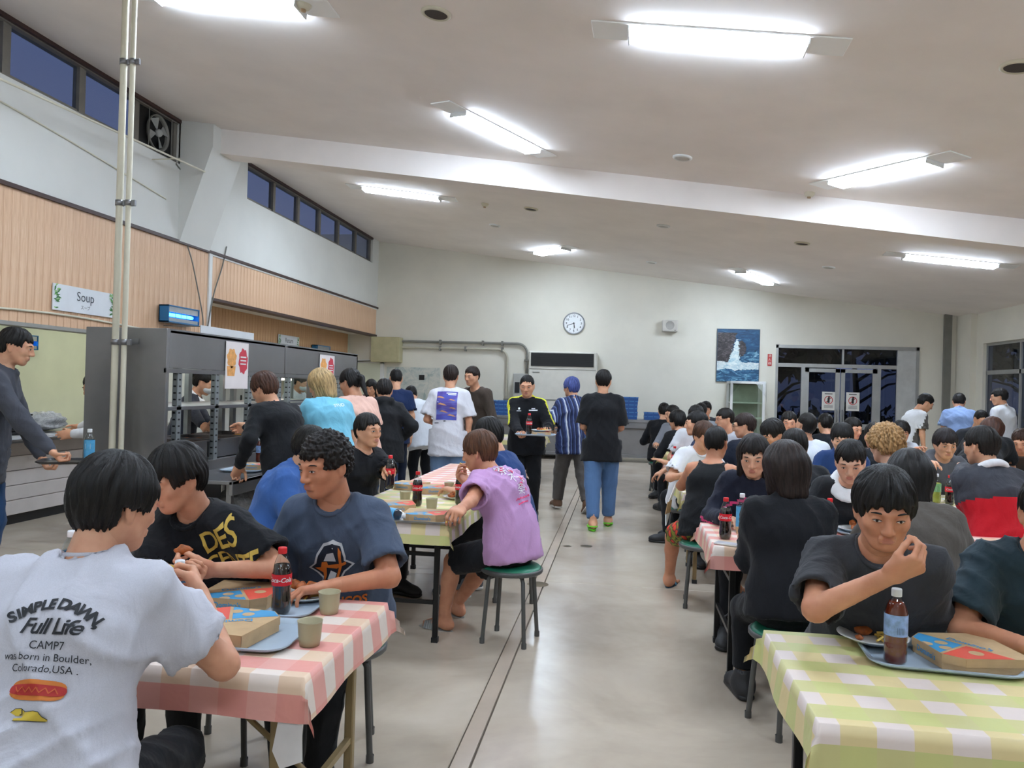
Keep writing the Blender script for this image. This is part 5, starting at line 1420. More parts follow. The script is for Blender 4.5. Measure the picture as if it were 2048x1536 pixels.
def table(x0, y0, x1, y1, label, legm, name='folding_table'):
    cx, cy, hx, hy = (x0 + x1) / 2, (y0 + y1) / 2, (x1 - x0) / 2, (y1 - y0) / 2
    o = empty(name, (cx, cy, 0))
    MB().box((-hx, -hy, TZ - .035), (hx, hy, TZ - .004), bev=.006).build('tabletop', M_TOP, o)
    MB().box((-hx + .08, -hy + .05, TZ - .075), (hx - .08, -hy + .08, TZ - .036)).build('apron_rail', legm, o); MB().box((-hx + .08, hy - .08, TZ - .075), (hx - .08, hy - .05, TZ - .036)).build('apron_rail', legm, o)
    ins = .10; lx, ly = hx - (ins if hx > hy else .07), hy - (.07 if hx > hy else ins)
    for sx in (-1, 1):
        for sy in (-1, 1):
            l = MB().box((sx * lx - .0155, sy * ly - .0155, .015), (sx * lx + .0155, sy * ly + .0155, TZ - .05), bev=.004).build('leg', legm, o)
            MB().box((sx * lx - .019, sy * ly - .019, 0), (sx * lx + .019, sy * ly + .019, .03)).build('foot_cap', M_BLACK, l)
    for s in (-1, 1):
        for z in (.22, .5):
            if hx > hy: MB().box((s * lx - .01, -ly, z), (s * lx + .01, ly, z + .022)).build('cross_bar', legm, o)
            else: MB().box((-lx, s * ly - .01, z), (lx, s * ly + .01, z + .022)).build('cross_bar', legm, o)
        a, b = ((s * lx, 0, .23), (s * lx * .35, 0, TZ - .06)) if hx > hy else ((0, s * ly, .23), (0, s * ly * .35, TZ - .06))
        MB().tube([a, b], .009, 6).build('brace', legm, o)
    tag(o, label, 'table', 'folding dining tables'); return o
def tablecloth(x0, y0, x1, y1, m, label, d=.115, seed=0, lining=False, abut=()):
    hx, hy = (x1 - x0) / 2 + .004, (y1 - y0) / 2 + .004; ax = sorted(set([-hx - d + i * d / 4 for i in range(4)] + [-hx + .006 + i * (2 * hx - .012) / 16 for i in range(17)] + [hx + (i + 1) * d / 4 for i in range(4)] + [-hx, hx]))
    ay = sorted(set([-hy - d + i * d / 4 for i in range(4)] + [-hy + .006 + i * (2 * hy - .012) / 10 for i in range(11)] + [hy + (i + 1) * d / 4 for i in range(4)] + [-hy, hy]))
    vs = []; uv = []; rr = random.Random(seed); p1, p2 = rr.random() * 6, rr.random() * 6
    for y in ay:
        for x in ax:
            ex, ey = max(0, abs(x) - hx), max(0, abs(y) - hy); sx, sy = (1 if x > 0 else -1), (1 if y > 0 else -1)
            if ('x', sx) in abut: ex = min(ex, .004)
            if ('y', sy) in abut: ey = min(ey, .004)
            px, py = min(abs(x), hx) * sx, min(abs(y), hy) * sy; z = .0035
            if ex > 0 and ey > 0:
                q = math.hypot(ex, ey); mn = min(ex, ey); z -= q * .93; px += sx * (.004 + .012 * q / d + mn * .42); py += sy * (.004 + .012 * q / d + mn * .42)
            elif ex > 0: z -= ex; px += sx * (.004 + ex * .10 * (1 + .7 * math.sin(y * 11 + p1)))
            elif ey > 0: z -= ey; py += sy * (.004 + ey * .10 * (1 + .7 * math.sin(x * 11 + p2)))
            vs.append((px, py, z)); uv.append((x, y))
    nx = len(ax); fs = [(j * nx + i, j * nx + i + 1, (j + 1) * nx + i + 1, (j + 1) * nx + i) for j in range(len(ay) - 1) for i in range(nx - 1)]
    me = bpy.data.meshes.new('tablecloth'); me.from_pydata(vs, [], fs); me.materials.append(m)
    ul = me.uv_layers.new(name='UVMap'); lv = np.zeros(len(me.loops), np.int32); me.loops.foreach_get('vertex_index', lv); ul.data.foreach_set('uv', np.array(uv, np.float32)[lv].ravel())
    me.polygons.foreach_set('use_smooth', [True] * len(fs)); me.update()
    o = link('tablecloth', me, None, ((x0 + x1) / 2, (y0 + y1) / 2, TZ)); tag(o, label, 'tablecloth', 'gingham tablecloths')
    if lining:
        c = MB().add([(hx - .06, -hy - .012, -.09), (hx + .005, -hy - .016, -.10), (hx + .012, -hy - .022, -.21), (hx - .05, -hy - .024, -.235), (hx - .075, -hy - .02, -.19)], [(0, 1, 2, 3, 4)]).build('cloth_lining', plain('cloth_lining', (232, 228, 226), .6), o)
    return o
tabs = [(-2.66, 2.035, -.83, 2.79, M_PINK, M_KHAKI, 'pink checked', 'before the hot dog T-shirt'),
        (-1.72, 4.42, -.975, 6.16, M_YEL, M_BLACKM, 'yellow checked', 'beside the lavender T-shirt'), (-1.72, 6.18, -.975, 7.92, M_PINK, M_BLACKM, 'pink checked', 'beyond the lavender T-shirt'),
        (-3.0, 12.42, -1.22, 13.17, M_YEL, M_BLACKM, 'yellow checked', 'behind the yellow-shouldered jacket')]
rows = [2.02, 4.22, 6.30, 8.32, 10.35, 12.4]
rowm = [(M_YEL, M_BLACKM, 'yellow checked'), (M_PINK, M_BLACKM, 'pink checked'), (M_YEL, M_KHAKI, 'yellow checked'), (M_PINK, M_KHAKI, 'pink checked'), (M_YEL, M_KHAKI, 'yellow checked'), (M_PINK, M_KHAKI, 'pink checked')]
rowd = ['holding the tea bottle', 'before the black jacket', 'before the tank top', 'two rows behind the black jacket', 'three rows behind the black jacket', 'nearest the back counter']
for k, y in enumerate(rows):
    for j in range(1 if k == 0 else 2 if k in (1, 5) else 3):
        x0 = .5 + j * 1.82
        tabs.append((x0, y, x0 + 1.79, y + .75, rowm[k][0], rowm[k][1], rowm[k][2], rowd[k] + ('', ', second from the aisle', ', third from the aisle')[j]))
for i, (x0, y0, x1, y1, m, lm_, cn, ds) in enumerate(tabs):
    table(x0, y0, x1, y1, 'table under the %s cloth %s' % (cn, ds), lm_)
    ab = [('x', s) for s in (-1, 1) for q in tabs if abs(q[1] - y0) < .01 and abs((q[0] - x1) if s > 0 else (x0 - q[2])) < .05] + [('y', s) for s in (-1, 1) for q in tabs if abs(q[0] - x0) < .01 and abs((q[1] - y1) if s > 0 else (y0 - q[3])) < .05]
    tablecloth(x0, y0, x1, y1, m, '%s tablecloth %s' % (cn, ds), seed=i, lining=(i == 0), abut=ab)
# stools
M_VINYL = plain('green_vinyl', (36, 120, 92), .35, var=.05); M_STOOLG = plain('stool_grey', (92, 92, 90), .45, .3)
def stool_parts():
    P_ = {}
    P_['seat_pad'] = MB().lathe([(0, .452), (.12, .453), (.165, .446), (.178, .432), (.178, .425)], 28).mesh('seat_pad', [M_VINYL])
    P_['seat_rim'] = MB().lathe([(.0, .405), (.178, .405), (.186, .412), (.187, .43), (.178, .434)], 28).mesh('seat_rim', [M_STOOLG])
    m = MB().tube([(.02, 0, .40), (.11, 0, .40), (.135, 0, .392), (.15, 0, .37), (.165, 0, .2), (.182, 0, 0.012)], .0125, 8); m.lathe([(.016, 0), (.016, .03)], 8, c=(.182, 0, 0)); P_['leg'] = m.mesh('leg', [M_STOOLG])
    m = MB().tube([(.168 * math.cos(a), .168 * math.sin(a), .16) for a in [k * math.pi / 12 for k in range(25)]], .006, 6, caps=False); P_['ring'] = m.mesh('ring', [M_STOOLG]); return P_
STP = stool_parts()
def stool(x, y, rz, label):
    o = empty('stool', (x, y, 0), rz)
    link('seat_pad', STP['seat_pad'], o); link('seat_rim', STP['seat_rim'], o)
    for k in range(4): link('leg', STP['leg'], o, (0, 0, 0), (0, 0, math.pi / 4 + k * math.pi / 2))
    tag(o, label, 'stool', 'round green stools'); return o

# bottles -----------------------------------------------------------------
M_PET = glassmat('pet_plastic', (.84, .86, .86, 1), .08, 2.6, 1.45)
M_COLA = plain('cola', (24, 10, 8), .12, var=.02); M_RED = plain('label_red', (214, 30, 44), .4, var=.02); M_CAPR = plain('cap_red', (218, 34, 40), .4, var=.03); M_CAPW = plain('cap_white', (232, 234, 236), .4, var=.02)
M_TEA = plain('tea', (110, 40, 20), .15, var=.05); M_LBLUE = plain('label_blue', (88, 170, 214), .35, var=.12, vs=30); M_LSKY = plain('label_sky', (150, 180, 226), .4, var=.2, vs=40); M_LGRN = plain('label_green', (120, 176, 120), .4, var=.15, vs=40)
def wrap_text(body, size, r, z, n0=0.0, bold=0.0, shear=0.0):
    vs, fs = text_mesh(body, size, bold=bold, shear=shear); m = MB()
    m.add([(r * math.sin(n0 + v.x / r), -r * math.cos(n0 + v.x / r), z + v.y) for v in vs], fs); return m
PB = {}
def bottle_kit(kind):
    if kind in PB: return PB[kind]
    k = {}
    if kind == 'cola':
        prof = [(0, 0), (.026, .001), (.031, .012), (.033, .03), (.0315, .055), (.0295, .075), (.031, .092), (.0325, .105), (.0325, .135), (.031, .15), (.025, .175), (.017, .195), (.0135, .203), (.0135, .212)]
        k['bottle_body'] = MB().lathe(prof, 24).mesh('bottle_body', [M_PET])
        k['drink'] = MB().lathe([(r * .965, z + .001) for r, z in prof if z < .165] + [(.0255, .168), (0, .168)], 24).mesh('drink', [M_COLA])
        k['label'] = MB().lathe([(.0335, .101), (.0335, .139)], 24).mesh('label', [M_RED]); k['cap'] = MB().lathe([(0, .226), (.0135, .226), (.0148, .223), (.0148, .206), (.0142, .205)], 18).mesh('cap', [M_CAPR])
        k['txt'] = wrap_text('Coca-Cola', .0215, .034, .12, 0, .0004, .25).mesh('lettering', [M_WHITEP])
    else:
        wtr = kind == 'water'; prof = [(0, 0), (.028, .001), (.0325, .01), (.0325, .06), (.031, .065), (.0325, .07), (.0325, .13), (.0325, .15), (.027, .172), (.016, .192), (.0135, .198), (.0135, .207)]
        k['bottle_body'] = MB().lathe(prof, 24).mesh('bottle_body', [M_PET])
        liq = {'water': glassmat('water_fill', (.78, .9, .96, 1), .02, 1.0, 1.33), 'tea': M_TEA, 'green': plain('green_tea', (170, 176, 70), .2)}[kind]; top = .155 if kind != 'tea' else .185
        k['drink'] = MB().lathe([(r * .96, z + .001) for r, z in prof if z < top] + [(.02, top), (0, top)], 24).mesh('drink', [liq])
        k['label'] = MB().lathe([(.0334, .03 if wtr else .085), (.0334, .148)], 24).mesh('label', [{'water': M_LBLUE, 'tea': M_LSKY, 'green': M_LGRN}[kind]])
        k['cap'] = MB().lathe([(0, .222), (.0135, .222), (.0148, .219), (.0148, .2), (.0142, .199)], 18).mesh('cap', [M_CAPW])
        m = MB()
        if kind == 'tea':
            for a in range(9): m.add([(.0341 * math.sin(t), -.0341 * math.cos(t), z) for t, z in ((-.3 + a * .07, .092), (-.27 + a * .07 - .02 * (a % 2), .092), (-.27 + a * .07 - .02 * (a % 2), .112), (-.3 + a * .07, .112))], [(0, 1, 2, 3)])
        else: m.add([(.0341 * math.sin(t), -.0341 * math.cos(t), z) for t, z in ((-.5, .09), (.5, .09), (.5, .125), (-.5, .125))], [(0, 1, 2, 3)])
        k['txt'] = m.mesh('lettering', [M_WHITEP if kind != 'tea' else M_BLACK])
    PB[kind] = k; return k
def bottle(kind, loc, label, rz=0.0, rot=None):
    k = bottle_kit(kind); o = empty({'cola': 'cola_bottle', 'water': 'water_bottle', 'tea': 'tea_bottle', 'green': 'green_tea_bottle'}[kind], loc, rz)
    for p in ('bottle_body', 'drink', 'cap'): link(p, k[p], o)
    l = link('label', k['label'], o); link('lettering', k['txt'], l)
    if rot: o.rotation_euler = rot
    tag(o, label, 'bottle', {'cola': 'cola bottles', 'water': 'water bottles'}.get(kind)); return o
# cups, trays, plates --------------------------------------------------------
M_CUP = plain('beige_melamine', (176, 168, 136), .45, var=.03); cup_me = MB().lathe([(0, .004), (.027, .004), (.027, 0), (.03, 0), (.033, .02), (.037, .07), (.0385, .074), (.036, .072), (.031, .02), (0, .012)], 28).mesh('cup', [M_CUP])
def cup(loc, label): o = link('cup', cup_me, None, loc); tag(o, label, 'cup', 'beige cups'); return o
def rrect(w, h, r, n=5):
    o = []
    for (cx, cy, a) in ((w - r, h - r, 0), (-w + r, h - r, 90), (-w + r, -h + r, 180), (w - r, -h + r, 270)):
        for i in range(n + 1): t = math.radians(a + 90 * i / n); o.append((cx + r * math.cos(t), cy + r * math.sin(t)))
    return o
def tray_me(c, name):
    m = MB(); A = rrect(.19, .135, .05); B = rrect(.205, .15, .06); C_ = rrect(.213, .158, .065); n = len(A)
    vs = [(x, y, .004) for x, y in A] + [(x, y, .017) for x, y in B] + [(x, y, .0165) for x, y in C_] + [(x, y, .012) for x, y in C_] + [(x, y, 0) for x, y in A]
    fs = [tuple(range(n)), tuple(range(4 * n, 5 * n))[::-1]] + [(r * n + i, (r + 1) * n + i, (r + 1) * n + (i + 1) % n, r * n + (i + 1) % n) for r in range(4) for i in range(n)]
    m.add(vs, fs, 0, False); return m.mesh(name, [c])
TRAY = tray_me(plain('tray_grey', (168, 184, 198), .4, var=.04), 'tray'); TRAYK = tray_me(M_BLACK, 'tray_black'); TRAYS = tray_me(steel('tray_metal', (176, 178, 180), .3), 'tray_steel')
def tray(loc, rz, label, me=None): o = link('tray', me or TRAY, None, loc, (0, 0, rz)); tag(o, label, 'tray', 'food trays'); return o
plate_me = MB().lathe([(0, .003), (.06, .003), (.062, 0), (.066, 0), (.09, .012), (.108, .019), (.109, .021), (.09, .017), (.066, .007), (0, .006)], 32).mesh('plate', [plain('plate_white', (236, 236, 234), .25, var=.01)])
def plate(loc, label): o = link('plate', plate_me, None, loc); tag(o, label, 'plate', 'white plates'); return o
M_FRY = plain('fries', (232, 196, 96), .55, var=.12, vs=60); M_KARA = plain('fried_chicken', (176, 92, 34), .55, var=.25, vs=45, bump=.6, bs=70)
fry_me = []
for i in range(3):
    a = .02 * (i - 1); fry_me.append(MB().tube([(-.032, 0, .005), (0, a * .3, .0065 + .002 * i), (.032, a, .005)], .0042, 4, smooth=False).mesh('fry', [M_FRY]))
kara_me = []
for s in range(3):
    rr = random.Random(s + 40); m = MB().ball((0, 0, .016), (.03, .02, .016), 14, 10); ph = [rr.random() * 6 for _ in range(4)]
    m.v = [tuple(c * (1 + .09 * math.sin(v[0] * 170 + ph[0]) * math.sin(v[1] * 190 + ph[1]) + .07 * math.sin(v[2] * 240 + v[0] * 120 + ph[2])) for c in v) for v in m.v]; kara_me.append(m.mesh('fried_chicken', [M_KARA]))
def chicken(loc, rz, label, i=0, name='fried_chicken', s=1.0):
    o = link(name, kara_me[i % 3], None, loc, (0, 0, rz)); o.scale = (s, s, s); tag(o, label, 'fried chicken', 'pieces of fried chicken'); return o
def fry(loc, rz, label, i=0, ry=0.0): o = link('french_fry', fry_me[i % 3], None, loc, (0, ry, rz)); tag(o, label, 'french fry', 'french fries'); return o
def serve(c, z, where, nk, nf, seed):
    rr = random.Random(seed)
    for k in range(nk):
        a = rr.random() * 6.28; r = .04 * rr.random() ** .5 if k else 0
        chicken((c[0] + r * math.cos(a) - .015, c[1] + r * math.sin(a), z + .008 + (.018 if k > 2 else 0)), a, 'piece of fried chicken on the plate %s' % where, k)
    for k in range(nf):
        a = rr.random() * 6.28; r = .04 * rr.random() ** .5; fry((c[0] + .03 + r * math.cos(a) * .8, c[1] - .02 + r * math.sin(a), z + .008 + .007 * (k // 4)), a * 1.7, 'french fry on the plate %s' % where, k)
# pizza boxes ----------------------------------------------------------------
M_KRAFT = plain('kraft_board', (196, 164, 122), .75, var=.05, vs=20); M_BXB = plain('box_blue', (62, 148, 196), .6, var=.03); M_BXR = plain('box_red', (222, 86, 66), .6, var=.03)
def clip(pts, a, b, c):   # keep a*x+b*y<=c
    o = []
    for i in range(len(pts)):
        p, q = pts[i], pts[(i + 1) % len(pts)]; dp, dq = a * p[0] + b * p[1] - c, a * q[0] + b * q[1] - c
        if dp <= 0: o.append(p)
        if (dp < 0) != (dq < 0) and dp != dq: t = dp / (dp - dq); o.append((p[0] + (q[0] - p[0]) * t, p[1] + (q[1] - p[1]) * t))
    return o
def pizza_kit():
    w, h, ch = .125, .045, .045; K = {}
    base = [(-w, -w + ch), (-w + ch, -w), (w - ch, -w), (w, -w + ch), (w, w), (-w, w)]
    K['base'] = MB().prism(base, 0, h - .004).mesh('box_base', [M_KRAFT])
    lid = [(x * 1.012, y * 1.012) for x, y in base]
    K['lid'] = MB().prism(lid, h - .004, h).mesh('box_lid', [M_KRAFT])
    fl = MB()
    for i in range(6):
        if i in (3,4,5,0,2,1):
            p, q = lid[i], lid[(i + 1) % 6]; nx_, ny_ = (q[1] - p[1]), -(q[0] - p[0]); L = math.hypot(nx_, ny_); nx_, ny_ = nx_ / L * .0015, ny_ / L * .0015
            fl.add([(p[0] + nx_, p[1] + ny_, h), (q[0] + nx_, q[1] + ny_, h), (q[0] + nx_, q[1] + ny_, h * .45), (p[0] + nx_, p[1] + ny_, h * .45)], [(0, 1, 2, 3)])
    K['flap'] = fl.mesh('lid_flap', [M_KRAFT])
    ang = math.radians(32); ux, uy = math.cos(ang), math.sin(ang); vx, vy = -uy, ux    # text direction, up
    inner = [(x * .985, y * .985) for x, y in lid]
    reg = clip(inner, vx, vy, -.006); blue = clip(reg, ux, uy, -.008); red = clip(reg, -ux, -uy, -.002); e = .0006
    def dots(m, cs, src, mi):
        for (a, b, r) in cs:
            c = [(a * ux + b * vx + r * math.cos(t), a * uy + b * vy + r * math.sin(t)) for t in [k * math.pi / 12 for k in range(24)]]
            cc = c
            for i in range(len(src)):
                p, q = src[i], src[(i + 1) % len(src)]; nx_, ny_ = q[1] - p[1], -(q[0] - p[0]); cc = clip(cc, nx_, ny_, nx_ * p[0] + ny_ * p[1])
                if len(cc) < 3: break
            if len(cc) >= 3: m.add([(x, y, h + 2 * e) for x, y in cc], [tuple(range(len(cc)))], mi)
    for nm, rg, mt, cs in (('blue', blue, M_BXB, ((-.055, -.045, .019), (-.02, -.085, .019), (-.075, -.095, .019))), ('red', red, M_BXR, ((.055, -.055, .021),))):
        m = MB().add([(x, y, h + e) for x, y in rg], [tuple(range(len(rg)))]); dots(m, cs, rg, 1); K[nm] = m.mesh('print_' + nm, [mt, M_KRAFT])
    m = MB(); place_text(m, "Domino's", .036, Matrix.Translation((.018 * vx, .018 * vy, h + 2 * e)) @ rot_z(ang), bold=.0007); K['txt'] = m.mesh('lettering', [M_BXB])
    m = MB(); place_text(m, "Domino's", .026, TR((0, -w * 1.012 - .002, h * .5), rx=math.pi / 2), bold=.0006); K['side'] = m.mesh('side_lettering', [M_BXB]); return K
PK = pizza_kit()
def pizza_box(loc, rz, label, s=1.0):
    o = empty('pizza_box', loc, rz); o.scale = (s, s, s); link('box_base', PK['base'], o); l = link('box_lid', PK['lid'], o); link('lid_flap', PK['flap'], l)
    link('blue_print', PK['blue'], l); link('red_print', PK['red'], l); link('lettering', PK['txt'], l); link('side_lettering', PK['side'], o)
    tag(o, label, 'pizza box', 'cardboard pizza boxes'); return o
def ont(px, py, z=TZ + .004): return at(px, py, z=z)
# ================================================================== THE PEOPLE
def W(px, py, Y=None, z=None): p = at(px, py, Y=Y, z=z); return ('w', p.x, p.y, p.z)
def seated(who, label, *a, **kw):
    c = person(label, *a, **kw); o = c['root']
    stool(o.location.x, o.location.y, o.rotation_euler.z + .3, 'round green stool under %s' % who); return c
HB, HBR, HLB = '14110f', '3a251a', '5a3a26'
# ---- left front table
def print_s1(c):
    K = INK((34, 36, 42)); o = c['Ch'] + c['right'] * .032 + c['u3'] * .035; r, u = c['right'], c['u3']
    s = 'SIMPLE DAWN,'; R = .135; polys = []; wd = dict(S=.8, I=.42, M=1.12, P=.8, L=.72, E=.74, D=.95, A=.9, W=1.25, N=.98); wd[' '] = .45; wd[','] = .4; tot = sum(wd[q] for q in s); run = 0
    for ch in s:
        a = (tot / 2 - run - wd[ch] / 2) * .165; run += wd[ch]
        if ch != ' ': polys.append(t2(ch, .034, R * math.sin(-a), R * math.cos(a) - R, a, bold=.0014))
    lay(c, 'arched_lettering', K, o, r, u, polys)
    lay(c, 'script_lettering', K, o - u * .05, r, u, [t2('Full Life', .047, shear=.35, bold=.0008, space=.92)])
    lay(c, 'lettering', K, o - u * .088, r, u, [t2('CAMP7', .024)]); lay(c, 'lettering', K, o - u * .112, r, u, [t2('was born in Boulder,', .0215)]); lay(c, 'lettering', K, o - u * .135, r, u, [t2('Colorado,USA .', .0215)])
    q = o - u * .178; el = lambda a, b, n=20, x=0, y=0: poly([(x + a * math.copysign(abs(math.cos(t)) ** .5, math.cos(t)), y + b * math.copysign(abs(math.sin(t)) ** .6, math.sin(t))) for t in [k * 2 * math.pi / n for k in range(n)]])
    lay(c, 'hot_dog_bun', INK((206, 120, 46)), q, r, u, [el(.056, .021)]); lay(c, 'sausage', INK((176, 44, 40)), q, r, u, [el(.058, .0115)], .0045)
    lay(c, 'mustard_line', INK((200, 96, 50)), q, r, u, stroke([(-.045 + i * .008, .005 * (-1) ** i) for i in range(12)], .0022), .0058)
    d = q - u * .052
    lay(c, 'dog_print', INK((206, 178, 60)), d, r, u, [poly([(-.012, .008), (.006, .011), (.02, .009), (.028, .0), (.04, -.005), (.038, -.008), (.02, -.009), (-.018, -.009)]), poly([(-.044, .006), (-.034, .014), (-.022, .015), (-.012, .009), (-.016, .001), (-.03, .0)]), poly([(-.034, -.005), (-.014, -.003), (-.012, -.009), (-.034, -.010)])])
    lay(c, 'dog_outline', K, d, r, u, stroke([(-.044, .006), (-.034, .014), (-.022, .015), (-.012, .009), (.006, .011), (.02, .009), (.028, .0), (.04, -.005)], .0012) + stroke([(-.02, .013), (-.017, .004), (-.021, .002)], .0022) + stroke([(-.034, -.010), (-.01, -.0095), (.036, -.009)], .0014), .0045)
seated('the white T-shirt printed with a hot dog', 'person in white T-shirt printed with a hot dog on the back, raising a fry', (232, 1008), 1.86, 6, lean=18, bend=10, hyaw=-26, hpitch=14, hair='mop', hcol=HB, hseed=1,
       skin='d6a182', shirt=('tee', 'c6c6cf', .12, .66), loose=1.3, rh=W(402, 1196, Y=2.06), rhp='pinch', rel=W(474, 1330, Y=1.98), rpalm=(-.5, -.5, -.3), lh=('l', -.14, .42, .76), prints=print_s1, foldamp=1.9, bulk=1.0)
def print_s2(c):
    G = INK((196, 164, 70)); r, u = -c['right'], c['u3']; o = c['Ch'] + r * .105 + u * .085
    xd = unit(r + .25 * u - .45 * c['nf']); 
    lay(c, 'gold_lettering', G, o, xd, u, [t2('DES', .098, .01, .012, .12, shear=.1, bold=.0015, space=.9)], .004); lay(c, 'gold_lettering', G, o - u * .062 + r * .02, xd, u, [t2('CENTE', .09, .03, -.006, .06, shear=.15, bold=.001, space=.9)], .004)
    m = c['Ch'] + r * .035 - u * .035
    lay(c, 'arrow_emblem', INK((232, 226, 226)), m, r, u, [poly([(-.004, .012), (.004, .012), (.004, -.004), (.009, -.004), (0, -.018), (-.009, -.004), (-.004, -.004)]), poly([(-.006, .012), (-.014, .012), (-.024, -.002), (-.018, -.006), (-.010, .004), (-.006, .0)]), poly([(.006, .012), (.006, .0), (.010, .004), (.018, -.006), (.024, -.002), (.014, .012)])])
    lay(c, 'small_lettering', INK((206, 206, 206)), c['Ch'] - r * .07 - u * .02, r, u, [poly([(-.035, -.004 - i * .008), (.03 - .01 * (i % 2), -.004 - i * .008), (.03 - .01 * (i % 2), -.0065 - i * .008), (-.035, -.0065 - i * .008)]) for i in range(3)])
seated('the black T-shirt with gold lettering', 'person in black T-shirt with gold shoulder lettering eating with both hands', (352, 958), 2.74, 168, lean=20, bend=12, hyaw=-18, hpitch=20, hair='mop', hcol=HB, hseed=2,
       skin='d09a7c', shirt=('tee', '15161a', .1, .82), lh=W(425, 1140, Y=2.60), rh=W(372, 1150, Y=2.56), lhp='pinch', rhp='pinch', lel=(-1, .1, -.55), rel=(1, .1, -.6), lpalm=(.6, .3, .3), rpalm=(-.5, .4, .3), prints=print_s2, bulk=1.03, loose=1.2)
def print_s3(c):
    r, u = -c['right'], c['u3']; o = c['Ch'] + r * .012 - u * .05
    K3 = 1.28
    def bl(s, dx=0, dy=0): return [(dx + K3 * s * x, dy + K3 * s * y) for x, y in [(-.072, -.02), (-.05, .0), (-.038, .035), (-.015, .07), (.015, .082), (.04, .07), (.05, .03), (.05, .018), (.075, .002), (.046, -.022), (.025, -.06), (-.012, -.092), (-.034, -.078), (-.028, -.05), (-.045, -.035)]]
    lay(c, 'emblem_outline', INK((206, 208, 212)), o, r, u, [poly(bl(1))]); lay(c, 'emblem_ground', INK((24, 30, 46)), o, r, u, [poly(bl(.88, .001))], .0042)
    lay(c, 'emblem_white', INK((214, 216, 220)), o, r, u, [poly([(K3 * x, K3 * y) for x, y in q]) for q in ([(-.018, .012), (-.004, .04), (.016, .044), (.02, .012)], [(-.012, -.05), (0, -.022), (.018, -.03), (.004, -.07)])], .0054)
    O_ = INK((214, 112, 34)); lay(c, 'emblem_orange', O_, o, r, u, [poly([(K3 * x, K3 * y) for x, y in q]) for q in ([(-.05, -.016), (-.03, -.012), (-.024, .008), (-.008, .01), (-.006, -.002), (.03, .004), (.05, .014), (.052, .006), (.02, -.014), (-.012, -.012), (-.014, -.04), (-.022, -.06), (-.024, -.03)],
        [(.03, .06), (.038, .045), (.038, .0), (.022, -.05), (-.006, -.08), (.016, -.045), (.028, -.005), (.03, .03)])], .0062)
    lay(c, 'orange_lettering', O_, c['Ch'] + r * .045 - u * .20, r, u, [t2('BRONCOS', .042, bold=.0015)])
    e = c['Sh'][0] + (c['El'][0] - c['Sh'][0]) * .66
    lay(c, 'sleeve_mark', INK((232, 234, 238)), e, r, u, [t2('Z', .022, bold=.002)], .004)
seated('the slate-blue T-shirt with the orange emblem', 'person in slate-blue T-shirt with orange emblem picking up fried chicken', (650, 932), 2.93, 180, lean=10, bend=10, hyaw=-28, hpitch=12, hair='wavy', hcol='1a1412', hseed=3,
       skin='c98c6c', shirt=('tee', '4a5568', .03, .80), lh=W(654, 1174, Y=2.74), lhp='relax', lel=(-1, -.1, -.45), rh=('l', .14, .24, .62), prints=print_s3, bulk=1.05, loose=1.05, legs_apart=.06)
# ---- second left table
seated('the denim-blue shirt', 'person in denim-blue shirt sitting behind the slate-blue T-shirt', (622, 925), 4.35, -80, lean=14, bend=14, hpitch=18, hair='short', hseed=4, shirt=('collar_long', '3d62a0'), bulk=1.1, lf=(-.1, .2, .078), rf=(.02, .22, .078))
c5 = seated('the black top with the raised cola bottle', 'person in black top raising a cola bottle to drink', (735, 884), 5.5, -118, lean=6, bend=8, hpitch=2, hair='short', hseed=5, shirt=('tee', '17181c'), lh=W(778, 938, Y=5.28), lhp='grip', lpalm=(.5, .6, 0), lel=(-.8, 0, -.8), rh=W(690, 1000, Y=5.25))
def print_s6(c):
    r, u = c['right'], c['u3']; o = c['Ch'] + u * .06 + r * .01; Wt = INK((240, 238, 240)); Pk = INK((228, 70, 120))
    bl = lambda x, y, s: poly([(x + s * (1 + .3 * math.sin(5 * t)) * math.cos(t), y + s * (1 + .3 * math.sin(5 * t + 1)) * math.sin(t)) for t in [k * math.pi / 8 for k in range(16)]])
    lay(c, 'pink_blots', Pk, o, r, u, [bl(-.055, .04, .022), bl(.03, .02, .018), bl(.05, -.05, .02), bl(.01, -.09, .014), bl(.055, -.12, .012)], .003)
    lay(c, 'white_lettering', Wt, o, r, u, [t2('祭', .085, -.045, .03), t2('不', .07, -.025, -.045), t2('楽', .07, .0, -.12), t2('り', .07, .035, .02), t2('な', .07, .045, -.055)], .0045)
    lay(c, 'pink_lettering', Pk, o - u * .185, r, u, sum([stroke([(-.06 + i * .02, .012 + .002 * i), (-.048 + i * .02, .02 + .002 * i), (-.042 + i * .02, .012 + .002 * i)], .006) for i in range(6)], []) + stroke([(-.05, -.012), (.05, .0)], .008), .004)
c6 = seated('the lavender T-shirt', 'person in lavender T-shirt with white and pink back print, leaning over a tray', (958, 916), 4.78, 62, lean=9, bend=30, hyaw=14, hpitch=14, hair='mop', hcol=HLB, hseed=6, skin='cf9474',
       shirt=('tee', 'c79ac9', .09, .78), pants=('shorts', '1b1c20', .95), shoes='slide', lh=W(880, 1070, z=.77), lhp='pinch', lel=(-.3, -.3, -1), rh=W(935, 968, Y=4.88), rhp='pinch', rpalm=(0, -.4, .4), lf=(-.12, .42, .078), rf=(.16, .55, .078), prints=print_s6, loose=1.25, foldamp=1.8, lod=1)
seated('the navy T-shirt beside the lavender one', 'person in navy T-shirt sitting beyond the lavender T-shirt', (976, 872), 5.62, 80, lean=12, bend=12, hpitch=20, hair='mop', hcol=HB, hseed=7, shirt=('tee', '223e70'), pants=('long', '1c1d20'), shoes='5a5e62', lod=1)
seated('the person behind the yellow-shouldered jacket', 'person in jeans seated behind the yellow-shouldered jacket', (1062, 830), 13.45, 185, hair='short', shirt=('tee', '303438'), pants=('long', '4a6890'))
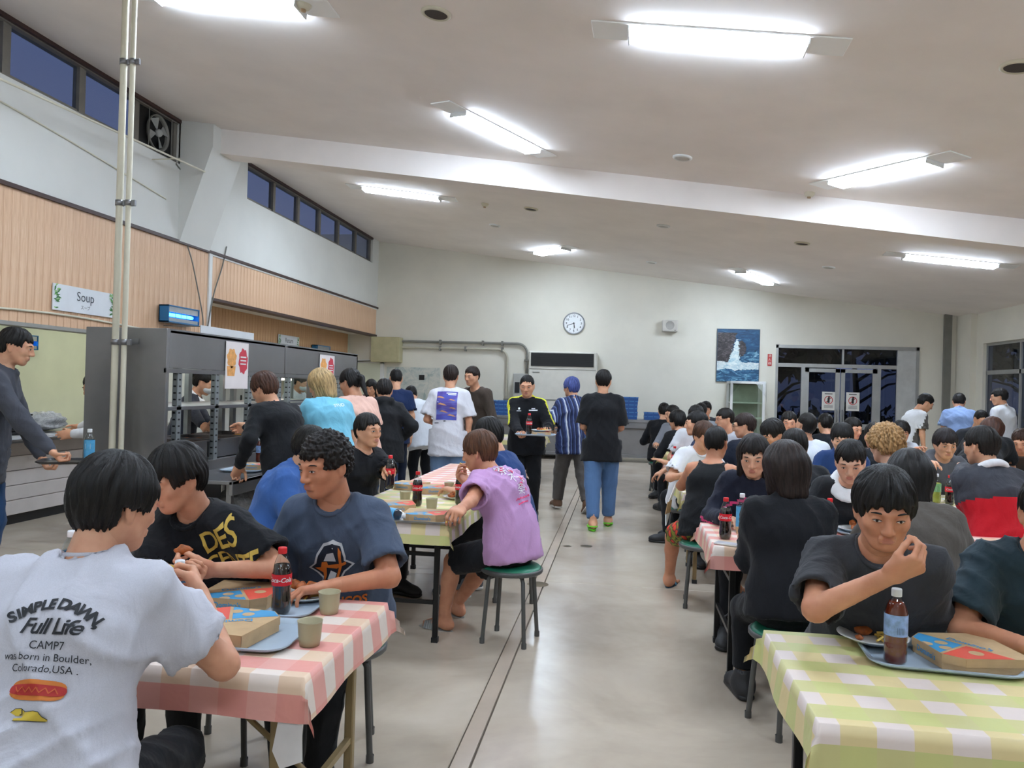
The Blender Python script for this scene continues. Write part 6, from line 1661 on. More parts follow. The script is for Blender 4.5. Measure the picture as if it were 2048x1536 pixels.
# ---- serving line
def ptray(c): pass
p1 = person('person in dark grey shirt and jeans carrying a black tray with a water bottle', (32, 692), 4.75, -62, sit=False, lean=8, bend=6, hpitch=14, hyaw=0, hair='short', hseed=8, shirt=('collar_long', '4a4c54', .2), pants=('long', '35547e', 1.0, 1.2), shoes='2a2a2c',
            rh=W(128, 932, Y=4.72), rhp='grip', rpalm=(0, .3, 1), lh=W(92, 935, Y=5.0), lhp='grip', lpalm=(0, .3, 1), lod=1)
person('kitchen worker in white smock beside the stacked black trays', (190, 790), 6.6, 105, sit=False, lean=14, bend=12, hair='short', hpitch=24, shirt=('collar_long', 'dcdce0'), pants=('long', 'd0d0d4'), lh=W(146, 868, Y=6.3), rh=W(150, 862, Y=6.9))
person('kitchen worker with hair bun and face mask serving behind the steel shelves', (408, 768), 7.6, -70, sit=False, lean=12, bend=10, hpitch=22, hair='bun', shirt=('collar_long', '33353f'), collar='e8e8e8', mask=True, rh=W(425, 885, Y=6.9), lh=W(440, 880, Y=7.2), sc=.93)
person('kitchen worker in dark cap hair and white smock behind the far serving shelf', (604, 765), 9.9, -100, sit=False, lean=10, bend=10, hpitch=24, hair='short', shirt=('collar_long', 'd8d8dc'), mask=True)
p5 = person('person in black sweater with brown hair reaching into the serving shelf', (528, 778), 5.75, 62, sit=False, lean=17, bend=16, hpitch=24, hyaw=12, hair='mop', hcol='4a2f22', hseed=9, shirt=('long', '17181b', .14), pants=('long', '9a948c', 1.0, 1.2), shoes='d8d8d4',
            lh=W(478, 932, Y=5.45), lhp='grip', lpalm=(0, 0, -1), rh=W(470, 862, Y=6.05), rhp='pinch', bulk=1.05, lod=1)
def print_p6(c): lay(c, 'white_lettering', INK((236, 246, 248)), c['Ch'] + c['u3'] * .06, c['right'], c['u3'], [t2('STUD', .045, .06, 0, .25, bold=.001, shear=.2)], .005)
person('person in light blue T-shirt with blond hair at the serving line', (640, 778), 6.45, 42, sit=False, lean=14, bend=12, hpitch=20, hyaw=30, hair='bob', hcol='b89a6a', shirt=('tee', '7cc4dc'), pants=('long', '3a3c44'), lh=W(612, 845, Y=6.6), prints=print_p6, lod=1, sc=.95)
person('person in pale pink T-shirt with black ponytail and glasses at the serving line', (700, 770), 6.9, 58, sit=False, lean=8, bend=8, hpitch=20, hyaw=8, hair='tail', hcol=HB, shirt=('tee', 'ecc0ae'), pants=('long', '2c2e38'), glasses=True, lod=1, sc=.95)
person('person with long black hair and dark red top near the hall door', (742, 785), 12.4, 175, sit=False, hair='long', hpitch=22, shirt=('tee', '4c2c32'), pants=('long', '22242c'), sc=.92)
person('person in black hooded jacket and jeans with back turned', (768, 804), 8.2, 18, sit=False, lean=8, bend=10, hpitch=14, hair='short', hcol='1c1715', shirt=('hood', '1d1e20', .16), pants=('long', '3a5276'), rh=('l', .2, .12, .92), lod=1, sc=.9)
person('person in navy T-shirt and navy trousers with back turned', (792, 757), 9.85, 8, sit=False, lean=4, bend=6, hpitch=12, hyaw=12, hair='crew', hcol=HB, shirt=('tee', '1f2e52', .17), pants=('long', '1e2638'))
person('person in plain white T-shirt bending forward in the queue', (822, 790), 10.5, 48, sit=False, lean=20, bend=20, hpitch=34, hyaw=-14, hair='crew', hcol=HB, shirt=('tee', 'dfe4ea', .2), pants=('long', '17181c'), bulk=1.12, loose=1.4)
def print_p12(c):
    r, u = c['right'], c['u3']; o = c['Ch'] - u * .03
    n_ = 'panel_print'
    if n_ not in MATS:
        n = N(n_); v = n.coord(); a = n.noise(n.coord((1, 1, 5)), 3, 2); n.set(Base_Color=n.ramp(a, [(.35, (70, 84, 176)), (.5, (84, 70, 156)), (.65, (110, 128, 206))]), Roughness=.7); MATS[n_] = n.m
    lay(c, 'blue_panel_print', MATS[n_], o, r, u, [poly([(-.125, .16), (.105, .16), (.105, -.16), (-.125, -.16)])], .003, .03)
    sk = INK((206, 150, 110)); lay(c, 'tan_shapes', sk, o, r, u, [poly([(x + s * a, y + s * b) for a, b in [(-.05, .0), (-.02, .016), (.02, .006), (.05, -.012), (.02, -.01), (-.01, -.004)]]) for x, y, s in ((-.08, .09, 1), (.05, .06, .8), (-.06, .01, 1.1), (.06, -.03, .8), (-.04, -.07, 1), (.05, -.11, 1))], .006)
    lay(c, 'white_lettering', INK((236, 238, 244)), o, r, u, [poly([(x, y), (x + w, y), (x + w, y - .01), (x, y - .01)]) for x, y, w in ((-.02, .145, .11), (.0, .128, .09))], .006)
    lay(c, 'dark_marks', INK((50, 52, 60)), o - u * .19, r, u, [poly([(-.14, .0), (-.09, .0), (-.09, -.01), (-.14, -.01)]), poly([(-.04, .02), (-.02, .024), (.0, .016), (-.03, .008)])], .005)
person('person in white T-shirt with blue panel printed on the back, and jeans', (902, 752), 8.75, 4, sit=False, lean=3, bend=5, hpitch=10, hyaw=0, hair='short', hcol='2a1f1a', shirt=('tee', 'd8d8de', .22, .85), loose=1.45, pants=('long', '7390b4', 1.0, 1.35), lh=('l', -.17, .22, 1.05), lel=(-.4, -.7, -.6), prints=print_p12, lod=1)
person('person in dark top partly hidden by the white T-shirt with blue panel', (944, 752), 9.75, 150, sit=False, hair='short', hcol='2a1f1a', shirt=('long', '4a4038'), pants=('long', '22242a'))
def print_p14(c):
    r, u = -c['right'], c['u3']; Wt = INK((226, 228, 230))
    lay(c, 'chest_emblem', Wt, c['Ch'] - r * .075 + u * .045, r, u, [poly(disc_pts(0, .01, .012, 12)), poly([(-.025, -.012), (.025, -.012), (.025, -.017), (-.025, -.017)])], .005)
    lay(c, 'chest_lettering', Wt, c['Ch'] + r * .085 + u * .045, r, u, [poly([(-.02, .016), (.02, .016), (.02, .008), (-.02, .008)]), poly([(-.048, .0), (.048, .0), (.048, -.011), (-.048, -.011)])], .005)
def reg_p14(cen, c):
    out = np.zeros(len(cen), int)
    for i in (0, 1):
        a, b, n0 = c['Sh'][i], c['El'][i], c['Nk']
        up_ = V3(0, 0, 1); side_ = c['right'] * (-1, 1)[i]
        d1 = (cen - n0) @ side_; on_sh = (np.abs((cen - n0) @ c['nf'] + .0) < .035) & ((cen - n0) @ c['u3'] > -.12 - .25 * 0) & (d1 > .05) & (d1 < .22)
        ax = unit(b - a); t = (cen - a) @ ax; per = cen - a - t[:, None] * ax; pn = per / np.maximum(np.linalg.norm(per, axis=1, keepdims=True), 1e-6)
        arm = (t > -.02) & (t < .30) & (np.linalg.norm(per, axis=1) < .11) & (d1 > .1) & (pn @ unit(side_ + .15 * c['nf']) > .72)
        out[on_sh & ((cen - n0) @ c['u3'] > -.07)] = 1; out[arm] = 1
    return out
p14 = person('person in black jacket with yellow shoulder stripes carrying a tray', (1054, 772), 8.9, 180, sit=False, lean=2, bend=4, hpitch=14, hair='crew', hcol=HB, shirt=('jacket', '15161a', .14), pants=('long', '16171a', 1.0, 1.15), lh=W(1092, 862, Y=8.62), rh=W(1040, 866, Y=8.6), lhp='grip', rhp='grip', lpalm=(0, .2, 1), rpalm=(0, .2, 1),
             regions=(['e2e23a'], reg_p14), prints=print_p14, lod=1)
def stripe_mat():
    n = N('striped_cloth'); v = n.coord(); sx = n.new('ShaderNodeSeparateXYZ'); n.link(v, sx.inputs[0]); q = n.math('ADD', n.math('MULTIPLY', sx.outputs[0], 1.0), n.math('MULTIPLY', sx.outputs[1], .25))
    f = n.math('FRACT', n.math('MULTIPLY', q, 22)); g = n.math('FRACT', n.math('MULTIPLY', q, 7.3)); col = n.ramp(f, [(.0, (30, 42, 84)), (.45, (34, 48, 96)), (.5, (112, 134, 176)), (.62, (60, 76, 124)), (.7, (24, 32, 62))])
    n.set(Base_Color=n.mix(n.math('GREATER_THAN', g, .9), col, lin((196, 202, 212))), Roughness=.8, Normal=n.bump(n.noise(v, 9, 3), .3, .03)); return n.m
person('person with blue hair in striped navy shirt and grey trousers walking away', (1142, 783), 9.85, 22, sit=False, lean=4, bend=5, hpitch=8, hyaw=22, hair='mop', hcol='4a5690', shirt=('collar', stripe_mat(), .18, .95), loose=1.5, pants=('long', '5e5a58', 1.0, 1.3), shoes='6a4c38', lf=(-.13, .18, .08), rf=(.1, -.30, .11), lh=('l', -.2, .22, .98), lod=1, sc=.95)
person('person in black T-shirt, blue jeans and green clogs walking away', (1207, 762), 8.75, 4, sit=False, lean=2, bend=4, hpitch=6, hyaw=-6, hair='short', hcol=HB, hseed=3, shirt=('tee', '1a1b1e', .2, .92), loose=1.5, pants=('long', '55749c', 1.0, 1.3), shoes='clog', lf=(-.08, -.22, .1), rf=(.1, .14, .078), lh=('l', -.17, .26, 1.04), rh=('l', .17, .28, 1.04), lel=(-.25, -1, -.5), rel=(.25, -1, -.5), lod=1)
# ---- right front table
seated('the charcoal T-shirt', 'person in charcoal T-shirt with hand at the mouth, by the tea bottle', (1768, 1018), 2.62, 172, lean=22, bend=8, hyaw=0, hpitch=18, hair='mop', hcol=HB, hseed=10, skin='cf9575', shirt=('tee', '3a3b3f', .12, .82), rh=W(1778, 1152, Y=2.42), rhp='pinch', rel=(.75, .35, -.7), rpalm=(-.3, -.35, .7), lh=('l', -.12, .24, .60), lel=(-.1, -.6, -1), bulk=1.03, loose=.95)
seated('the dark teal T-shirt', 'person in dark teal T-shirt resting a forearm on the yellow checked table', (2102, 1030), 2.78, 176, lean=18, bend=8, hpitch=12, hair='short', hseed=11, skin='cf9575', shirt=('tee', '2a3a42', .12, .84), rh=W(2078, 1300, z=.75), rel=(.9, -.1, -.5), loose=1.1, bulk=1.05)
# ---- second right row, near side
seated('the black jacket and bobbed hair', 'person in black jacket with brown-tipped bobbed hair, back turned, on a green stool', (1568, 950), 3.88, 4, lean=10, bend=6, hyaw=10, hpitch=10, hair='bob', hcol='2a1f1b', shirt=('jacket', '1b1c20', .07), pants=('long', '18191c', .9), loose=.9, bulk=.97, shoes='2a2a2c', lod=1, lh=('l', -.12, .38, .77), rh=('l', .1, .38, .77), lel=(-.2, -.6, -1), rel=(.2, -.6, -1))
seated('the grey-brown blazer', 'person in grey-brown blazer with dark bobbed hair, back turned', (1818, 958), 3.98, -8, lean=18, bend=10, hpitch=14, hair='bob', hcol='1a1716', shirt=('jacket', '5d5751', .12), loose=1.1, lod=1)
# second row, far side
seated('the navy jacket with pink piping', 'person in navy jacket with pink piping and long dark hair', (1506, 958), 5.0, 172, lean=14, bend=12, hpitch=18, hyaw=-6, hair='long', hcol='1c1614', shirt=('jacket', '1f2230', .12), collar=None, skin='dcae90', lod=1, regions=(['d8447a'], lambda cen, c: ((np.abs((cen - c['Ch']) @ unit(c['u3'] + .45 * c['right']) - .06) < .008) & ((cen - c['Ch']) @ c['nf'] > .05) & ((cen - c['Ch']) @ c['right'] > .04)).astype(int)))
seated('the black sweater with white collar', 'person in black sweater with white collar and dark fringe looking down', (1700, 934), 4.95, 160, lean=14, bend=12, hpitch=24, hyaw=4, hair='tail', hcol=HB, hseed=2, shirt=('long', '26272a'), collar='eceff0', skin='ddb093', lod=1)
# third row, near side
def floral():
    n = N('floral_cloth'); v = n.coord(); w = n.new('ShaderNodeTexVoronoi'); w.inputs['Scale'].default_value = 16; n.link(v, w.inputs['Vector'])
    n.set(Base_Color=n.ramp(w.outputs[0], [(.0, (240, 90, 40)), (.35, (230, 60, 36)), (.5, (40, 40, 30)), (.7, (150, 150, 50)), (.9, (34, 34, 30))]), Roughness=.8); return n.m
seated('the black tank top', 'person in black tank top, floral shorts and flip-flops, back turned', (1432, 898), 5.92, -22, lean=14, bend=8, hpitch=10, hair='crew', hcol=HB, hseed=5, skin='c88d6c', shirt=('tank', '191a1c', .09), pants=('shorts', floral(), .85), shoes='flip', lh=W(1372, 968, Y=6.3), lf=('w', .40, 6.22, .078), khint=(-.8, .6, .6), rf=(.12, .4, .078), legs_apart=.22, lod=1)
seated('the black crew-neck with back turned', 'person in black crew-neck top with short black hair, back turned, among the seated crowd', (1588, 900), 5.75, 6, lean=12, bend=8, hpitch=12, hair='short', hseed=6, shirt=('tee', '232427'), lod=1, bulk=1.08)
seated('the curly blond hair', 'person with curly blond hair in grey top, back turned', (1770, 890), 5.7, 28, lean=12, bend=8, hpitch=12, hair='curly', hcol='b0895a', hseed=4, skin='e2b79c', shirt=('tee', '63656c'), lod=1)
def reg_r7(cen, c): 
    t = (cen - c['Ch']) @ c['u3']; s = np.abs((cen - c['Ch']) @ c['right']); low = t < -.035
    arm = np.zeros(len(cen), bool)
    for i in (0, 1):
        a, b = c['Sh'][i], c['El'][i]; ax = unit(b - a); q = (cen - a) @ ax; arm |= ((cen - c['Ch']) @ (c['right'] * (-1, 1)[i]) > .17) & (q > .03)
    return (low | arm).astype(int)
seated('the red and charcoal jacket', 'person in red and charcoal jacket with white collar, back turned, holding food', (1962, 892), 5.35, 14, lean=12, bend=8, hpitch=10, hyaw=14, hair='short', hseed=8, shirt=('jacket', '3e4047', .16), collar='e4e4e6', regions=(['c41e2a'], reg_r7), lh=W(1925, 928, Y=5.9), loose=1.4, lod=1, bulk=1.05, legs_apart=.06)
# third row, far side
seated('the white T-shirt beside the tank top', 'person in white T-shirt with brown hair facing the tank top', (1408, 884), 7.2, 205, lean=16, bend=12, hpitch=16, hair='mop', hcol='4a3020', shirt=('tee', 'e4e6ea'), rh=W(1368, 950, Y=6.95), lod=1)
seated('the white top with head bowed', 'person in white top with black hair and head bowed, at the third row of tables', (1545, 868), 7.15, 158, lean=14, bend=12, hpitch=28, hyaw=-40, hair='mop', hseed=2, shirt=('tee', 'dcdfe4'), lod=1)
seated('the navy collared shirt', 'person in navy collared shirt facing the crowd and looking down', (1684, 878), 7.1, 165, lean=12, bend=10, hpitch=16, hyaw=0, hair='mop', hcol=HB, hseed=3, shirt=('collar_long', '27406e'), skin='dcae92', lod=1)
seated('the grey hooded top', 'person in grey hooded top facing the crowd, elbow raised', (1890, 908), 7.05, 178, lean=14, bend=10, hpitch=14, hair='mop', hcol='241c1c', shirt=('hood', '55565b'), rh=W(1862, 925, Y=6.6), rel=(1, -.1, 0), lod=1)
# fourth row
seated('the navy T-shirt turned to the aisle', 'person in navy T-shirt in profile, hand held out over the aisle', (1392, 848), 8.02, 70, lean=8, bend=10, hpitch=4, hyaw=16, hair='short', hcol=HB, hseed=9, shirt=('tee', '2a3550'), lh=W(1332, 925, Y=7.95), lhp='flat', rh=W(1322, 945, Y=8.2))
seated('the glasses and dark hair in profile', 'person with dark hair and glasses in profile, wearing a pale top', (1449, 838), 9.5, 150, lean=10, bend=8, hyaw=-45, hair='short', hseed=1, shirt=('tee', 'b8bcc4'), glasses=True)
seated('the navy-sleeved black shirt', 'person in black shirt with navy sleeves and glasses facing the tables', (1488, 852), 8.0, 12, hair='short', hcol='2c1f1a', shirt=('tee', '1c2230'), glasses=True, hyaw=62)
seated('the white T-shirt with head raised', 'person in white T-shirt with back turned and head raised', (1612, 850), 7.86, 8, lean=4, bend=4, hpitch=-18, hyaw=14, hair='crew', hseed=2, shirt=('tee', 'e2e6ec'), bulk=1.12)
seated('the youth in profile in dark shirt', 'youth in dark shirt seen in profile behind the navy collared shirt', (1706, 858), 9.3, -150, hpitch=14, hair='short', hseed=5, shirt=('tee', '22242a'))
seated('the pale grey T-shirt', 'person in pale grey T-shirt eating, facing the crowd', (1802, 872), 9.2, 172, hpitch=14, hair='mop', hcol=HB, hseed=4, shirt=('tee', 'c4c8d0'), rh=W(1823, 905, Y=9.0))
seated('the dark hair beside the curly blond', 'person with dark hair in black top seated just past the curly blond hair', (1748, 872), 7.95, 10, hair='short', hseed=7, shirt=('tee', '1e2024'))
person('person in black T-shirt with brown hair bending over a table', (1985, 862), 8.4, -35, sit=False, lean=58, bend=8, hpitch=30, hair='bob', hcol='4a2c20', shirt=('tee', '17181b', .12), lh=W(1955, 925, Y=8.45), rh=W(2000, 930, Y=8.45), sc=.95)
seated('the brown sweater', 'person in brown sweater leaning over the table by the window wall', (2042, 868), 9.25, 150, lean=40, bend=14, hpitch=30, hair='short', hcol=HBR, shirt=('long', '4c443c'))
# fifth and sixth rows
seated('the white T-shirt in the fifth row', 'person in white T-shirt between the navy T-shirt and the black sweatshirt', (1392, 832), 9.05, 165, hair='short', hseed=3, shirt=('tee', 'dfe3e8'))
seated('the black sweatshirt at the aisle', 'person in black sweatshirt at the aisle end of the fifth row', (1354, 842), 10.05, 20, hair='bowl', hcol=HB, shirt=('long', '1a1b1e'), hyaw=20, lean=14)
seated('the grey sweatshirt', 'person in grey sweatshirt at the aisle end near the back counter', (1344, 828), 11.45, 150, hyaw=-35, hair='short', shirt=('long', '8c9098'), hseed=2, lean=12)
seated('the black top at the last row', 'person in black top facing across the last row by the steel counter', (1328, 822), 12.25, -8, hair='short', shirt=('long', '15161a'), hseed=6, lean=14)
seated('the first dark head before the counter', 'person in grey top with dark hair before the steel counter', (1402, 822), 12.25, 5, hair='short', shirt=('tee', '9aa0a8'), hseed=1)
seated('the second dark head before the counter', 'person in charcoal top with dark hair before the steel counter', (1412, 818), 13.4, 175, hair='mop', shirt=('tee', '3c4046'), hseed=5)
seated('the dark hair before the glass door', 'person in dark top with black hair seated before the glass doors', (1578, 845), 9.3, 170, hair='short', shirt=('tee', '22252c'), hseed=3)
seated('the dark hair at the fifth row', 'person in black polo seated at the fifth row below the door notices', (1650, 848), 10.25, 10, hair='short', shirt=('tee', '1b1d22'), hseed=8)
seated('the black hair below the blue shirt', 'person with black hair bowed beside the standing light blue shirt', (1962, 838), 11.3, 185, hair='crew', hpitch=28, shirt=('tee', '303238'))
person('person standing in white and grey T-shirt looking down beside the glass doors', (1851, 806), 11.6, -82, sit=False, lean=12, bend=14, hpitch=30, hair='short', shirt=('tee', 'dcdde0', .2), regions=(['5c5854'], lambda cen, c: ((cen - c['Ch']) @ c['nf'] > .02).astype(int)), pants=('long', '3a3836'))
person('person standing in light blue shirt with back turned by the window wall', (1918, 804), 12.4, -12, sit=False, lean=14, bend=12, hpitch=26, hyaw=-10, hair='short', hcol='1e1a18', shirt=('collar', '8aa2cc', .2), loose=1.4, pants=('long', '2c3040'))
person('person standing in loose white shirt by the right window wall', (1998, 794), 12.2, 38, sit=False, lean=2, bend=4, hyaw=20, hair='short', hcol='1e1a18', shirt=('collar_long', 'dfe0e4', .22), loose=1.5, pants=('long', '33353c'))
# ================================================================== THINGS ON THE TABLES
def hold(c, side, off):   # point near a hand, world space
    Fm, w = c['HF'][side]; p = w + Fm @ V3(off); o = c['root']; R = rotm('Z', c['rz']); q = R @ p; return (float(q[0] + o.location.x), float(q[1] + o.location.y), float(q[2]))
z0 = TZ + .005; zt = z0 + .0055
# left front table
t1 = ont(505, 1275); tray((t1.x - .06, t1.y, z0), .05, 'blue-grey tray before the white T-shirt printed with a hot dog')
pizza_box((t1.x - .075, t1.y - .005, zt), math.pi - .12, 'pizza box on the tray of the white T-shirt printed with a hot dog', 1.0)
t2_ = ont(545, 1212); tray((t2_.x - .03, t2_.y + .0, z0), 0.0, 'blue-grey tray before the slate-blue T-shirt')
pizza_box((t2_.x - .115, t2_.y + .0, zt), .06, 'pizza box beside the upright cola bottle on the front pink table', .96)
b = ont(564, 1226, zt); bottle('cola', (b.x, b.y - .01, zt), 'cola bottle with red label upright between pizza box and beige cup', .12)
p = ont(605, 1200); plate((p.x + .01, p.y + .01, zt), 'white plate of fried chicken before the slate-blue T-shirt'); serve((p.x + .01, p.y + .01), zt, 'before the slate-blue T-shirt', 6, 3, 1)
c_ = ont(658, 1226); cup((c_.x, c_.y, z0), 'beige cup at the plate of fried chicken on the front pink table'); c_ = ont(619, 1290); cup((c_.x, c_.y, z0), 'beige cup at the tray of the white T-shirt printed with a hot dog')
w_ = ont(356, 1262); bottle('water', (w_.x, w_.y, z0), 'blue-labelled water bottle behind the arm of the white hot dog T-shirt', .5)
w_ = at(143, 1088, Y=2.66); bottle('water', (w_.x, 2.66, z0), 'clear water bottle beside the neck of the white hot dog T-shirt', 1.0)
S1c = PEOPLE[0]; fl = hold(S1c, 1, (-.04, .105, -.055)); fry(fl, 2.4, 'curved yellow fry held by the white T-shirt printed with a hot dog', 2, .3)
S2c = PEOPLE[1]; fl = hold(S2c, 0, (.035, .10, -.06)); chicken((fl[0], fl[1], fl[2] - .015), .3, 'piece of fried chicken held in the hands of the black T-shirt with gold lettering', 1)
# second left table
a = ont(848, 1040); tray((a.x, a.y, z0), .0, 'steel-grey tray before the lavender T-shirt', TRAYS); pizza_box((a.x + .01, a.y, zt), .08, 'pizza box on the steel-grey tray before the lavender T-shirt', .95)
a = ont(834, 1012); bottle('cola', (a.x, a.y, z0), 'half-full cola bottle between pizza boxes on the yellow checked table', .3)
a = ont(912, 1000); plate((a.x, a.y + .06, z0), 'white plate of fried chicken before the lavender T-shirt'); serve((a.x, a.y + .06), z0, 'before the lavender T-shirt', 5, 0, 3)
a = ont(892, 988); cup((a.x, a.y + .1, z0), 'beige cup behind the plate on the yellow checked table'); a = ont(863, 1020); cup((a.x, a.y, z0), 'beige cup at the foot of the half-full cola bottle')
a = ont(790, 1022); pizza_box((a.x - .02, a.y + .05, z0), .4, 'pizza box at the left edge of the yellow checked table', .98)
a = ont(822, 990); pizza_box((a.x - .11, a.y + .35, z0), -.2, 'pizza box before the black top with the raised cola bottle', .95)
a = ont(880, 1008); pizza_box((a.x - .2, a.y + .55, z0), .5, 'pizza box before the navy T-shirt beside the lavender one', .95)
a = ont(770, 1032); bottle('water', (a.x - .01, a.y - .05, z0 + .034), 'blue-labelled water bottle lying on the yellow checked table', 0, (math.pi / 2, 0, 1.0))
a = ont(806, 1010); cup((a.x - .02, a.y + .12, z0), 'beige cup wedged between the pizza boxes on the yellow checked table')
a = at(921, 940, Y=5.2); bottle('cola', (a.x, 5.2, z0), 'cola bottle behind the raised hand of the lavender T-shirt', .2)
S5c = c5; fl = hold(S5c, 0, (.012, .085, -.045)); bottle('cola', (fl[0], fl[1], fl[2] - .1), 'cola bottle held up by the person in black top', 2.9)
fl = hold(c6, 1, (-.03, .10, -.05)); fry(fl, .4, 'yellow fry pinched in the raised hand of the lavender T-shirt', 1, .5); fl = hold(c6, 0, (.03, .10, -.055)); fry(fl, 1.6, 'yellow fry pinched over the tray of the lavender T-shirt', 0)
# serving line
a = at(500, 940, X=-2.98); tray((-3.0, a.y, .767), math.pi / 2, 'pale tray on the steel tray rail before the black sweater'); pizza_box((-2.99, a.y + .08, .772), .3, 'pizza box on the tray rail before the black sweater', .85)
a = at(521, 905, X=-3.12); bottle('tea', (-3.20, a.y + .15, .767), 'small tea bottle on the tray rail beside the black sweater')
a = at(150, 920, Y=4.85); bx = hold(p1, 1, (0, .06, .0)); by = hold(p1, 0, (0, .06, 0)); mz = (bx[2] + by[2]) / 2
tray(((bx[0] + by[0]) / 2 + .17, (bx[1] + by[1]) / 2, mz - .005), math.radians(-62 + 90), 'black tray carried by the dark grey shirt', TRAYK)
bottle('water', ((bx[0] + by[0]) / 2 + .27, (bx[1] + by[1]) / 2 + .01, mz + .0005), 'blue-labelled water bottle on the carried black tray', .3)
bx = hold(p14, 1, (0, .07, 0)); by = hold(p14, 0, (0, .07, 0)); mx, my, mz = [(bx[i] + by[i]) / 2 for i in range(3)]; mx += .04; my -= .15
tray((mx, my, mz + .0), 0, 'pale tray carried by the yellow-shouldered jacket'); bottle('cola', (mx - .08, my + .06, mz + .0055), 'cola bottle on the tray of the yellow-shouldered jacket'); pizza_box((mx + .06, my, mz + .0055), .1, 'pizza box on the tray of the yellow-shouldered jacket', .8)
pz = mz + .0055 + .037; plate((mx + .06, my, pz), 'white plate of fries on the box carried by the yellow-shouldered jacket'); serve((mx + .05, my), pz, 'carried by the yellow-shouldered jacket', 3, 9, 5)
# right front table
a = ont(1870, 1318); tray((a.x, a.y, z0), -.08, 'blue-grey tray with plate and tea bottle on the yellow checked table')
pizza_box((a.x + .085, a.y - .01, zt), math.pi + 1.75, 'pizza box on the tray beside the tea bottle', .98)
a2 = ont(1792, 1332); bottle('tea', (a2.x, a2.y + .01, zt), 'tea bottle with pale blue label and white cap on the front tray', .1)
a3 = ont(1745, 1290); plate((a3.x, a3.y, zt + .008), 'white plate with a croquette on the rim of the front tray')
chicken((a3.x - .02, a3.y + .03, zt + .016), .1, 'oval browned croquette on the front white plate', 0, 'croquette', .95); chicken((a3.x - .05, a3.y - .03, zt + .016), 2.0, 'red sauced scrap of chicken on the front white plate', 1, 'fried_chicken', .5)
for k, (dx, dy, r) in enumerate(((.01, -.02, 1.9), (.03, -.01, 2.2), (.02, -.045, .6), (.05, -.03, 2.6), (.045, .0, 2.9))): fry((a3.x + dx, a3.y + dy, zt + .015 + .003 * k), r, 'pale fry beside the croquette on the front white plate', k)
# second right row
a = ont(1450, 1078); bottle('cola', (a.x, a.y, z0), 'cola bottle by the white phone on the pink checked table', .2); a = ont(1486, 1068); bottle('water', (a.x, a.y + .06, z0), 'blue-labelled water bottle beside the cola bottle and white phone', .3)
a = ont(1500, 1078); pizza_box((a.x + .08, a.y + .08, z0), .3, 'pizza box before the navy jacket with pink piping', .85); a = ont(1437, 1050); cup((a.x + .02, a.y + .15, z0), 'beige cup at the aisle end of the pink checked table')
a = ont(1455, 1090); o = MB().box((-.036, -.075, 0), (.036, .075, .009), bev=.003).build('phone', M_WHITEP, None, (a.x + .01, a.y, z0), (0, 0, 1.1)); MB().box((-.032, -.07, .0088), (.032, .07, .0095)).build('screen', plain('phone_screen', (214, 214, 220), .2), o); tag(o, 'white phone lying on the pink checked table', 'phone')
a = ont(1658, 1078); bottle('cola', (a.x, a.y, z0), 'cola bottle beside the arm of the black jacket', .4); a = ont(1685, 1072); tray((a.x + .2, a.y + .16, z0), 0, 'blue-grey tray before the black sweater with white collar'); plate((a.x + .12, a.y + .15, zt), 'white plate of fries before the black sweater with white collar'); serve((a.x + .12, a.y + .15), zt, 'before the black sweater with white collar', 4, 5, 8)
a = ont(1478, 1062); plate((a.x - .03, a.y + .22, z0), 'white plate of fries before the navy jacket with pink piping'); serve((a.x - .03, a.y + .22), z0, 'before the navy jacket with pink piping', 2, 6, 9)
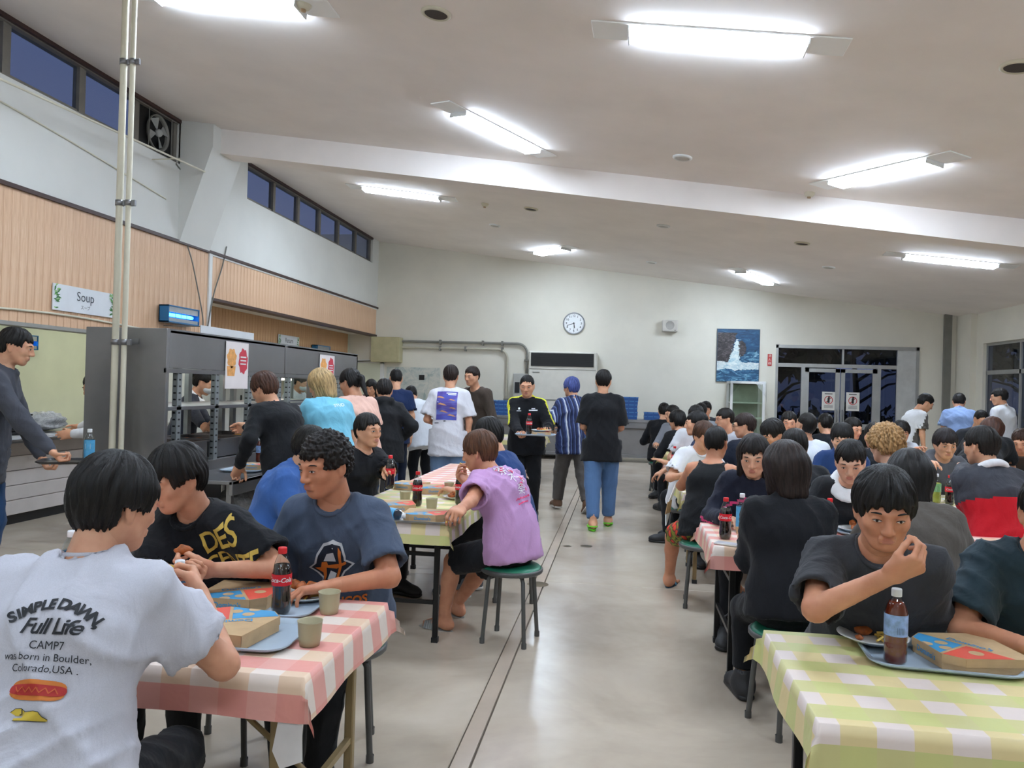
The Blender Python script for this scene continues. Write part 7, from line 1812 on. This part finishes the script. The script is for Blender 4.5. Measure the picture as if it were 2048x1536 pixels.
# third right row
a = at(1870, 1000, z=z0); bottle('cola', (a.x, 6.38, z0), 'cola bottle beside the green-labelled bottle in the third row', .2); bottle('green', (a.x - .05, 6.50, z0), 'green-labelled tea bottle with white cap in the third row', .2)
plate((a.x + .12, 6.55, z0), 'white plate between the red jacket and the grey hooded top'); serve((a.x + .12, 6.55), z0, 'between the red jacket and the grey hooded top', 2, 5, 11)
pizza_box((.72, 6.55, z0), .2, 'pizza box before the white T-shirt beside the tank top', .95); tray((1.15, 6.52, z0), 0, 'blue-grey tray before the black tank top'); pizza_box((1.15, 6.52, zt), 2.9, 'pizza box on the tray before the black tank top', .95)
pizza_box((1.75, 6.7, z0), .2, 'pizza box before the white top with head bowed', .95); bottle('cola', (2.05, 6.5, z0), 'cola bottle before the navy collared shirt', .4); pizza_box((2.15, 6.8, z0), -.3, 'pizza box before the navy collared shirt', .95)
# farther rows
for (x, y, rz, l) in ((.75, 8.62, .2, 'before the navy T-shirt turned to the aisle'), (1.5, 8.75, 2.0, 'before the glasses and dark hair in profile'), (3.2, 8.7, .5, 'before the pale grey T-shirt'), (4.5, 8.7, 1.1, 'by the bending black T-shirt'), (.8, 10.7, .3, 'before the black sweatshirt at the aisle'), (.75, 12.75, .1, 'before the black top at the last row')):
    pizza_box((x, y, z0), rz, 'pizza box %s' % l, .95)
for (x, y, l) in ((.56, 8.45, 'at the aisle end of the fourth row'), (3.5, 8.75, 'before the pale grey T-shirt'), (1.9, 8.6, 'at the middle of the fourth row')): bottle('cola', (x, y, z0), 'cola bottle %s' % l, .3)
# torn cardboard hanging over the aisle end of the third row
m = MB(); rr = random.Random(3)
pts = [(.50, 6.62, z0 + .06), (.46, 6.58, z0 + .055), (.40, 6.50, .62), (.385, 6.48, .52), (.375, 6.44, .44)]
for k in range(len(pts) - 1):
    a, b = Vector(pts[k]), Vector(pts[k + 1]); w = Vector((.02, .1 - .012 * k, .0)); j = Vector((rr.uniform(-.01, .01), rr.uniform(-.02, .02), 0)); t = Vector((.006, 0, .004))
    m.add([a - w, a + w, b + w + j, b - w - j, a - w + t, a + w + t, b + w + j + t, b - w - j + t], [(0, 1, 2, 3), (7, 6, 5, 4), (0, 4, 5, 1), (1, 5, 6, 2), (2, 6, 7, 3), (3, 7, 4, 0)], k % 2)
o = m.build('torn_cardboard', [M_KRAFT, plain('torn_white', (226, 224, 220), .7)]); tag(o, 'torn brown and white cardboard flap hanging off the table of the tank top', 'cardboard')

for _me in [m for m in bpy.data.meshes if m.users == 0]: bpy.data.meshes.remove(_me)   # orphan templates
